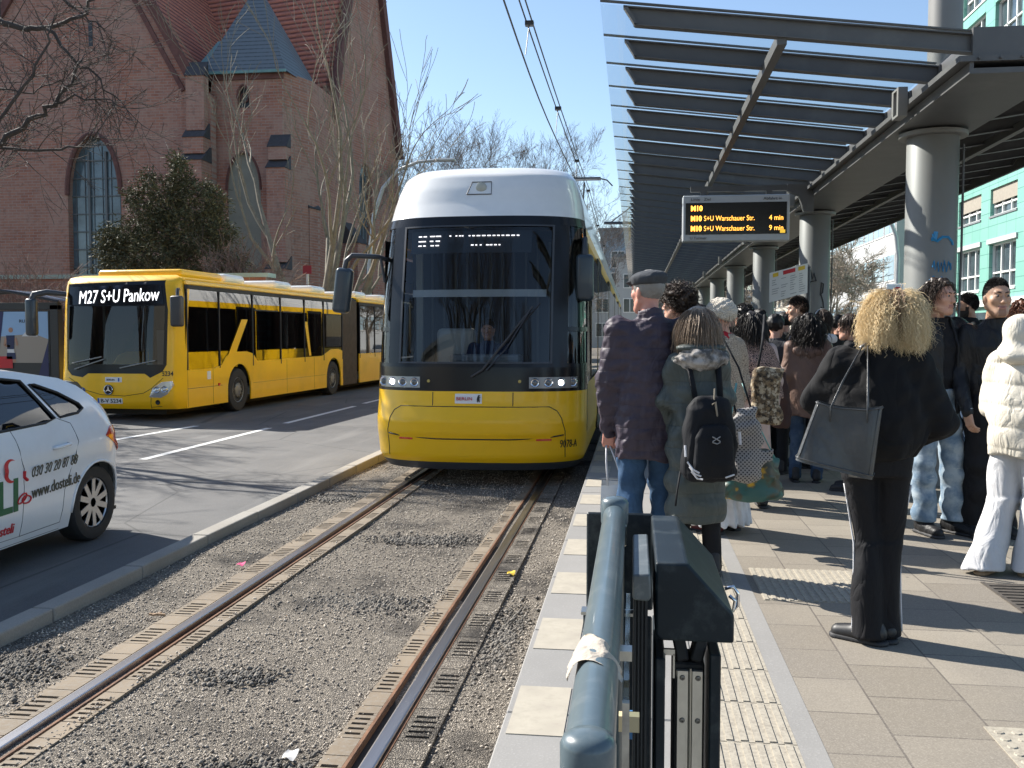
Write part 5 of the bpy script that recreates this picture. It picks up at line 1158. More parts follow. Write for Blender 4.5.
p = atZ(314, 372, 0); Yb = 36.0; a = atY(314, 300, Yb)
bare_tree((a.x, Yb, 0), 15.5, 11, 'tall bare multi-stemmed tree in front of the middle of the church', 3, BARK, .26, 4, .5, lean=.13, up=.4, twn=2, stemdirs=[(-.17, 0, 1), (.03, .05, 1), (.17, -.05, 1)], minr=.010, group='bare trees before the church')
a = atY(357, 300, Yb+1)
bare_tree((a.x, Yb+1, 0), 11.5, 23, 'slimmer bare tree in front of the right church gable', 2, BARK, .26, 4, .5, lean=.13, up=.4, twn=2, stemdirs=[(-.07, 0, 1), (.0, .05, 1)], minr=.010, group='bare trees before the church')
# big tree left of the frame, only its branches reach in
def px(l, Y): return [atY(x, y, Y) for x, y in l]
t = empty('street_tree', (-12.9, 14.5, .05), 0, 'bare dark tree reaching into the frame from the left edge with long branches', 'tree')
mb = MB(); tw = MB(); o_ = Vector((12.9, -14.5, -.05)); rnd = random.Random(4)
mb.tube([(0, 0, -.2), (.05, 0, 2.5), (.1, -.1, 4.2)], [.26, .22, .20], 10)
for l, Y, r_, src in (([(-60, 50), (0, 22), (25, 29), (47, 27), (80, 18), (100, -10)], 13.2, .05, .9), ([(47, 27), (75, 60), (100, 80), (127, 110)], 13.0, .028, 0), ([(25, -30), (65, 0), (85, 15), (104, 29)], 13.4, .03, 0), ([(-90, 200), (0, 142), (30, 120), (55, 104), (72, 82), (82, 60)], 12.6, .045, .9), ([(55, 104), (80, 98), (105, 100), (127, 108)], 12.6, .02, 0), ([(-80, 160), (0, 150), (51, 151), (87, 144), (95, 135)], 12.9, .026, .9), ([(-40, 170), (0, 120), (25, 85), (47, 44), (55, 15)], 12.2, .03, .9), ([(-50, 110), (0, 88), (30, 92), (60, 80)], 13.1, .018, .9)):
    P = [v+o_ for v in px(l, Y)]
    if src: P = [Vector((.1, -.1, 3.6)), Vector((.9, -.4, 4.0)).lerp(P[0], .4)]+P
    F_ = []
    for i in range(len(P)-1):
        for q in range(4): f = q/4; F_.append(P[i].lerp(P[i+1], f)+Vector((rnd.gauss(0, .02), rnd.gauss(0, .02), rnd.gauss(0, .02))))
    F_.append(P[-1]); N_ = len(F_); mb.tube(F_, [max(.006, r_*(1.5 if src else 1)*(1-.8*i/N_)) for i in range(N_)], 6)
    for i in range(4, N_, 1):
        for rep in range(1):
            d = (F_[min(i+1, N_-1)]-F_[i-1]).normalized(); s = Vector((rnd.gauss(0, 1), rnd.gauss(0, .6), rnd.gauss(0, 1))).normalized(); limb(tw, tw, F_[i], (d*.8+s*.8).normalized(), rnd.uniform(.25, .75), .009, 2, rnd, .2, .8, 2, .0035)
for k in range(0):   # crown outside the frame, throws the branch shadows on the road
    a = k*1.3+.4; limb(mb, tw, Vector((.1, -.1, 4.1)), Vector((math.cos(a)*.6, math.sin(a)*.6, 1)).normalized(), 2.6, .11, 4, rnd, .3, .7, 3, .006)
mb.build('trunk', BARKD, t, smooth=180); tw.build('twigs', BARKD, t)
# more street trees along the left pavement, mostly hidden by the bus, whose shadows cross the road
bare_tree((-17.5, 20.5, 0), 9.5, 31, 'bare street tree left of the frame behind the shelter', 1, BARKD, .15, 4, .75, up=.2)
bare_tree((-16.0, 17, 0), 10, 33, 'bare street tree left of the frame at the bus stop', 1, BARKD, .17, 4, .75, up=.2)
bare_tree((-14.6, 12.2, 0), 8.5, 34, 'bare street tree left of the frame beside the car', 1, BARKD, .15, 4, .7, up=.2)
# distance behind the tram
for i, (x, yt, Y, lb) in enumerate(((430, 62, 75, 'bare tree nearest the church wall against the sky'), (475, 92, 85, 'bare tree above the middle of the tram roof'), (520, 80, 80, 'bare tree right of the roof antenna against the sky'), (560, 95, 90, 'bare tree beside the pantograph'), (408, 95, 68, 'bare tree touching the right church gable'), (600, 190, 95, 'small bare tree right of the pantograph behind the tram'))):
    a = atY(x, 335, Y); zt = atY(x, yt, Y).z
    bare_tree((a.x, Y, 0), zt*.86, 50+i, lb, 1, BARKF, .24, 6, .62, lean=.55, up=.3, twn=2, minr=.008, first=.2, group='bare trees beyond the tram')
for i, (x, yt, Y, lb) in enumerate(((705, 245, 62, 'bare tree between the canopy columns far down the street'), (755, 240, 55, 'bare tree seen between third and second column'), (835, 232, 52, 'pale bare tree in front of the white building'), (818, 250, 58, 'small pale bare tree beside the second column'))):
    a = atY(x, 335, Y); zt = atY(x, yt, Y).z
    bare_tree((a.x, Y, 0), zt, 70+i, lb, 1, BARKP, .14, 5, .9, lean=.6, up=.15, twn=3, minr=.012, first=.25, group='bare trees on the right pavement')

# dark conifer: small needle sprays through an uneven crown
n = NT('yew_needles'); g = n.n('NewGeometry'); cc = n.mix(g.outputs['Random Per Island'], (.045, .05, .026), (.14, .13, .07)); n.col(cc); n.set(rough=.75, spec=.25); YEW = n.m
YWN = mat('yew_bark', (.06, .04, .03), .9)
def conifer():
    Y = 29.0; c0 = atY(172, 300, Y); t = empty('yew_tree', (c0.x, Y, 0), 0, 'dark green bushy conifer rising behind the wall above the bus', 'tree')
    rnd = np.random.RandomState(3); V = []; s = 1/32.4
    blobs = []
    for (x, y, rx, ry) in ((182, 185, 16, 26), (178, 165, 8, 14), (165, 205, 26, 22), (200, 215, 26, 18), (150, 225, 30, 20), (130, 240, 28, 14), (190, 240, 36, 22), (218, 205, 10, 16), (222, 235, 20, 14), (160, 255, 46, 20), (110, 235, 12, 10), (115, 250, 22, 14), (135, 195, 10, 12), (150, 180, 8, 10), (205, 190, 8, 12), (235, 262, 18, 10), (228, 275, 22, 12), (120, 270, 26, 12), (175, 275, 50, 14)):
        p = atY(x, y, Y); blobs.append((p.x-c0.x, p.z, rx*s*1.0, ry*s*1.0))
    mb = MB(); mb.tube([(0, 0, 0), (0, 0, 3), (.2, 0, 5)], [.2, .15, .06], 6)
    for bx, bz, rx, rz in blobs:
        nc = int(200*rx*rz*3.2)+30
        mb.tube([(0, 0, max(1.5, bz-1.2)), (bx*.6, 0, bz-.4), (bx, 0, bz)], [.05, .03, .015], 4)
        for k in range(nc):
            v = rnd.normal(size=3); v /= np.linalg.norm(v); rr = rnd.rand()**.45*(1+.25*math.sin(5*v[0]+3*v[2])); c = np.array([bx+v[0]*rx*rr, v[1]*max(rx, .5)*rr*.9, bz+v[2]*rz*rr])
            out_ = np.array([v[0], v[1], v[2]*.6-.15]); out_ /= np.linalg.norm(out_)
            for q in range(7):
                d = out_+rnd.normal(size=3)*.55; d /= np.linalg.norm(d); sd = np.cross(d, rnd.normal(size=3)); sd /= np.linalg.norm(sd)+1e-9
                L = rnd.uniform(.06, .15); w_ = L*.17; b = c+rnd.normal(size=3)*.09; V.append((b-sd*w_, b+sd*w_, b+d*L+sd*w_*.3, b+d*L-sd*w_*.3))
    V = np.array(V); F = np.arange(len(V)*4).reshape(-1, 4); link_mesh('crown', np_mesh('crown', V, F), YEW, t); mb.build('trunk', YWN, t)
conifer()
# tangle of bare shrubs on top of and before the wall
for i, (x0, x1, y0, Y, lb) in enumerate(((0, 60, 262, 25.3, 'bare brown shrub leaning over the wall behind the shelter'), (5, 45, 235, 24.8, 'bare pinkish shrub at the left edge above the wall'), (55, 100, 285, 25.5, 'bare brown shrub before the wall left of the bus roof'), (215, 270, 268, 28, 'pale leafless twigs sticking up right of the yew'))):
    rnd = random.Random(90+i); p = atY((x0+x1)/2, 330, Y); t = empty('shrub', (p.x, Y, 0), 0, lb, 'shrub'); mb = MB(); tw = MB()
    zt = atY(x0, y0, Y).z; wd = atY(x1, 330, Y).x-atY(x0, 330, Y).x
    for k in range(9): limb(mb, tw, Vector((rnd.uniform(-.5, .5)*wd, rnd.uniform(-.2, .2), .1 if i < 3 else 1.5)), Vector((rnd.gauss(0, .35), rnd.gauss(0, .15), 1)).normalized(), zt*.42, .022, 3, rnd, .2, .8, 3, .006)
    mb.build('stems', BARKP, t); tw.build('twigs', mat('twig_brown', (.17, .11, .09), .9, var=.2), t)

# ================================================================ BUS SHELTER WITH POSTER
SHE = empty('bus_shelter', (-13.6, 19.2, .05), 0, 'dark framed bus shelter with curved glass roof and running poster at the left edge', 'shelter')
SF = mat('shelter_frame', (.03, .032, .035), .4)
m = MB(); m.box(-1.9, -1.8, -.1, .0, 0, 2.2); m.box(.95, 1.15, -.12, .06, 0, 2.25); m.box(-2.6, 1.15, -.12, .02, 2.14, 2.3); m.box(1.0, 1.1, 1.4, 1.5, 0, 2.3); m.box(-2.6, -2.5, 1.4, 1.5, 0, 2.3); m.build('frame', SF, SHE, bevel=.01)
def rf(u, v, o): return Vector((-2.7+3.95*u, -.25+1.9*v, 2.33+.30*math.sin(PI*min(1, (1-u)*.9+.0))+o))
m = MB(); m.patch(rf, 0, 1, 0, 1, 14, 2, th=.02); m.build('roof', glass('shelter_roof_glass', (.75, .77, .78), .8, .2, 1.5, .15), SHE, smooth=180)
m = MB(); m.tube([rf(i/14, 0, -.02) for i in range(15)], .035, 6); m.tube([rf(i/14, 1, -.02) for i in range(15)], .035, 6); 
for u in (.25, .5, .75): m.tube([rf(u, v, -.02) for v in (0, .5, 1)], .02, 5)
m.build('roof_frame', SF, SHE)
PO = MB(); PO.box(-1.78, .93, -.10, -.06, .55, 2.13); po = PO.build('poster_case', SF, SHE)
PX = lambda x: (x-0)  # poster local metres
m = MB(); m.box(-.30, .90, -.106, -.102, .98, 2.10); m.build('poster', mat('poster_sky', (.30, .48, .72), .35), po)
m = MB(); m.box(-1.75, -.302, -.106, -.102, .6, 2.10); m.build('poster', mat('poster_navy', (.015, .02, .10), .35), po)
m = MB(); m.prism([(-.30, -.109, .98), (.90, -.109, .98), (.90, -.109, 1.50), (.55, -.109, 1.62), (-.30, -.109, 1.55)], (0, .002, 0)); m.build('poster_road', mat('poster_road_tan', (.36, .31, .26), .4), po)
m = MB(); m.prism([(.62, -.112, .60), (.90, -.112, .60), (.90, -.112, 1.45)], (0, .002, 0)); m.prism([(-.30, -.112, .98), (-.14, -.112, 2.10), (-.30, -.112, 2.10)], (0, .002, 0)); m.build('poster_navy_wedge', MATS['poster_navy'], po)
m = MB(); m.box(-1.7, .05, -.118, -.114, .86, 1.12); m.build('poster_red_box', mat('poster_red', (.55, .02, .03), .4), po)
FXp, FZp = Vector((1, 0, 0)), Vector((0, 0, 1))
for s_, x, z, h_, w_ in (('N', -.52, 1.82, .14, .12), ('EIL', -.62, 1.68, .14, .24), ('EN,', -.62, 1.28, .12, .2), ('JA', -.62, 1.02, .1, .16)): text(s_, h_, TXW, po, frame((x, -.112, z), FXp, FZp), width=w_, bold=.002)
text('RUN', .10, TXK, po, frame((.22, -.112, 1.86), FXp, FZp), width=.22); text('DAY', .10, TXR, po, frame((.46, -.112, 1.86), FXp, FZp), width=.2)
skn = mat('poster_skin', (.45, .25, .17), .5); nav = mat('poster_dark_vest', (.02, .03, .09), .5)
m = MB(); m.lathe([(.055, 0), (.001, -.004)], (.02, -.114, 1.70), 12, 'y'); m.beam((-.10, -.116, 1.52), (-.13, -.116, 1.36), .055, .004, up=(0, 1, 0)); m.beam((-.13, -.116, 1.36), (.0, -.116, 1.34), .05, .004, up=(0, 1, 0)); m.beam((.13, -.116, 1.52), (.17, -.116, 1.36), .05, .004, up=(0, 1, 0)); m.beam((.07, -.114, 1.10), (.10, -.114, .99), .07, .004, up=(0, 1, 0)); m.build('poster_runner_skin', skn, po)
m = MB(); m.prism([(-.09, -.118, 1.58), (.11, -.118, 1.58), (.09, -.118, 1.28), (-.07, -.118, 1.28)], (0, .003, 0)); m.prism([(-.08, -.118, 1.2), (.12, -.118, 1.2), (.13, -.118, 1.06), (-.09, -.118, 1.06)], (0, .003, 0)); m.build('poster_runner_vest', nav, po)
m = MB(); m.prism([(-.07, -.118, 1.28), (.09, -.118, 1.28), (.10, -.118, 1.2), (-.07, -.118, 1.2)], (0, .003, 0)); m.prism([(.28, -.114, 1.56), (.66, -.114, 1.56), (.60, -.114, 1.66), (.38, -.114, 1.67)], (0, .003, 0)); m.build('poster_white_car', mat('poster_white', (.7, .7, .7), .4), po)
tag(MB().box(-12.4, -10.9, 25.2, 25.26, 2.05, 2.17).box(-12.2, -12.15, 25.2, 25.26, 0, 2.1).box(-11.1, -11.05, 25.2, 25.26, 0, 2.1).build('barrier', mat('cream_board', (.55, .5, .4), .6)), 'cream horizontal board barrier visible between shelter and bus', 'barrier')

# ================================================================ BUILDINGS RIGHT
n = NT('turquoise_panels'); br = n.n('TexBrick'); br.offset = 0; br.inputs['Scale'].default_value = 1; br.inputs['Brick Width'].default_value = 1.37; br.inputs['Row Height'].default_value = .81; br.inputs['Mortar Size'].default_value = .02; br.inputs[1].default_value = (.20, .43, .35, 1); br.inputs[2].default_value = (.17, .39, .32, 1); br.inputs[3].default_value = (.06, .17, .15, 1)
sp_ = n.n('SeparateXYZ'); n.l(n.tc.outputs['Object'], sp_.inputs[0]); cb_ = n.n('CombineXYZ'); n.l(n.math('ADD', sp_.outputs[1], sp_.outputs[0]), cb_.inputs[0]); n.l(sp_.outputs[2], cb_.inputs[1]); n.l(cb_.outputs[0], br.inputs[0]); n.col(n.mix(n.rng(n.noise(scale=.5), .4, .7, 0, .3), br.outputs[0], (.24, .48, .40))); n.set(rough=.35); TQ = n.m
GB = empty('turquoise_building', (21, 38, 0), 0, 'turquoise panelled office building with recessed white framed windows at the right', 'building')
WG_ = mat('window_glass_dark', (.05, .07, .08), .08, var=.5, vscale=.8, spec=.8); WF = mat('window_frame_white', (.7, .7, .68), .5); SHT = mat('roller_shutter', (.30, .27, .22), .7, var=.1); RV = mat('reveal_grey', (.18, .20, .21), .7); CUR = mat('curtain_cream', (.6, .6, .56), .8)
holes = []; win = []
ybays = [27.3-5.5*0-.1-5.5*i for i in range(5)]
rows = [(4.36, 7.02, 0), (8.68, 10.27, 1), (11.9, 14.4, 2), (15.2, 17.8, 2), (18.6, 21.2, 2), (22, 24.6, 0)]
for yb in ybays:
    for z0, z1, k in rows: holes.append([(yb-4.0, z0), (yb, z0), (yb, z1), (yb-4.0, z1)]); win.append((yb-4, yb, z0, z1, k))
panel([(-14, -.1), (27.8, -.1), (27.8, 27), (-14, 27)], lambda u, v, o: Vector((-o, u, v)), holes, 6.0, th=.45).build('wall', TQ, GB)
MB().box(.46, 16, -14, 27.8, -.1, 27).build('core', TQ, GB)
MB().box(.4, .46, -14, 27.7, 0, 26.9).build('backing', RV, GB)
for i, (a, b, z0, z1, k) in enumerate(win):
    m = MB(); m.box(.33, .38, a, b, z0, z1); w_ = m.build('window', WG_, GB)
    f = MB(); xa, xb = .20, .33
    f.box(xa, xb, a, a+.1, z0, z1); f.box(xa, xb, b-.1, b, z0, z1); f.box(xa, xb, a, b, z0, z0+.1); f.box(xa, xb, a, b, z1-.1, z1)
    for t_ in (.34, .67): y = a+(b-a)*t_; f.box(xa+.01, xb, y-.06, y+.06, z0, z1)
    f.box(xa+.01, xb, a, b, z0+(z1-z0)*.36-.05, z0+(z1-z0)*.36+.05); f.build('window_frame', WF, w_)
    MB().box(-.06, .33, a-.05, b+.05, z0-.12, z0-.005).build('sill', WF if k != 1 else RV, w_)
    if k == 1: MB().box(.12, .19, a+.05, b-.05, z0+(.75 if i % 2 else .1), z1).build('shutter', SHT, w_)
    elif k == 0 and i % 2: MB().box(.31, .325, a+.3, a+1.6, z0+1.0, z1-.1).build('curtain', CUR, w_)
    if k == 0 and z0 < 5: MB().box(-.1, .4, a-.2, b+.2, z1+.02, z1+.3).build('lintel', mat('lintel_grey', (.45, .46, .45), .6), w_)
MB().box(-.25, 0, -14, 27.9, 3.35, 3.75).build('ground_floor_band', WF, GB)
for y in np.arange(-10, 26, 4.5): MB().box(-.012, -.002, y, y+3.2, .5, 3.0).build('shop_window', WG_, GB)

def block(name, loc, sx, sy, h, wall, label, rows_, cols_, wz=1.5, ww=1.4, z0=3.2, face='xy', glassm=None, dz=3.1, framem=None):
    t = empty(name, loc, 0, label, 'building'); MB().box(0, sx, 0, sy, -.1, h).build('wall', wall, t); MB().box(-.25, sx+.25, -.25, sy+.25, h, h+.35).build('roof', RV, t)
    for r_ in range(rows_):
        z = z0+r_*dz
        if z+wz > h-.2: break
        if 'x' in face:
            for c in range(cols_): y = (c+.5)*sy/cols_; f_ = MB().box(-.05, -.002, y-ww/2-.1, y+ww/2+.1, z-.1, z+wz+.1).build('window', framem or WF, t); MB().box(-.07, -.052, y-ww/2, y-.05, z, z+wz).box(-.07, -.052, y+.05, y+ww/2, z, z+wz).build('pane', glassm or WG_, f_)
        if 'y' in face:
            cc_ = max(1, int(sx/(sy/cols_)))
            for c in range(cc_): x = (c+.5)*sx/cc_; f_ = MB().box(x-ww/2-.1, x+ww/2+.1, -.05, -.002, z-.1, z+wz+.1).build('window', framem or WF, t); MB().box(x-ww/2, x-.05, -.07, -.052, z, z+wz).box(x+.05, x+ww/2, -.07, -.052, z, z+wz).build('pane', glassm or WG_, f_)
    return t
BLG = mat('blue_grey_cladding', (.13, .22, .32), .5, var=.08, vscale=.6); CRM = mat('cream_render', (.40, .37, .31), .8, var=.08, vscale=.5); WHR = mat('white_render', (.40, .41, .41), .75, var=.06, vscale=.5)
BG2 = mat('blue_grey_panels', (.18, .26, .33), .5)
a = atY(875, 335, 82); b = atY(908, 335, 82)
block('office_block', (a.x, 82, 0), 14, 10, 13.6, BG2, 'narrow blue-grey office block between white building and first column', 4, 4, 1.9, 1.9, 1.0, 'y', mat('pane_pale', (.25, .35, .42), .1), 3.2, BG2)
t = block('white_building', (a.x-1.6, 70, 0), 1.4, 34, 15.5, WHR, 'white terrace building with ribbon windows left of the blue-grey block', 4, 11, 1.8, 2.6, 2.2, 'x', mat('pane_pale', (.25, .35, .42), .1), 3.4)
t2 = block('cream_building', (a.x-2.0, 106, 0), 10, 30, 11.5, CRM, 'cream building with many small windows further down the right street', 3, 9, 1.5, 1.6, 2.0, 'xy')
AW = empty('shop_awning', (0, 0, 0), 0, 'long red shop awning low in front of the white building', 'awning')
c = atY(820, 328, 66); d = atY(868, 326, 60); m = MB(); m.prism([(c.x, 70, c.z), (c.x-1.3, 70, c.z-.6), (c.x-1.3, 70, c.z-1.0), (c.x, 70, c.z-.2)], (0, -10, 0)); m.build('canvas', mat('awning_red', (.45, .05, .05), .7), AW)
for i, (x, y, Y, cl) in enumerate(((826, 340, 45, 'shop_orange'), (836, 342, 46, 'header_yellow'), (845, 341, 48, 'dark_red'), (812, 338, 52, 'shop_orange'))):
    p = atY(x, y, Y); tag(MB().box(p.x-.5, p.x+.5, Y, Y+.1, p.z-.7, p.z+.7).box(p.x-.04, p.x+.04, Y+.02, Y+.08, -.1, p.z-.7).build('advertising_board', mat(cl, (.6, .25, .08), .6)), ['orange advertising board below the awning', 'yellow advertising board below the awning', 'dark red advertising board right of the yellow board', 'orange advertising board beside the second column'][i], 'board')
# far left of the canopy, beyond the tram
block('glass_fronted_building', (atY(600, 335, 115).x, 115, 0), 4.2, 9, 14.2, mat('glass_blue_grey', (.22, .30, .36), .3), 'pale glazed building rising behind the tram roof at the canopy edge', 5, 4, 1.9, 1.5, 2, 'xy', None, 2.6)
block('apartment_building', (atY(616, 335, 105).x, 105, 0), 9, 10, 10.2, WHR, 'white flat-roofed building with dark windows above the flat cap', 4, 4, 1.4, 1.3, 1.5, 'xy', None, 2.7)
block('apartment_building', (-9, 175, 0), 60, 12, 9.5, CRM, 'long low row of houses closing the end of the street', 3, 3, 1.5, 1.3, 1.0, 'y', None, 3)
# house and trees added unseen behind the viewpoint for reflections in the windscreens
block('apartment_building', (-34, -46, 0), 20, 14, 17, CRM, 'unseen cream apartment house added behind the viewpoint on the left', 5, 6, 1.7, 1.3, 1.5, 'y'); 
for i, (x, y) in enumerate(((-4.6, -7), (-6.5, -14), (6, -15), (-1.5, -12), (-23, -5), (-29, -13))): bare_tree((x, y, 0), (16, 20, 15, 19, 15, 17)[i], 200+i, ['unseen bare tree added behind the viewpoint near the road', 'unseen bare tree added behind the viewpoint further left', 'unseen bare tree added behind the viewpoint on the right', 'unseen bare tree added behind the viewpoint beside the tracks', 'unseen bare tree added behind the viewpoint across the road', 'unseen bare tree added far behind the viewpoint across the road'][i], 1, BARKD, .30, 4, .45, up=.5)
# ================================================================ PEOPLE: implicit bodies and clothes meshed with surface nets
f32 = np.float32
def snets(fn, lo, hi, res):
    ax = [np.arange(lo[i]-2*res, hi[i]+3*res, res).astype(f32) for i in range(3)]
    X, Y, Z = np.meshgrid(*ax, indexing='ij'); F = fn(X, Y, Z).astype(f32)
    nx, ny, nz = F.shape; I = F < 0
    c = np.zeros((nx-1, ny-1, nz-1), np.int8)
    for a in (0, 1):
        for b in (0, 1):
            for d in (0, 1): c += I[a:nx-1+a, b:ny-1+b, d:nz-1+d]
    act = (c > 0) & (c < 8); idx = np.full(act.shape, -1, np.int32); ii = np.argwhere(act); idx[act] = np.arange(len(ii)); i, j, k = ii.T
    S_ = np.zeros((len(ii), 3), f32); n_ = np.zeros(len(ii), f32)
    for axn in range(3):
        o1, o2 = [q for q in range(3) if q != axn]
        for a in (0, 1):
            for b in (0, 1):
                p = np.zeros(3, int); p[o1] = a; p[o2] = b; q = p.copy(); q[axn] = 1
                f0 = F[i+p[0], j+p[1], k+p[2]]; f1 = F[i+q[0], j+q[1], k+q[2]]; m = (f0 < 0) != (f1 < 0); t = np.where(m, f0/(f0-f1+1e-12), 0)
                v = np.tile(p.astype(f32), (len(ii), 1)); v[:, axn] = t; S_ += v*m[:, None]; n_ += m
    V = S_/n_[:, None]+ii; V = V*res+np.array([a[0] for a in ax], f32)
    Q = []
    for axn in range(3):
        o1, o2 = [(1, 2), (2, 0), (0, 1)][axn]
        sl0 = [slice(None)]*3; sl1 = [slice(None)]*3; sl0[axn] = slice(0, -1); sl1[axn] = slice(1, None)
        A_, B_ = I[tuple(sl0)], I[tuple(sl1)]; ch = np.argwhere(A_ != B_); s0 = A_[tuple(ch.T)]
        ok = (ch[:, o1] > 0) & (ch[:, o2] > 0) & (ch[:, o1] < F.shape[o1]-1) & (ch[:, o2] < F.shape[o2]-1); ch = ch[ok]; s0 = s0[ok]
        def cell(a, b): q = ch.copy(); q[:, o1] -= a; q[:, o2] -= b; return idx[tuple(q.T)]
        qd = np.stack([cell(1, 1), cell(0, 1), cell(0, 0), cell(1, 0)], 1); qd[~s0] = qd[~s0][:, ::-1]; Q.append(qd)
    Q = np.concatenate(Q); return V, Q
def smin(a, b, k):
    h = np.clip(.5+.5*(b-a)/k, 0, 1); return b+(a-b)*h-k*h*(1-h)
def smax(a, b, k): return -smin(-a, -b, k)
class Sdf:
    def __init__(s): s.p = []; s.lo = np.full(3, 9.); s.hi = np.full(3, -9.); s.post = []
    def _bb(s, lo, hi): s.lo = np.minimum(s.lo, lo); s.hi = np.maximum(s.hi, hi)
    def cap(s, a, b, ra, rb, k=.02, sub=False, fx=1, fy=1):
        a = np.array(a, float); b = np.array(b, float); r = max(ra, rb)
        if not sub: s._bb(np.minimum(a, b)-r/min(fx, fy), np.maximum(a, b)+r/min(fx, fy))
        sc = np.array([fx, fy, 1.]); A = a*sc; B = b*sc; ba = B-A; L = max(1e-9, float(ba@ba))
        def f(X, Y, Z):
            x = X*fx-A[0]; y = Y*fy-A[1]; z = Z-A[2]; h = np.clip((x*ba[0]+y*ba[1]+z*ba[2])/L, 0, 1)
            return np.sqrt((x-ba[0]*h)**2+(y-ba[1]*h)**2+(z-ba[2]*h)**2)-(ra+(rb-ra)*h)
        s.p.append((f, k, sub)); return s
    def ell(s, c, r, k=.02, sub=False, M=None):
        c = np.array(c, float); r = np.array(r, float); Mi = None if M is None else np.array(M).T
        if not sub: s._bb(c-(r if M is None else max(r)), c+(r if M is None else max(r)))
        def f(X, Y, Z):
            x, y, z = X-c[0], Y-c[1], Z-c[2]
            if Mi is not None: x, y, z = (Mi[0, 0]*x+Mi[0, 1]*y+Mi[0, 2]*z, Mi[1, 0]*x+Mi[1, 1]*y+Mi[1, 2]*z, Mi[2, 0]*x+Mi[2, 1]*y+Mi[2, 2]*z)
            k0 = np.sqrt((x/r[0])**2+(y/r[1])**2+(z/r[2])**2); return (k0-1)*min(r)
        s.p.append((f, k, sub)); return s
    def loft(s, prof, k=.03, sub=False, cx=0, cy=0, pw=2.0, edge=.01):
        """prof rows (z, halfwidth, halfdepth[, yoff[, xoff]])"""
        P = np.array([tuple(p)+(0,)*(5-len(p)) for p in prof], float); P = P[np.argsort(P[:, 0])]
        if not sub: s._bb((cx-P[:, 1].max()+P[:, 4].min(), cy-P[:, 2].max()+P[:, 3].min(), P[0, 0]), (cx+P[:, 1].max()+P[:, 4].max(), cy+P[:, 2].max()+P[:, 3].max(), P[-1, 0]))
        def f(X, Y, Z):
            a = np.interp(Z, P[:, 0], P[:, 1]); b = np.interp(Z, P[:, 0], P[:, 2]); yo = np.interp(Z, P[:, 0], P[:, 3]); xo = np.interp(Z, P[:, 0], P[:, 4])
            d = ((np.abs((X-cx-xo)/a)**pw+np.abs((Y-cy-yo)/b)**pw)**(1/pw)-1)*np.minimum(a, b)
            return smax(d, np.maximum(P[0, 0]-Z, Z-P[-1, 0]), edge)
        s.p.append((f, k, sub)); return s
    def cut(s, fn): s.post.append(('cut', fn)); return s
    def disp(s, fn): s.post.append(('disp', fn)); return s
    def __call__(s, X, Y, Z):
        D = None
        for f, k, sub in s.p:
            d = f(X, Y, Z)
            if D is None: D = d
            elif sub: D = smax(D, -d, k)
            else: D = smin(D, d, k)
        for t, fn in s.post: D = np.maximum(D, fn(X, Y, Z)) if t == 'cut' else D+fn(X, Y, Z)
        return D
    def mesh(s, res): pad = .022 if s.post else .0; return snets(s, s.lo-pad, s.hi+pad, res)
def wrinkle(amp, fr, seed, zs=1.0):
    r = np.random.RandomState(seed); K = r.normal(size=(7, 3))*fr*np.array([1, 1, zs]); ph = r.rand(7)*6.28
    def f(X, Y, Z):
        o = 0
        for k, p in zip(K, ph): o = o+np.sin(k[0]*X+k[1]*Y+k[2]*Z+p+1.3*np.sin(.5*k[1]*X+.5*k[2]*Y-.4*k[0]*Z))
        return (amp/2.6*o).astype(f32)
    return f
def sdf_obj(name, sd, res, mats, parent, fmat=None, extra=None):
    V, Q = sd.mesh(res); vs = [V]; qs = [Q]; n_ = len(V)
    for s2, r2 in (extra or []): v, q = s2.mesh(r2); vs.append(v); qs.append(q+n_); n_ += len(v)
    V = np.concatenate(vs); Q = np.concatenate(qs); me = np_mesh(name, V, Q); o = link_mesh(name, me, mats, parent, smooth=180)
    if fmat: c = V[Q].mean(1); me.polygons.foreach_set('material_index', fmat(c).astype(np.int32)); me.update()
    return o
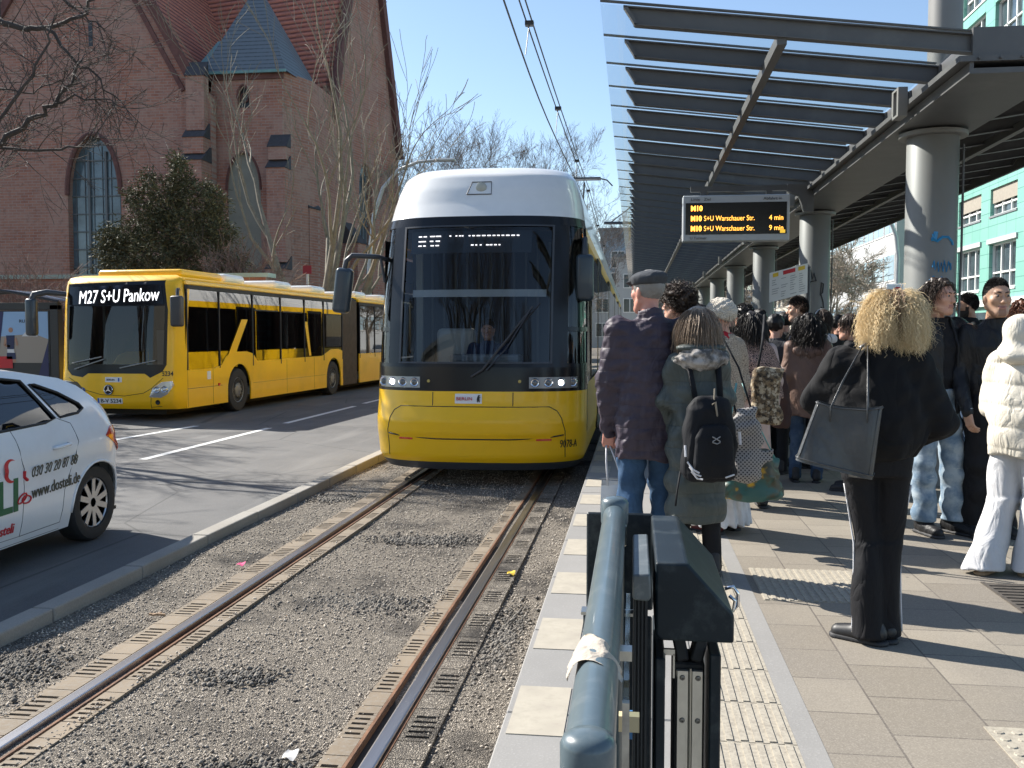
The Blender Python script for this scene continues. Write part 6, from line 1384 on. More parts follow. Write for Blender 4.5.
# ---- materials for people
def skin(nm, c): return mat('skin_'+nm, c, .5, var=.07, vscale=25, sss=.15, bump=.08, bscale=220)
SK1 = skin('fair', (.56, .31, .22)); SK2 = skin('olive', (.50, .29, .19)); SK3 = skin('tan', (.40, .215, .135)); SKR = skin('ruddy', (.58, .27, .20))
LIP = mat('lips', (.40, .19, .15), .5); EYW = mat('eye_white', (.27, .25, .23), .5); EYB = mat('eye_dark', (.03, .02, .015), .15)
def cloth(nm, c, rough=.85, var=.12, vscale=9, fold=.008, fscale=6, weave=.0012, dirt=None, dscale=5, damt=.5, quiltz=0, quiltd=.008, spec=.25, **kw):
    if nm in MATS: return MATS[nm]
    n = NT(nm); c2 = n.mix(n.rng(n.noise(scale=vscale, detail=5), .3, .7), tuple(q*(1-var) for q in c), tuple(min(1, q*(1+var)) for q in c))
    if dirt: c2 = n.mix(n.rng(n.noise(scale=dscale, detail=5, rough=.7), .48, .66, 0, damt), c2, dirt)
    n.col(c2); n.set(rough=rough, spec=spec)
    a = n.n('TexNoise'); a.inputs['Scale'].default_value = fscale; a.inputs['Detail'].default_value = 3; a.inputs['Roughness'].default_value = .45; a.inputs['Distortion'].default_value = 1.6; n.l(n.map((1, 1, .45)), a.inputs['Vector'])
    rg = n.math('ABSOLUTE', n.math('SUBTRACT', a.outputs['Fac'], .5)); h = n.math('MULTIPLY', n.rng(rg, 0, .16), fold)
    h = n.math('ADD', h, n.math('MULTIPLY', n.noise(scale=240, detail=1), weave))
    if quiltz:
        sx = n.n('SeparateXYZ'); n.l(n.tc.outputs['Object'], sx.inputs[0]); ang = n.math('ARCTAN2', sx.outputs[1], sx.outputs[0])
        wob = n.math('MULTIPLY', n.noise(scale=5), .03); q1 = n.math('ABSOLUTE', n.math('SINE', n.math('MULTIPLY', n.math('ADD', sx.outputs[2], wob), PI/quiltz))); q2 = n.math('ABSOLUTE', n.math('SINE', n.math('MULTIPLY', sx.outputs[0], PI/(quiltz*1.5))))
        h = n.math('ADD', h, n.math('MULTIPLY', n.math('ADD', n.math('POWER', q1, .35), n.math('MULTIPLY', n.math('POWER', q2, .3), .6)), quiltd))
    n.bump(h, .8, .7); return n.m
def hairm(nm, c, v=.35, c2=None):
    n = NT('hair_'+nm); g = n.n('NewGeometry'); c2 = c2 or tuple(q*.45 for q in c); a = n.noise(scale=40)
    n.col(n.mix(n.math('ADD', n.math('MULTIPLY', g.outputs['Random Per Island'], .7), n.math('MULTIPLY', a, .4)), c2, c)); n.set(rough=.45, spec=.35); return n.m
def Rm(yaw=0, pitch=0, roll=0): return np.array((Matrix.Rotation(R(yaw), 3, 'Z') @ Matrix.Rotation(R(pitch), 3, 'X') @ Matrix.Rotation(R(roll), 3, 'Y')))
def head_sdf(c, M, s, face=True, nose=1.0, jaw=1.0):
    h = Sdf(); T_ = lambda *p: c+M@(np.array(p)*s); r = lambda *p: tuple(np.array(p)*s)
    h.ell(T_(0, -.012, .035), r(.074, .094, .088), M=M); h.ell(T_(0, .020, -.035), r(.058*jaw, .066, .078), .03*s, M=M); h.cap(T_(-.012, .060, -.094), T_(.012, .060, -.094), .02*s, .02*s, .03*s)
    for q in (-1, 1):
        h.cap(T_(q*.056, -.0, -.05), T_(q*.02, .055, -.095), .018*s*jaw, .016*s, .03*s)
        h.ell(T_(q*.038, .058, -.012), r(.024, .022, .02), .025*s, M=M)
    h.cap(T_(-.034, .080, .034), T_(.034, .080, .034), .011*s, .011*s, .018*s)
    h.cap(T_(0, .084, .018), T_(0, .106*1, -.026), .0075*s*nose, .011*s*nose, .010*s)
    for q in (-1, 1): h.ell(T_(q*.010, .094, -.030), r(.008, .010, .007), .008*s, M=M); h.ell(T_(q*.031, .100, .012), r(.017, .016, .011), .012*s, sub=True, M=M)
    for q in (-1, 1): h.ell(T_(q*.031, .079, .012), r(.0135, .0125, .0115), .003*s, M=M)
    h.cap(T_(-.019, .084, -.054), T_(.019, .084, -.054), .006*s, .006*s, .008*s); h.cap(T_(-.015, .084, -.065), T_(.015, .084, -.065), .007*s, .007*s, .008*s)
    for q in (-1, 1): h.ell(T_(q*.077, -.004, -.004), r(.009, .018, .031), .008*s, M=M)
    return h
def hand_sdf(w, d, u, s, curl=.5, side=1):
    """w wrist, d direction of the hand, u palm normal; five separate bent fingers"""
    w = np.array(w, float); d = np.array(d, float); d /= np.linalg.norm(d); u = np.array(u, float); u = u-d*(u@d); u /= np.linalg.norm(u); x = np.cross(d, u)*side; h = Sdf()
    P = lambda a, b, c=0: w+(d*a+x*b+u*c)*s
    h.cap(P(-.03, 0), P(.02, 0), .026*s, .026*s); 
    for b in (-.030, -.010, .010, .028): h.cap(P(.01, b*.7), P(.082, b), .017*s, .012*s, .012*s)
    for b, L in ((-.031, .058), (-.011, .074), (.010, .080), (.030, .070)):
        p = P(.085, b); a = 0; q = p
        for i, f in enumerate((.42, .32, .26)):
            a += curl*(1.0, 1.1, .9)[i]; nx_ = q+(d*math.cos(a)+u*math.sin(a)+x*b*.5)*L*f*s; h.cap(q, nx_, (.0092-.0008*i)*s, (.0086-.0008*i)*s, .003*s); q = nx_
    q = P(.015, .030); a1 = P(.045, .052, .012); a2 = P(.072, .055, .012+.02*curl); h.cap(q, a1, .015*s, .011*s, .008*s); h.cap(a1, a2, .0105*s, .0085*s, .003*s)
    return h
def strands(n_, root, flow, r, seg=7, seed=0, name='hair_strands', material=None, parent=None, flat=1.0):
    """root(rnd)->(p, nrm); flow(p, nrm, rnd)->list of points"""
    rnd = np.random.RandomState(seed); V = []; F = []; b = 0
    for i in range(n_):
        p, nr = root(rnd)
        P = np.array(flow(p, nr, rnd)); m = len(P); T_ = np.gradient(P, axis=0); T_ /= np.linalg.norm(T_, axis=1)[:, None]+1e-9
        u = np.cross(T_, nr+1e-3); u /= np.linalg.norm(u, axis=1)[:, None]+1e-9; w_ = np.cross(T_, u); rr = r*(1-.75*np.linspace(0, 1, m)**2)[:, None]
        ring = np.stack([P+u*rr, P-u*rr*.5+w_*rr*.86*flat, P-u*rr*.5-w_*rr*.86*flat], 1).reshape(-1, 3); V.append(ring)
        q = np.arange(m-1)[:, None]*3; 
        for k in range(3): F.append(np.concatenate([b+q+k, b+q+(k+1) % 3, b+q+3+(k+1) % 3, b+q+3+k], 1))
        b += 3*m
    return link_mesh(name, np_mesh(name, np.concatenate(V), np.concatenate(F)), material, parent, smooth=180)

class Person:
    """local frame: faces +y, right hand at +x, feet at z=0"""
    def __init__(s, px_, Y, H, rz, label, name='person', X=None, sk=SK1, hair_c=None, yaw=0, pitch=0, roll=0, group=None, lean=0, hs=1.0, fem=False):
        s.k = H/1.75; s.sk = sk; s.X = X if X is not None else atY(px_, 335, Y).x; s.Y = Y; s.rz = rz
        s.M = Rm(yaw, pitch, roll); s.hs = s.k**.5*hs; s.lean = lean; s.label = label; s.name = name; s.group = group; s.fem = fem
        sw = .165 if fem else .185
        s.J = dict(hipR=(.09, 0, .93), hipL=(-.09, 0, .93), kneeR=(.10, .02, .50), kneeL=(-.10, .02, .50), ankR=(.11, -.02, .09), ankL=(-.11, -.02, .09), shR=(sw, -.01, 1.43), shL=(-sw, -.01, 1.43), elR=(sw+.06, -.03, 1.14), elL=(-sw-.06, -.03, 1.14), wrR=(sw+.07, .05, .89), wrL=(-sw-.07, .05, .89), head=(0, .03, 1.755-.123))
        s.hands = {}
    def j(s, **kw): s.J.update(kw); return s
    def g(s, n): return np.array(s.J[n], float)*s.k
    def hc(s): h = s.g('head'); h[2] = (1.755*s.k)-.123*s.hs; return h
    def start(s, mats=None, fmat=None, hands='', curl=.5, face=True, jaw=1.0, nose=1.0, handdir=None, res=.0065):
        k = s.k; b = Sdf(); h = s.hc(); nb = np.array([0, -.02, 1.46])*k
        b.loft([(.86*k, .14*k, .10*k), (1.0*k, .135*k, .095*k), (1.15*k, .13*k, .095*k), (1.34*k, .135*k, .08*k), (1.43*k, .095*k, .055*k)], .04)
        for q in 'RL':
            b.cap(s.g('hip'+q), s.g('knee'+q), .075*k, .052*k, .03); b.cap(s.g('knee'+q), s.g('ank'+q), .05*k, .034*k, .02)
            b.cap(s.g('sh'+q), s.g('el'+q), .045*k, .034*k, .03); b.cap(s.g('el'+q), s.g('wr'+q), .035*k, .024*k, .02)
            an = s.g('ank'+q); b.cap(an, an+np.array([0, .04, -.03])*k, .030*k, .022*k, .02)
        b.cap(nb, h+s.M@np.array([0, -.02, -.05]), .048*k, .046*k, .01)
        hd = head_sdf(h, s.M, s.hs, jaw=jaw, nose=nose); hd.cap(nb, h+s.M@np.array([0, -.02, -.05]), .053*k, .050*k, .02)
        ex = [(hd, res*.75 if face else .009)]
        for q in hands:
            d = (handdir or {}).get(q); w_ = s.g('wr'+q); d0 = w_-s.g('el'+q); dd = np.array(d[0]) if d else d0; u = np.array(d[1]) if d else np.array([(-1 if q == 'R' else 1), 0.2, 0]); ex.append((hand_sdf(w_, dd, u, k*.98, curl, -1 if q == 'R' else 1), .0045))
        M = s.M; hs = s.hs
        def fm(c):
            p = (c-h)@M/hs; o = np.zeros(len(c)); lip = (np.abs(p[:, 0]) < .024) & (p[:, 1] > .078) & (p[:, 2] < -.049) & (p[:, 2] > -.072); o[lip] = 1
            if fmat: o = fmat(p, o)
            return o
        s.o = sdf_obj(s.name, b, .014, [s.sk, LIP]+(mats or []), None, fm, ex)
        s.o.location = (s.X, s.Y, .22); s.o.rotation_euler = (0, 0, R(s.rz)); tag(s.o, s.label, 'person', s.group)
        if face:
            for q in (-1, 1):
                e = MB(); c = h+M@(np.array([q*.031, .0835, .012])*hs); e.sphere((0, 0, 0), .0098*hs, 10); eo = e.build('eye', EYW, s.o, smooth=180, loc=tuple(c))
                m = MB(); c2 = M@(np.array([0, .0070, .0])*hs); m.sphere(tuple(c2), .0060*hs, 8); m.build('iris', EYB, eo, smooth=180)
        return s
    def brows(s, m, th=.004, ang=.0):
        h = s.hc()
        for q in (-1, 1): e = MB(); e.tube([h+s.M@(np.array([q*x, y, z+ang*x])*s.hs) for x, y, z in ((.012, .0945, .030), (.028, .092, .036), (.048, .078, .031))], [th*.8*s.hs, th*s.hs, th*.5*s.hs], 5); e.build('eyebrow', m, s.o, smooth=180)
    def piece(s, name, sd, res, m, fmat=None): return sdf_obj(name, sd, res, m if isinstance(m, list) else [m], s.o, fmat)
    # clothes -----------------------------------------------------------------
    def top(s, m, name='jacket', zb=.80, w=1.0, prof=None, sl=(.062, .050, .042), disp=(), collar=.03, res=.009, sleeves='RL', ext=.02, k_=.05, neck=.075, fmat=None, cuts=()):
        k = s.k; a = Sdf(); W = w
        prof = prof or [(zb, .175*W, .125*W), (.95, .172*W, .125*W), (1.12, .168*W, .122*W), (1.30, .185*W, .125*W), (1.40, .165*W, .105*W, -.01), (1.47, .105, .08, -.015)]
        a.loft([(p[0]*k, p[1]*k, p[2]*k)+tuple(q*k for q in p[3:]) for p in prof], .04)
        for q in sleeves:
            a.cap(s.g('sh'+q)+np.array([0, 0, -.01])*k, s.g('el'+q), sl[0]*k*W, sl[1]*k*W, k_); d = s.g('wr'+q)-s.g('el'+q); e = s.g('wr'+q)+d/np.linalg.norm(d)*ext*0; a.cap(s.g('el'+q), e, sl[1]*k*W, sl[2]*k*W, .03)
        if collar: a.loft([(1.42*k, neck*1.1*k, neck*1.1*k, -.015*k), ((1.47+collar)*k, neck*k, neck*k, .0)], .02); 
        for f in disp: a.disp(f)
        for f in cuts: a.cut(f)
        return s.piece(name, a, res, m, fmat)
    def pants(s, m, name='trousers', r=(.093, .068, .056), hem=.05, disp=(), hip=(.165, .12), res=.010, flare=None, zt=1.0, fmat=None):
        k = s.k; a = Sdf(); a.loft([(.84*k, hip[0]*k, hip[1]*k), (.94*k, hip[0]*k, hip[1]*k), (zt*k, hip[0]*.93*k, hip[1]*.9*k)], .05)
        for q in 'RL':
            H_, K_, A_ = s.g('hip'+q), s.g('knee'+q), s.g('ank'+q)
            a.cap(H_, K_, r[0]*k, r[1]*k, .03); B_ = A_.copy(); B_[2] = hem*k+.0
            if flare:
                n_ = 6
                P = [(K_[2]+(B_[2]-K_[2])*i/n_, (r[1]+(r[2]-r[1])*(i/n_)**flare)*k, (r[1]+(r[2]-r[1])*(i/n_)**flare)*k*1.15, K_[1]+(B_[1]-K_[1])*i/n_, K_[0]+(B_[0]-K_[0])*i/n_) for i in range(n_+1)]; a.loft(P, .02)
            else: a.cap(K_, B_, r[1]*k, r[2]*k, .02)
        z0 = hem*k-.03
        for f in disp: a.disp(f)
        a.cut(lambda X, Y, Z: (hem*k-.012)-Z)
        return s.piece(name, a, res, m, fmat)
    def shoes(s, m, sole=None, name='shoe', big=1.0, dirs=None):
        k = s.k
        for q in 'RL':
            A_ = s.g('ank'+q); an = R((dirs or {}).get(q, (-8 if q == 'R' else 8))); c, sn = math.cos(an), math.sin(an); f = lambda x, y, z: np.array([A_[0]+(x*c-y*sn)*k, A_[1]+(x*sn+y*c)*k, z*k])
            a = Sdf(); a.cap(f(0, -.045, .055), f(0, .02, .06), .042*k*big, .042*k*big, .02); a.cap(f(0, .02, .045), f(0, .15, .03), .044*k*big, .036*k*big, .03); a.cap(f(0, -.03, .09), f(0, -.02, .13), .042*k, .045*k, .02); a.cut(lambda X, Y, Z: .012-Z)
            o = s.piece(name, a, .009, m)
            b = Sdf(); b.cap(f(0, -.05, .0), f(0, .155, .0), .046*k*big, .042*k*big, .02); b.cut(lambda X, Y, Z: np.maximum(-Z, Z-.022)); sdf_obj('sole', b, .008, [sole or BLM], o)
    def cap_hair(s, m, off=.012, slope=.8, z0=.0, disp=None, res=.007, name='hair', extra=None, sideburn=False):
        h = s.hc(); M = s.M; hs = s.hs; a = Sdf(); T_ = lambda *p: h+M@(np.array(p)*hs)
        a.ell(T_(0, -.014, .038), tuple(np.array((.074+off, .094+off, .088+off))*hs), M=M)
        if extra: extra(a, T_, hs)
        if disp: a.disp(disp)
        def ct(X, Y, Z):
            x, y, z = X-h[0], Y-h[1], Z-h[2]; ly = M[0, 1]*x+M[1, 1]*y+M[2, 1]*z; lz = M[0, 2]*x+M[1, 2]*y+M[2, 2]*z; return (slope*ly-lz+z0*hs)*.78
        a.cut(ct); return s.piece(name, a, res, m)
    def buzz(s, m, n_=1500, L=.012, slope=.72, z0=.024, top=.0, r=.0011, seed=1, fwd=0):
        M = s.M; hs = s.hs
        def root(rnd):
            v = rnd.normal(size=3); v /= np.linalg.norm(v); p = np.array([v[0]*.0735, -.012+v[1]*.0935, .035+v[2]*.0875])
            while p[2]-slope*p[1] < z0+rnd.normal()*.004: v = rnd.normal(size=3); v /= np.linalg.norm(v); p = np.array([v[0]*.0735, -.012+v[1]*.0935, .035+v[2]*.0875])
            return s.hc()+M@(p*hs), M@v
        f = M@np.array([0, 1, 0])
        def flow(p, nr, rnd):
            l = L+top*max(0, (nr[2]-.35))*1.5; d = nr+f*fwd+rnd.normal(size=3)*.35; d /= np.linalg.norm(d); return [p-nr*.003, p+d*l*.5, p+d*l*.85+f*fwd*l*.3, p+d*l]
        return strands(n_, root, flow, r, seed=seed, name='hair', material=m, parent=s.o)
    def scalp(s, rnd, slope=.8, z0=.0, up=False, ymax=9):
        h = s.hc(); M = s.M; hs = s.hs
        while True:
            v = rnd.normal(size=3); v /= np.linalg.norm(v); p = np.array([v[0]*.078, -.014+v[1]*.098, .038+v[2]*.092])
            if p[2]-slope*p[1] > z0 and p[1] < ymax: break
        return h+M@(p*hs), M@v
    def volume(s, prof, m, dsp=None, res=.008, name='hair', pw=2.2):
        '''hanging hair mass; rows (z above/below head centre, half width, half depth, y offset) in head units'''
        h = s.hc(); a = Sdf(); a.loft([(h[2]+z*s.hs, w_*s.hs, d_*s.hs, (y+0)*s.hs) for z, w_, d_, y in prof], .03, cx=h[0], cy=h[1], pw=pw, edge=.03); a.disp(dsp or wrinkle(.007, 55, 5)); return s.piece(name, a, res, m)
# ================================================================ THE CROWD
def quilt(X, Y, Z): return (-.0022*np.abs(np.sin(Z*PI/.075))**.5-.002*np.abs(np.sin(np.arctan2(Y, X)*7))**.5).astype(f32)
def puff(h, amp): return lambda X, Y, Z: (-amp*np.abs(np.sin(Z*PI/h+.12*np.sin(9*X)+.1*np.sin(7*Y)))**.6).astype(f32)
DENIM = cloth('blue_denim', (.04, .07, .125), vscale=7, var=.35, dirt=(.11, .16, .23), dscale=5, damt=.5); DENIML = cloth('washed_denim', (.14, .20, .27), vscale=6, var=.3, dirt=(.38, .42, .45), dscale=7, damt=.7)
BLKC = cloth('black_cloth', (.012, .012, .014), .8, var=.2); BLK2 = cloth('black_nylon', (.009, .010, .013), .75); LEA = cloth('black_leather', (.016, .016, .017), .45, fold=.012)
WHC = cloth('white_cloth', (.62, .62, .64)); HSH = mat('hair_short_black', (.018, .014, .012), .85, var=.3, vscale=200, bump=.5, bscale=400); HBLK = hairm('black', (.022, .018, .016)); HDK = hairm('dark_brown', (.05, .032, .022)); HBL = hairm('blonde', (.92, .76, .48), c2=(.55, .38, .18)); HLB = hairm('light_brown_grey', (.34, .26, .19), c2=(.12, .085, .06)); HGR = hairm('grey', (.42, .40, .37), c2=(.16, .15, .14)); HAU = hairm('auburn', (.17, .06, .03))
LEATHB = mat('bag_black_leather', (.055, .057, .058), .36, var=.25, vscale=5, bump=.6, bscale=9, coat=.15)

def drop(length, out=.25, curl=.0, freq=9, grav=1.0, seg=8, jit=.02, bias=(0, 0, 0)):
    def flow(p, nr, rnd):
        L = length*rnd.uniform(.7, 1.1); hx_ = np.array([nr[0], nr[1], 0]); hx_ = hx_/(np.linalg.norm(hx_)+.15); t0 = max(0, nr[2]); d = hx_*(.25+t0*1.1)+nr*out*.35+np.array([0, 0, -.9*(1-t0)])+np.array(bias); d /= np.linalg.norm(d)
        pts = [p-nr*.004]; q = p+nr*.002; ph = rnd.rand()*6.28; sd = np.cross(nr, [0, 0, 1])+1e-3; sd /= np.linalg.norm(sd)
        for i in range(seg):
            t = (i+1)/seg; tgt = np.array([nr[0]*out*.35, nr[1]*out*.35, -1.0]); d = d*.55+tgt*.45*grav*(.35+t)+rnd.normal(size=3)*jit*3; d = d/np.linalg.norm(d); q = q+d*L/seg; pts.append(q+(sd*math.sin(ph+t*freq)+nr*math.cos(ph+t*freq))*curl*min(1, t*2))
        return pts
    return flow

# --- 1 man with flat cap
p = Person(649, 5.75, 1.80, 22, 'older man in grey flat cap and dark purple quilted jacket seen from behind', sk=SKR, yaw=22, hs=1.04)
p.j(elL=(-.225, .05, 1.12), wrL=(-.20, .12, .81), elR=(.25, -.02, 1.12), wrR=(.26, .05, .86), shL=(-.19, 0, 1.42), shR=(.19, -.01, 1.42))
p.start(hands='LR', curl=.75, handdir={'L': ((.0, .15, -1), (.4, .6, 0))}); MAN = p
p.top(cloth('purple_quilt', (.058, .046, .062), .55, var=.1, quiltz=.068, quiltd=.006, fold=.007), zb=.66, w=1.08, prof=[(.655, .20, .15), (.80, .212, .16), (1.0, .205, .165, .0), (1.15, .20, .16), (1.32, .20, .135, -.01), (1.41, .165, .11, -.02), (1.48, .10, .085, -.02)], sl=(.074, .066, .052), disp=(quilt, wrinkle(.008, 14, 1, .5), wrinkle(.004, 45, 2)), collar=.065, neck=.078, res=.008)
p.pants(cloth('blue_jeans_mid', (.04, .085, .16), var=.3), r=(.10, .078, .068), hem=.03, disp=(wrinkle(.006, 25, 2),)); p.shoes(BLM)
p.cap_hair(HGR, .006, .55, -.030, wrinkle(.002, 180, 3))
CAPM = cloth('grey_felt', (.055, .06, .068), .95, bump=.5, bscale=240)
h = p.hc(); c = Sdf(); T_ = lambda *q: h+p.M@(np.array(q)*p.hs)
c.ell(T_(0, -.012, .082), (.098*p.hs, .120*p.hs, .046*p.hs), M=p.M @ Rm(0, -6)); c.loft([(T_(0, 0, .048)[2], .088*p.hs, .106*p.hs), (T_(0, 0, .085)[2], .092*p.hs, .11*p.hs)], .02, cx=T_(0, -.012, 0)[0], cy=T_(0, -.012, 0)[1]); c.ell(T_(0, .10, .058), (.068, .05, .010), .01, M=p.M @ Rm(0, -14)); c.disp(wrinkle(.0015, 40, 9))
p.piece('flat_cap', c, .007, CAPM)
cb_o = empty('carrier_bag', (0, 0, 0), 0, 'white paper carrier bag with rope handles held by the man in the flat cap', 'bag')
hw = np.array(MAN.o.matrix_basis @ Vector(tuple(MAN.g('wrL')+np.array([.0, .02, -.09])))); hw = Vector(hw)
m = MB()
for dx in (-.05, .05):
    for dy in (-.02, .02): m.tube([hw+Vector((dx*.2, dy*.3, 0)), hw+Vector((dx*.6+.02, dy, -.10)), hw+Vector((dx+.05, dy*1.5, -.25))], .0055, 6)
m.build('handle', WHC, cb_o, smooth=180)
m = MB(); m.M = Matrix.Translation(hw+Vector((.06, .02, -.25))); a_, b_ = .10, .045
m.add([(-a_, -b_, 0), (a_, -b_, .015), (a_, b_, .01), (-a_, b_, .02), (-a_-.01, -b_-.03, -.30), (a_+.01, -b_-.03, -.30), (a_+.01, b_+.03, -.30), (-a_-.01, b_+.03, -.30)], [(0, 1, 5, 4), (1, 2, 6, 5), (2, 3, 7, 6), (3, 0, 4, 7), (4, 5, 6, 7)]); m.build('bag_body', mat('white_paper', (.7, .7, .69), .7, bump=.3, bscale=25), cb_o)

# --- 2 woman with backpack
p = Person(698, 5.6, 1.57, 14, 'woman with long light brown hair in grey-green puffer coat wearing a black backpack', fem=True, yaw=12, pitch=-4)
p.j(elL=(-.195, .04, 1.16), wrL=(-.17, .15, .95), elR=(.195, .02, 1.15), wrR=(.18, .14, .93), shL=(-.145, -.01, 1.42), shR=(.145, -.01, 1.42)); p.start(hands='LR'); W2 = p; CT = cloth('grey_green_puffer', (.075, .087, .082), .5, var=.1, quiltz=.13, quiltd=.012, fold=.010)
p.top(CT, 'coat', prof=[(.36, .185, .15), (.6, .185, .155), (.9, .175, .15), (1.15, .17, .145), (1.33, .168, .13), (1.42, .145, .115), (1.49, .10, .09)], sl=(.064, .058, .048), disp=(puff(.16, .010), wrinkle(.010, 17, 5)), collar=.0, res=.009)
FUR = NT('hood_fur'); v_ = FUR.noise(scale=14); FUR.col(FUR.mix(FUR.rng(v_, .4, .6), (.09, .085, .08), (.42, .39, .36))); FUR.set(rough=.9); 
fu = Sdf(); fu.ell((0, -.09*p.k, 1.43*p.k), (.17*p.k, .10*p.k, .085*p.k)); fu.disp(wrinkle(.006, 60, 8)); p.piece('fur_hood', fu, .009, FUR.m)
hd_ = Sdf(); hd_.ell((0, -.06*p.k, 1.50*p.k), (.165*p.k, .10*p.k, .035*p.k)); p.piece('hood_lining', hd_, .01, CT)
strands(1500, lambda r: W2.scalp(r, .8, -.01), drop(.25, .22, .005, 5, jit=.02), .0020, seed=3, material=HLB, parent=p.o); p.volume([(-.19, .07, .04, -.085), (-.10, .085, .05, -.07), (.0, .085, .06, -.05), (.06, .07, .06, -.03)], HLB); p.cap_hair(HLB, .012, .8, .0, wrinkle(.002, 120, 3))
p.pants(BLKC, r=(.085, .065, .06), hem=.05); p.shoes(BLM)
bp_ = empty('backpack', W2.o.location, 0, 'black backpack with white reflective stripes on the woman in grey-green coat', 'backpack'); bp_.rotation_euler = W2.o.rotation_euler; k = p.k
b = Sdf(); b.loft([(.66*k, .145*k, .07*k), (.72*k, .175*k, .10*k), (.95*k, .17*k, .10*k), (1.12*k, .15*k, .085*k), (1.20*k, .11*k, .05*k)], .03, cy=-.25*k, pw=2.6, edge=.03); b.disp(wrinkle(.004, 25, 11)); sdf_obj('pack_body', b, .009, [BLK2], bp_)
b = Sdf(); b.loft([(.69*k, .11*k, .03*k), (.78*k, .13*k, .055*k), (.95*k, .12*k, .05*k), (1.03*k, .08*k, .03*k)], .03, cy=-.34*k, pw=2.5, edge=.02); sdf_obj('front_pocket', b, .009, [BLK2], bp_)
for q in (-1, 1):
    m = MB(); m.tube([(q*.08*k, -.22*k, 1.17*k), (q*.10*k, -.10*k, 1.44*k), (q*.11*k, .06*k, 1.38*k), (q*.12*k, .14*k, 1.15*k)], .018, 6, flat=.4); m.build('strap', BLK2, bp_, smooth=180)
m = MB(); m.tube([(-.17*k, -.2*k, .72*k), (-.19*k, -.2*k, .6*k), (-.2*k, -.2*k, .5*k)], .012, 5, flat=.4); m.build('strap', BLK2, bp_, smooth=180)
m = MB(); 
for i in range(3): m.tube([(-.17*k+.012*i, -.345*k, (.80-.03*i)*k), (-.14*k+.012*i, -.37*k, (.755-.028*i)*k), (-.105*k+.01*i, -.385*k, (.735-.02*i)*k)], .0055, 5)
m.tube([(-.178*k, -.32*k, .90*k), (-.178*k, -.335*k, .83*k)], .007, 5); m.tube([(.06*k, -.39*k, .705*k), (.12*k, -.375*k, .72*k)], .005, 5); m.tube([(.165*k, -.33*k, .98*k), (.172*k, -.33*k, .9*k)], .009, 5); m.build('reflective_stripe', WHC, bp_)
m = MB(); m.tube([(-.03*k, -.40*k, .96*k), (.02*k, -.402*k, .93*k)], .003, 4); m.tube([(.02*k, -.40*k, .96*k), (-.03*k, -.402*k, .93*k)], .003, 4); m.tube([(-.03*k, -.4*k, .925*k), (.0, -.402*k, .915*k), (.02*k, -.4*k, .925*k)], .003, 4); m.build('emblem', mat('emblem_grey', (.3, .3, .3), .5), bp_)
m = MB(); m.tube([(-.01, -.3*k, 1.14*k), (.0, -.36*k, 1.17*k), (.02, -.33*k, 1.08*k)], .006, 5); m.tube([(.01, -.3*k, 1.12*k), (.01, -.31*k, 1.25*k)], .005, 5); m.build('cord', mat('cord_tan', (.28, .25, .2), .8), bp_)

# --- 3 curly dark hair with glasses
p = Person(680, 7.0, 1.76, 62, 'person with dark curly hair and glasses behind the long-haired woman', sk=SK1, yaw=0)
p.start(); P3_ = p; p.top(BLKC); p.pants(BLKC); p.shoes(BLM); p.brows(EYB)
p.cap_hair(HDK, .030, .75, .0, wrinkle(.012, 60, 4)); strands(1300, lambda r: P3_.scalp(r, .75, .0), drop(.10, 1.9, .010, 11, .12, jit=.10), .0026, seed=4, material=HDK, parent=p.o)
m = MB(); h = p.hc()
for q in (-1, 1): m.tube([h+p.M@(np.array([q*.033+.021*math.cos(t), .103, .010+.018*math.sin(t)])*p.hs) for t in np.linspace(0, 6.28, 14)], .0022, 5); m.tube([h+p.M@(np.array([q*.054, .100, .014])*p.hs), h+p.M@(np.array([q*.080, .0, .012])*p.hs)], .0022, 5)
m.build('glasses', TXK, p.o, smooth=180)

# --- 4 woman with knitted hat
p = Person(722, 6.9, 1.66, 48, 'woman in cream knitted hat, red scarf, sunglasses and beige tweed coat over long white skirt', fem=True, yaw=14)
p.start(hands='LR', curl=.9); W4 = p
n = NT('beige_tweed'); a = n.noise(scale=120, detail=2); b_ = n.noise(scale=30); n.col(n.mix(n.rng(a, .35, .65), (.17, .13, .10), (.50, .42, .33))); n.set(rough=.95, spec=.15); n.bump(a, .4, .006); TWD = n.m
p.top(TWD, 'coat', prof=[(.70, .20, .15), (.95, .19, .145), (1.15, .178, .14), (1.33, .18, .13), (1.42, .155, .11), (1.49, .10, .09)], sl=(.068, .060, .05), disp=(wrinkle(.006, 16, 12),), collar=.03)
sk_ = Sdf(); k = p.k; sk_.loft([(.07*k, .25*k, .22*k), (.3*k, .22*k, .19*k), (.75*k, .17*k, .14*k)], .02); sk_.disp(lambda X, Y, Z: (.012*np.sin(np.arctan2(Y, X)*17+2*np.sin(Z*5))*np.clip(1-Z, 0, 1)).astype(f32)); p.piece('long_skirt', sk_, .009, WHC); p.shoes(mat('dark_red_leather', (.12, .02, .02), .5))
KN = NT('cream_knit'); vv = KN.n('TexVoronoi'); vv.inputs['Scale'].default_value = 110; KN.l(KN.map(), vv.inputs['Vector']); KN.col(KN.mix(vv.outputs['Distance'], (.72, .66, .56), (.38, .34, .28))); KN.set(rough=.95); KN.bump(vv.outputs['Distance'], 1, .008)
h = p.hc(); c = Sdf(); T_ = lambda *q: h+W4.M@(np.array(q)*W4.hs)
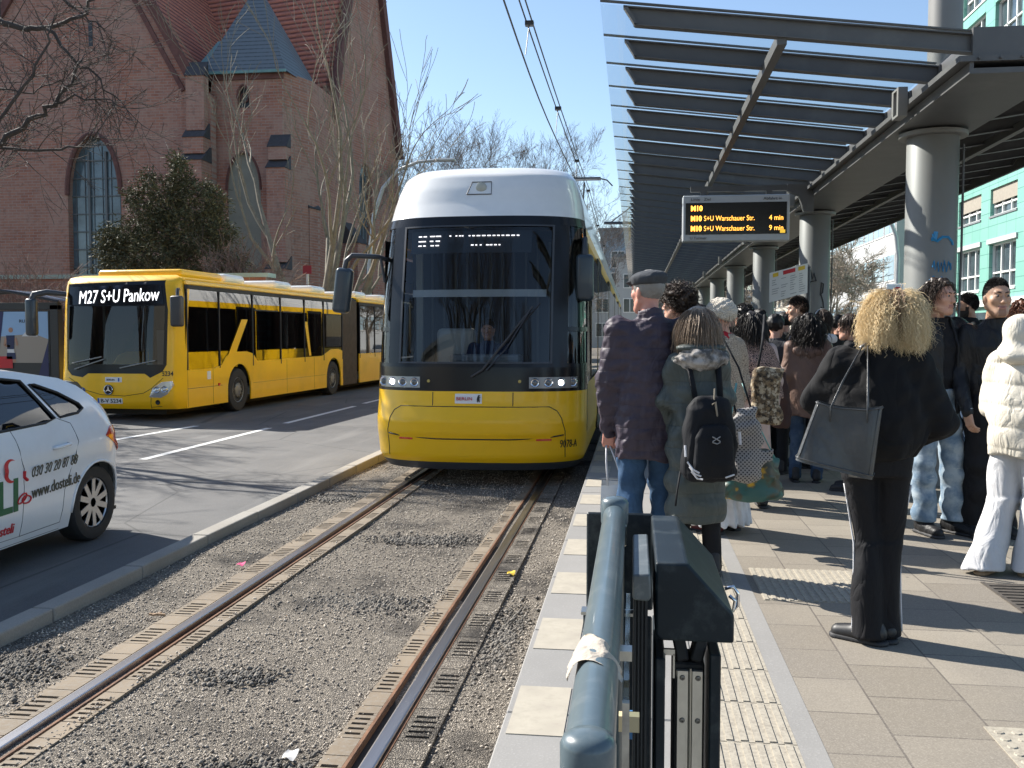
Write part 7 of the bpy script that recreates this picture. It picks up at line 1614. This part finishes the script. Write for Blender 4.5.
c.ell(T_(0, -.02, .048), (.098, .116, .098), M=p.M @ Rm(0, 12)); c.disp(wrinkle(.003, 70, 2)); c.cut(lambda X, Y, Z: (T_(0, 0, .012)[2]-Z)+.55*((X-h[0])*W4.M[0, 1]+(Y-h[1])*W4.M[1, 1])); p.piece('knitted_hat', c, .007, KN.m)
sc = Sdf(); sc.ell((0, -.0, 1.475*k), (.095*k, .095*k, .055*k)); sc.cap((-.05*k, .08*k, 1.46*k), (.02*k, .13*k, 1.36*k), .035, .03, .03); sc.disp(wrinkle(.006, 50, 7)); p.piece('scarf', sc, .008, cloth('red_wool', (.42, .02, .03)))
m = MB()
for q in (-1, 1): m.sphere(tuple(T_(q*.033, .098, .008)), (.024, .012, .020), 10); m.tube([T_(q*.055, .09, .012), T_(q*.08, 0, .012)], .003, 5)
m.build('sunglasses', BLK, p.o, smooth=180); strands(160, lambda r: W4.scalp(r, .8, -.06), drop(.10, .2, .004), .002, seed=6, material=HLB, parent=p.o)
# bags of the hat woman
n = NT('polka_dots'); mp = n.map(scale=(38, 38, 38)); sx_ = n.n('SeparateXYZ'); n.l(mp, sx_.inputs[0])
def fr_(v, sh=0): return n.math('SUBTRACT', n.math('FRACT', n.math('ADD', v, sh)), .5)
dd_ = n.math('ADD', n.math('POWER', fr_(n.math('ADD', sx_.outputs[0], sx_.outputs[2])), 2), n.math('POWER', fr_(n.math('SUBTRACT', sx_.outputs[0], sx_.outputs[2])), 2)); n.col(n.mix(n.rng(dd_, .07, .10), (.025, .025, .03), (.30, .28, .26))); n.set(rough=.9); DOT = n.m
def softbag(name, label, cpx, Y, w_, h_, d_, m, seed, rz=0, cat='bag', pw=2.6, handle=None, taper=.8, sag=.02):
    c = atY(cpx[0], cpx[1], Y); t = empty(name, c, R(rz), label, cat); b = Sdf(); b.loft([(-h_/2, w_*.40, d_*.40), (-h_*.40, w_*.5, d_*.5), (0, w_*.48, d_*.5), (h_*.35, w_*.5*taper, d_*.36), (h_/2, w_*.5*taper, d_*.2)], .02, pw=pw, edge=.02); b.disp(wrinkle(sag, 14, seed)); b.disp(wrinkle(sag*.3, 40, seed+1)); sdf_obj('bag_body', b, .009, [m] if not isinstance(m, list) else m, t)
    if handle:
        for H_ in handle:
            q = MB(); q.tube([tuple(v) for v in H_], .011, 6, flat=.45); q.build('handle', handle_m, t, smooth=180)
    return t
handle_m = BLK2
softbag('tote_bag', 'light tote bag with black polka dots hanging beside the tweed coat', (743, 443), 6.35, .31, .50, .13, DOT, 3, 5, handle=[[(-.05, 0, .2), (-.10, .06, .5), (-.17, .12, .74)], [(.06, 0, .2), (-.02, .08, .5), (-.14, .14, .74)]], taper=.62)
n = NT('teal_print'); a = n.noise(scale=7, detail=3); b_ = n.noise(scale=3.2); c_ = n.mix(n.rng(a, .45, .55), (.035, .115, .105), (.07, .07, .045)); n.col(n.mix(n.rng(b_, .60, .64), c_, (.55, .33, .03))); n.set(rough=.45); TEAL = n.m
handle_m = mat('teal_handle', (.12, .33, .32), .5)
softbag('shopping_bag', 'large teal and olive printed shopping bag below the polka dot tote', (750, 474), 6.55, .44, .34, .2, TEAL, 8, -8, handle=[[(-.16, 0, .12), (-.14, .02, .35), (-.10, .05, .62)], [(.16, 0, .12), (.03, .0, .38), (-.06, .03, .62)]], taper=.75, sag=.014)

# --- 5 woman with patterned shawl
p = Person(752, 7.9, 1.60, 12, 'woman with black and beige patterned shawl over a pale pink dress beside the tweed coat', fem=True)
p.start(face=False); W5 = p; n = NT('shawl_pattern'); mp = n.map(scale=(17, 17, 22)); vv = n.n('TexWave', wave_type='BANDS', bands_direction='DIAGONAL'); vv.inputs['Scale'].default_value = 1.6; vv.inputs['Distortion'].default_value = 9; vv.inputs['Detail'].default_value = 0; vv.inputs['Detail Scale'].default_value = 2.2; n.l(mp, vv.inputs[0]); n.col(n.mix(n.rng(vv.outputs['Fac'], .42, .58), (.025, .02, .02), (.42, .28, .23))); n.set(rough=.9); SHW = n.m
k = p.k; PNK = cloth('pale_pink_cloth', (.52, .40, .36)); p.top(PNK, 'dress_top'); sk_ = Sdf(); sk_.loft([(.2*k, .19*k, .17*k), (.8*k, .16*k, .13*k), (1.0*k, .15*k, .12*k)], .02); sk_.disp(lambda X, Y, Z: (.008*np.sin(np.arctan2(Y, X)*13)).astype(f32)); p.piece('long_skirt', sk_, .01, PNK); p.shoes(BLM)
sh = Sdf(); sh.loft([(.98*k, .20*k, .13*k, -.06*k, .08*k), (1.25*k, .22*k, .15*k, -.03*k, .03*k), (1.42*k, .19*k, .13*k), (1.52*k, .10*k, .10*k)], .03); sh.disp(wrinkle(.010, 22, 14)); p.piece('shawl', sh, .009, SHW); p.cap_hair(HBLK, .012, .8, 0, wrinkle(.003, 80, 3)); p.volume([(-.16, .06, .04, -.09), (-.05, .08, .05, -.08), (.05, .08, .06, -.05)], HBLK); strands(500, lambda r: W5.scalp(r, .8, 0), drop(.25, .3, .006, 8), .003, seed=44, material=HBLK, parent=p.o); handle_m = BLK2
n = NT('brown_floral'); a = n.noise(scale=40, detail=5); b_ = n.noise(scale=28, detail=4); n.col(n.mix(n.rng(b_, .5, .58), n.mix(n.rng(a, .4, .6), (.03, .022, .015), (.22, .15, .08)), (.45, .38, .27))); n.set(rough=.8); FLO = n.m
softbag('shoulder_bag', 'brown and beige floral shoulder bag hanging at the pink dress', (766, 396), 7.3, .23, .42, .12, FLO, 21, 8, taper=.85, sag=.012, handle=[[(-.07, 0, .18), (-.02, .05, .4), (0.02, .14, .62)]])
softbag('shopping_bag', 'plain dark brown bag hanging between shawl woman and brown jacket', (781, 400), 8.4, .20, .50, .12, cloth('dark_brown_cloth', (.06, .035, .03)), 31, 12, taper=.35, sag=.012)

# --- 6 brown jacket
p = Person(800, 9.35, 1.60, -8, 'woman with long black curly hair in a brown hooded jacket and jeans seen from behind', fem=True, X=1.66)
p.start(face=False, hands='LR'); W6 = p; k = p.k; BRJ = cloth('brown_nylon', (.17, .11, .088), .5, var=.06, fold=.012, fscale=5)
p.top(BRJ, zb=.70, prof=[(.70, .22, .15), (.95, .225, .16), (1.15, .215, .155), (1.33, .20, .135), (1.42, .165, .11), (1.49, .10, .09)], sl=(.082, .075, .06), disp=(wrinkle(.010, 15, 22, .4),)); hh = Sdf(); hh.ell((0, -.10*k, 1.38*k), (.14*k, .06*k, .075*k)); hh.disp(wrinkle(.006, 30, 3)); p.piece('hood', hh, .009, BRJ)
p.cap_hair(HBLK, .025, .8, 0, wrinkle(.006, 60, 3)); p.volume([(-.20, .10, .05, -.085), (-.10, .12, .06, -.07), (.0, .10, .07, -.05), (.06, .08, .07, -.03)], HBLK, wrinkle(.012, 45, 5)); strands(900, lambda r: W6.scalp(r, .8, -.01), drop(.30, .55, .013, 13, .9, jit=.03), .0035, seed=9, material=HBLK, parent=p.o); p.pants(DENIM, r=(.088, .068, .062), disp=(wrinkle(.005, 25, 2),)); p.shoes(BLM)
# --- 7 man behind the columns facing left
p = Person(800, 10.4, 1.80, 78, 'young man with short dark hair in profile facing left before the second column', sk=SK2, yaw=4)
p.start(); p.brows(EYB); p.buzz(HBLK, 2200, .018, .75, .014, top=.03, r=.0024); p.top(cloth('navy_cloth', (.03, .045, .10)), zb=.75, disp=(wrinkle(.006, 20, 2),)); p.pants(BLKC); p.shoes(BLM)
# --- 8 black jacket, white hood
p = Person(823, 10.3, 1.68, 22, 'person in black jacket with white hood and dark hair left of the blonde woman', fem=True)
p.start(face=False, hands='LR'); P8_ = p; k = p.k; p.cap_hair(HDK, .010, .8, 0, wrinkle(.003, 80, 3)); strands(600, lambda r: P8_.scalp(r, .8, -.02), drop(.12, .3, .004, 8), .003, seed=45, material=HDK, parent=p.o); p.top(BLKC, disp=(wrinkle(.006, 18, 4),), w=1.1, zb=.75); hh = Sdf(); hh.ell((0, -.085*k, 1.43*k), (.13*k, .07*k, .065*k)); hh.disp(wrinkle(.005, 30, 3)); p.piece('hood', hh, .008, WHC); p.pants(BLKC); p.shoes(BLM)
m = MB(); h = p.hc(); m.tube([h+np.array([.095*math.cos(t), -.01, .03+.10*math.sin(t)]) for t in np.linspace(-.3, PI+.3, 12)], .008, 6); m.build('headphones', LIGHTG, p.o, smooth=180)
# --- 9 woman in profile
p = Person(852, 8.9, 1.60, 70, 'woman with centre-parted dark hair in profile partly hidden by the blonde curls', sk=SK1, fem=True)
p.start(); p.brows(EYB); p.cap_hair(HDK, .010, .62, .012, wrinkle(.002, 80, 3), extra=lambda a, T_, hs: a.ell(T_(0, -.085, -.03), (.05*hs, .05*hs, .06*hs), .03)); P9_ = p; strands(500, lambda r: P9_.scalp(r, .7, .01), drop(.11, .2, .003, 6), .0025, seed=46, material=HDK, parent=p.o); p.top(BLKC); p.pants(BLKC); p.shoes(BLM)

# --- 10 blonde woman, main figure
p = Person(880, 4.50, 1.60, -4, 'woman with frizzy blonde hair in black bomber jacket and black flared trousers carrying a handbag', fem=True, sk=SKR)
p.j(ankR=(.055, .02, .09), ankL=(-.035, -.05, .09), kneeR=(.058, .03, .50), kneeL=(-.045, .0, .50), head=(.065, .03, 1.632), elL=(-.285, .10, 1.22), wrL=(-.165, .06, 1.36), elR=(.30, .04, 1.12), wrR=(.20, .20, 1.0), shR=(.18, 0, 1.42), shL=(-.18, 0, 1.42))
p.start(face=False, hands='LR', curl=.55, handdir={'L': ((.35, -.05, 1.0), (.9, .1, -.2))}); BL = p; k = p.k
BOM = cloth('black_bomber', (.008, .008, .009), .85, var=.15, fold=.014, fscale=4)
p.top(BOM, prof=[(.925, .150, .115), (.95, .19, .14), (1.02, .225, .16), (1.14, .24, .165), (1.28, .228, .145), (1.38, .20, .12), (1.47, .11, .09)], sl=(.085, .088, .052), disp=(wrinkle(.012, 11, 31, .5), wrinkle(.004, 34, 32)), k_=.07, collar=.03, res=.008)
p.pants(cloth('black_jersey', (.008, .008, .010), .75, var=.1), r=(.090, .062, .080), hem=.03, flare=1.5, hip=(.158, .12), disp=(wrinkle(.007, 16, 4, .5),), res=.008, zt=1.02)
for q, s_ in (('R', 1), ('L', -1)):
    H_, K_, A_ = p.g('hip'+q), p.g('knee'+q), p.g('ank'+q); pts = []
    for z in np.linspace(.80, .05, 16):
        z *= k
        if z > K_[2]: t_ = (H_[2]-z)/(H_[2]-K_[2]); c_ = H_+(K_-H_)*t_; rr = (.090+(.062-.090)*t_)*k
        else: t_ = (K_[2]-z)/(K_[2]-.03*k); c_ = K_+(A_-K_)*min(1, t_); rr = (.062+.018*t_**1.5)*k
        pts.append((c_[0]+s_*(rr+.001), c_[1]-.008, z))
    m = MB(); m.tube(pts, .0045, 5); m.build('side_piping', WHC, p.o, smooth=180)
p.shoes(mat('black_shoe', (.015, .015, .016), .5), big=1.12, dirs={'R': 10, 'L': 62})
p.cap_hair(HBL, .010, .8, -.02, wrinkle(.003, 60, 3)); p.volume([(-.11, .085, .04, -.08), (-.06, .10, .055, -.065), (.0, .095, .07, -.045), (.05, .075, .07, -.03)], HBL, wrinkle(.010, 50, 7))
def frizz(pp, nr, rnd):
    side = math.copysign(1, nr[0]+rnd.normal()*.06); ax_ = abs(nr[0]); L = rnd.uniform(.075, .185)*(1 if ax_ > .25 else .8); d = np.array([side*(.25+.75*ax_), nr[1]*.45-.1, .75*max(0, nr[2])*min(1, ax_*2.5)-.1]); d /= np.linalg.norm(d); q = pp+nr*.010; pts = [pp, q]; ph = rnd.rand()*6.28; fr = rnd.uniform(34, 52)
    for i in range(14):
        t = i/14; d = d*.8+np.array([side*(.05 if t < .35 else -.01), -.015, -.20-.12*t])+rnd.normal(size=3)*.10; d /= np.linalg.norm(d); q = q+d*L/14; a = .005*min(1, t*4); pts.append(q+np.array([math.sin(ph+t*fr)*a, math.cos(ph+t*fr*.9)*a, math.sin(ph*2+t*fr)*a*.5]))
    return pts
def broot(rnd): pt, nr = BL.scalp(rnd, .8, -.03); return pt, nr
strands(5200, broot, frizz, .0012, seed=12, material=HBL, parent=p.o)
strands(3400, lambda r: BL.scalp(r, .8, -.04), drop(.15, .4, .005, 38, .9, seg=14, jit=.03), .0012, seed=22, material=HBL, parent=p.o)
strands(260, broot, drop(.19, 1.3, .012, 20, .5, seg=12, jit=.09), .0010, seed=77, material=HBL, parent=p.o)
PRT = hairm('parting_brown', (.34, .22, .13))
def proot(rnd):
    while True:
        pt, nr = BL.scalp(rnd, .8, .01)
        if abs(nr[0]) < .22+.1*rnd.rand() and nr[1] < .5: return pt+nr*.016, nr
strands(420, proot, drop(.10, .3, .004, 25, .7, seg=9, jit=.03), .0012, seed=13, material=PRT, parent=p.o)
# her handbag
t = empty('handbag', atY(849, 437, 4.24), R(-16), 'large grey-black leather tote handbag hanging at the blonde woman', 'handbag')
b = MB(); W1_, W2_, D1, D2, hh_ = .135, .160, .040, .075, .140
def bagp(u, v, o):   # u around 0..1, v 0..1 height
    W_ = W2_+(W1_-W2_)*v; D_ = D2+(D1-D2)*v; a = 2*PI*u; pw_ = .32; c, s_ = math.cos(a), math.sin(a)
    x = math.copysign(abs(c)**pw_, c)*(W_+o); y = math.copysign(abs(s_)**pw_, s_)*(D_+o); z = -hh_+2*hh_*v
    y += .012*math.sin(x*20+v*3)*(1-v)*.8; z += .02*(x/.17)**2*v-.012*(1-(x/.18)**2)*v-.22*(1-v)*x-.06*v*x; x -= .06*(1-v)
    return Vector((x, y, z))
b.patch(bagp, 0, 1, 0, 1, 72, 24, th=.004); b.patch(lambda u, v, o: bagp(u, .0, -.0)*1.0 if v == 0 else Vector((bagp(u, 0, 0).x*(1-v), bagp(u, 0, 0).y*(1-v), bagp(u, 0, 0).z)), 0, 1, 0, 1, 72, 4)
b.build('bag_body', LEATHB, t, smooth=60)
b = MB(); b.patch(lambda u, v, o: Vector((bagp(u, .88, 0).x*(1-v), bagp(u, .88, 0).y*(1-v), bagp(u, .88, 0).z)), 0, 1, 0, 1, 48, 2); b.build('zip_cover', LEATHB, t)
b = MB(); b.tube([bagp(u, .055, .002) for u in np.linspace(0, 1, 60)], .0035, 5); b.tube([bagp(u, .98, .002) for u in np.linspace(0, 1, 60)], .003, 5)
for u in (.62, .88): b.tube([bagp(u, v, .002) for v in np.linspace(.05, .98, 12)], .0025, 5)
b.build('seam', LEATHB, t, smooth=180)
sh_w = BL.o.matrix_basis @ Vector(tuple(BL.g('shL')+np.array([.095, -.045, .07]))); inv = (Matrix.Translation(t.location) @ Matrix.Rotation(R(-16), 4, 'Z')).inverted(); sl = inv @ sh_w
for yy, a0 in ((-.05, .07), (.05, .0)):
    for xx in (-.075, .075): b = MB(); top_ = sl+Vector((.012 if xx > 0 else -.012, yy*.35-.03, 0)); b.tube([Vector((xx, yy*.95, .07)), Vector((xx*1.0, yy*.95, .13)), Vector((xx, yy*1.0, .15)).lerp(top_, .35), Vector((xx, yy, .15)).lerp(top_, .75), top_], .0085, 6, flat=.35); b.build('strap', LEATHB, t, smooth=180)
    b = MB(); a = sl+Vector((0, yy*.35-.03, 0)); b.tube([a+Vector((-.02, 0, -.005)), a+Vector((0, .03, .012)), a+Vector((.03, .06, -.005))], .012, 6, flat=.4); b.build('strap_top', LEATHB, t, smooth=180)

# --- 11 youth with curls
p = Person(929, 7.05, 1.80, 204, 'youth with shoulder-length dark curls in open black jacket, ripped light jeans and black boots', sk=SK1, yaw=12, X=2.14)
p.j(ankR=(.08, .02, .09), ankL=(-.13, .05, .09), kneeL=(-.12, .05, .5), wrR=(.27, .10, .88), wrL=(-.26, .08, .90))
p.start(hands='LR', jaw=.92); P11 = p; k = p.k; p.brows(EYB, .005)
p.top(BLKC, 'shirt', zb=.93, w=.95, sleeves='', disp=(wrinkle(.004, 25, 2),))
p.top(LEA, 'jacket', zb=.84, w=1.10, disp=(wrinkle(.008, 14, 44),), sl=(.075, .068, .052), cuts=(lambda X, Y, Z: np.where(Y > .02, .055-np.abs(X+.01), -1.).astype(f32),))
n = NT('ripped_denim'); a = n.noise(scale=9, detail=4); b_ = n.noise(n.map((1, 1, 8)), scale=6, detail=5, rough=.7); c_ = n.mix(n.rng(a, .38, .62), (.13, .20, .28), (.36, .43, .48)); n.col(n.mix(n.rng(b_, .64, .70), c_, (.66, .66, .64))); n.set(rough=.9); n.bump(b_, .5, .006)
p.pants(n.m, r=(.098, .082, .080), hem=.10, disp=(wrinkle(.008, 22, 5),), hip=(.172, .125)); p.shoes(LEA, big=1.15)
p.cap_hair(HDK, .016, .80, .030, wrinkle(.008, 60, 3)); p.volume([(-.11, .075, .04, -.065), (-.05, .09, .05, -.06), (.02, .09, .055, -.05), (.07, .07, .05, -.04)], HDK, wrinkle(.012, 50, 6)); strands(1500, lambda r: P11.scalp(r, .95, .030, ymax=.02), drop(.165, .5, .009, 15, .9, jit=.03), .0022, seed=15, material=HDK, parent=p.o)
# --- 12 bearded man
BRD = mat('beard_dark', (.025, .018, .014), .8, bump=.5, bscale=300)
def beard(p_, o):
    o[p_[:, 2]-.75*p_[:, 1] > .012] = 3
    m = (p_[:, 2] < -.040) & (p_[:, 2] > -.125) & (p_[:, 1] > -.005) & (o != 1); o[m] = 2; m = (p_[:, 2] < .0) & (p_[:, 1] < .03) & (p_[:, 1] > .0) & (np.abs(p_[:, 0]) > .045) & (p_[:, 2] > -.12) & (o != 1); o[m] = 2; return o
p = Person(966, 10.2, 1.83, 84, 'bearded man in black jacket in profile facing left with white sneakers', sk=SK3, X=3.42)
p.j(ankR=(.10, .14, .09), ankL=(-.10, -.16, .09)); p.start(mats=[BRD, HSH], fmat=beard, hands='LR', jaw=1.05); p.brows(EYB); p.buzz(HBLK, 2200, .012, .75, .010, top=.018, r=.0020); k = p.k
p.top(BLK2, zb=.74, w=1.2, disp=(wrinkle(.008, 18, 41),), collar=.06); p.pants(DENIM, r=(.10, .078, .066)); p.shoes(WHC, WHC, big=1.1)
hh = Sdf(); hh.ell((0, -.11*k, 1.44*k), (.12*k, .07*k, .07*k)); p.piece('hood', hh, .009, BLK2)
# --- 13 smiling man facing us
def hairtop(p_, o, s_=.88, z_=.020): m = (p_[:, 2]-s_*p_[:, 1] > z_+.003*np.sin(p_[:, 0]*400)*np.sin(p_[:, 2]*300)) ; o[m] = 3; return o
def goatee(p_, o):
    o = hairtop(p_, o)
    m = (p_[:, 2] < -.074) & (np.abs(p_[:, 0]) < .022) & (p_[:, 1] > .055) & (p_[:, 2] > -.115); o[m] = 2; return o
p = Person(994, 7.0, 1.80, 183, 'smiling young man with short dark hair and black jacket facing the viewer', sk=SK2, yaw=0, pitch=3, hs=1.08)
p.j(wrR=(.225, .16, .86), elR=(.235, .0, 1.12), shR=(.165, -.01, 1.42), shL=(-.165, -.01, 1.42), elL=(-.235, 0, 1.12), wrL=(-.21, .14, .86)); p.start(mats=[mat('stubble', (.29, .165, .115), .6), HSH], fmat=goatee, hands='RL', curl=.45, nose=1.1, jaw=1.02, handdir={'R': ((-.1, .3, -1), (-.9, -.2, 0))}); P13 = p; p.brows(EYB, .005); k = p.k
h = p.hc(); m = MB(); m.tube([h+p.M@(np.array([x, .093-abs(x)*.35, -.0585+x*x*9])*p.hs) for x in np.linspace(-.028, .028, 9)], .0022, 5); m.build('mouth_line', mat('mouth_dark', (.08, .02, .02), .5), p.o, smooth=180)
p.buzz(HBLK, 3400, .006, .85, .026, top=.020, r=.0015, fwd=.4)
p.top(LEA, zb=.86, w=1.0, disp=(wrinkle(.007, 16, 51),), collar=.02, neck=.08); p.pants(BLKC, r=(.098, .080, .075), disp=(wrinkle(.006, 18, 5),)); p.shoes(BLM)
m = MB(); w_ = P13.g('wrR'); m.tube([w_+np.array([.030*math.cos(t), .030*math.sin(t), .03]) for t in np.linspace(0, 6.28, 14)], .005, 6); m.build('wristwatch', STL, p.o, smooth=180)
# --- 14 white puffer
p = Person(1004, 5.9, 1.53, -52, 'person in cream hooded puffer jacket and wide pale grey trousers at the right edge', X=2.29, fem=True)
p.j(ankL=(-.11, -.22, .09), kneeL=(-.11, -.03, .5), ankR=(.08, .0, .09), kneeR=(.09, .06, .5), elR=(.27, .10, 1.16), wrR=(.12, .30, 1.12), elL=(-.25, .08, 1.14), wrL=(-.1, .3, 1.1)); p.start(face=False, hands='LR'); k = p.k
PUF = cloth('cream_puffer', (.66, .61, .51), .5, var=.04, fold=.006, fscale=9)
p.top(PUF, prof=[(.82, .195, .155), (.87, .215, .175), (.98, .22, .18), (1.15, .215, .175), (1.32, .205, .155), (1.42, .17, .13), (1.50, .12, .11)], sl=(.092, .085, .066), disp=(puff(.125, .010), wrinkle(.008, 22, 61)), collar=.03, res=.008)
hh = Sdf(); hh.ell((0, -.02, 1.63*k), (.125*k, .145*k, .135*k)); hh.ell((0, -.07*k, 1.50*k), (.155*k, .13*k, .085*k), .04); hh.ell((0, .15*k, 1.63*k), (.08*k, .12*k, .10*k), .03, sub=True); hh.disp(wrinkle(.006, 24, 63)); p.piece('hood', hh, .008, PUF)
p.pants(cloth('pale_grey_jersey', (.56, .56, .57), var=.05), r=(.098, .092, .130), hem=.03, flare=1.3, disp=(wrinkle(.010, 14, 64, .4),), hip=(.17, .14), res=.009); p.shoes(WHC, mat('gum_sole', (.3, .2, .12), .7))
# --- 15 and others behind
p = Person(1023, 8.4, 1.70, 150, 'person with reddish brown hair half cut off by the right edge', sk=SK1); p.start(face=False); P15 = p; p.cap_hair(HAU, .02, .8, 0, wrinkle(.005, 60, 3)); strands(260, lambda r: P15.scalp(r, .75, .0), drop(.16, .6, .010, 12, .7, jit=.05), .005, seed=18, material=HAU, parent=p.o); p.top(BLKC); p.pants(BLKC); p.shoes(BLM)
p = Person(729, 10.2, 1.76, 10, 'person of whom only black hair shows above the cream knitted hat'); p.start(face=False); p.cap_hair(HBLK, .018, .8, -.03, wrinkle(.003, 80, 3)); p.top(BLKC); p.pants(BLKC); p.shoes(BLM)
p = Person(770, 10.8, 1.56, 20, 'person with dark curly hair and black coat between shawl and timetable post', fem=True); p.start(face=False); PX_ = p; p.cap_hair(HDK, .02, .8, -.03, wrinkle(.006, 60, 3)); strands(200, lambda r: PX_.scalp(r, .8, -.02), drop(.2, .6, .012, 12, .7), .006, seed=19, material=HDK, parent=p.o); p.top(BLKC, w=1.15); p.pants(BLKC); p.shoes(BLM)
p = Person(745, 9.2, 1.70, 30, 'person in black with dark hair directly behind the patterned shawl'); p.start(face=False); p.buzz(HBLK, 900, .03, .8, -.02, r=.004); p.cap_hair(HBLK, .010, .8, -.03, wrinkle(.003, 80, 3)); p.top(BLK2, w=1.15); p.pants(BLKC); p.shoes(BLM)
p = Person(700, 8.6, 1.68, 40, 'person with black hair right of the curly head under the canopy'); p.start(face=False); p.cap_hair(HBLK, .014, .8, -.03, wrinkle(.003, 80, 3)); p.top(BLK2); p.pants(BLKC); p.shoes(BLM)
for px_, Y_, H_, rz_, lb_ in ((760, 11.8, 1.72, 30, 'person in black far back between shawl and timetable board'), (712, 11.2, 1.74, -20, 'person in dark coat far back left of the cream knitted hat'), (786, 12.6, 1.70, 60, 'person in black far back in front of the second column'), (838, 12.2, 1.66, 15, 'person in dark clothes far back left of the blonde hair'), (690, 12.5, 1.7, 5, 'person in dark coat furthest back under the canopy'), (775, 9.9, 1.62, -30, 'person in charcoal coat close behind the floral bag')):
    p = Person(px_, Y_, H_, rz_, lb_); p.start(face=False, res=.01); p.cap_hair(HBLK, .014, .8, -.03, wrinkle(.004, 70, 3), res=.01); p.top(BLKC if px_ != 775 else cloth('charcoal_cloth', (.05, .05, .055)), w=1.1, zb=.6, res=.012); p.pants(BLKC, res=.013); p.shoes(BLM)
# tram driver
p = Person(0, TY+1.0, 1.72, 180, 'tram driver in dark blue jacket seated behind the windscreen', X=TC+.02); p.j(hipR=(.09, 0, .93), kneeR=(.1, .35, .95), kneeL=(-.1, .35, .95), ankR=(.1, .4, .55), ankL=(-.1, .4, .55), elR=(.25, .12, 1.18), elL=(-.25, .12, 1.18), wrR=(.14, .34, 1.15), wrL=(-.14, .34, 1.15)); p.start(hands='LR'); p.cap_hair(HDK, .01, .7, 0); p.top(cloth('navy_cloth', (.03, .045, .10))); p.pants(BLKC, hem=.5); p.o.location.z = .10
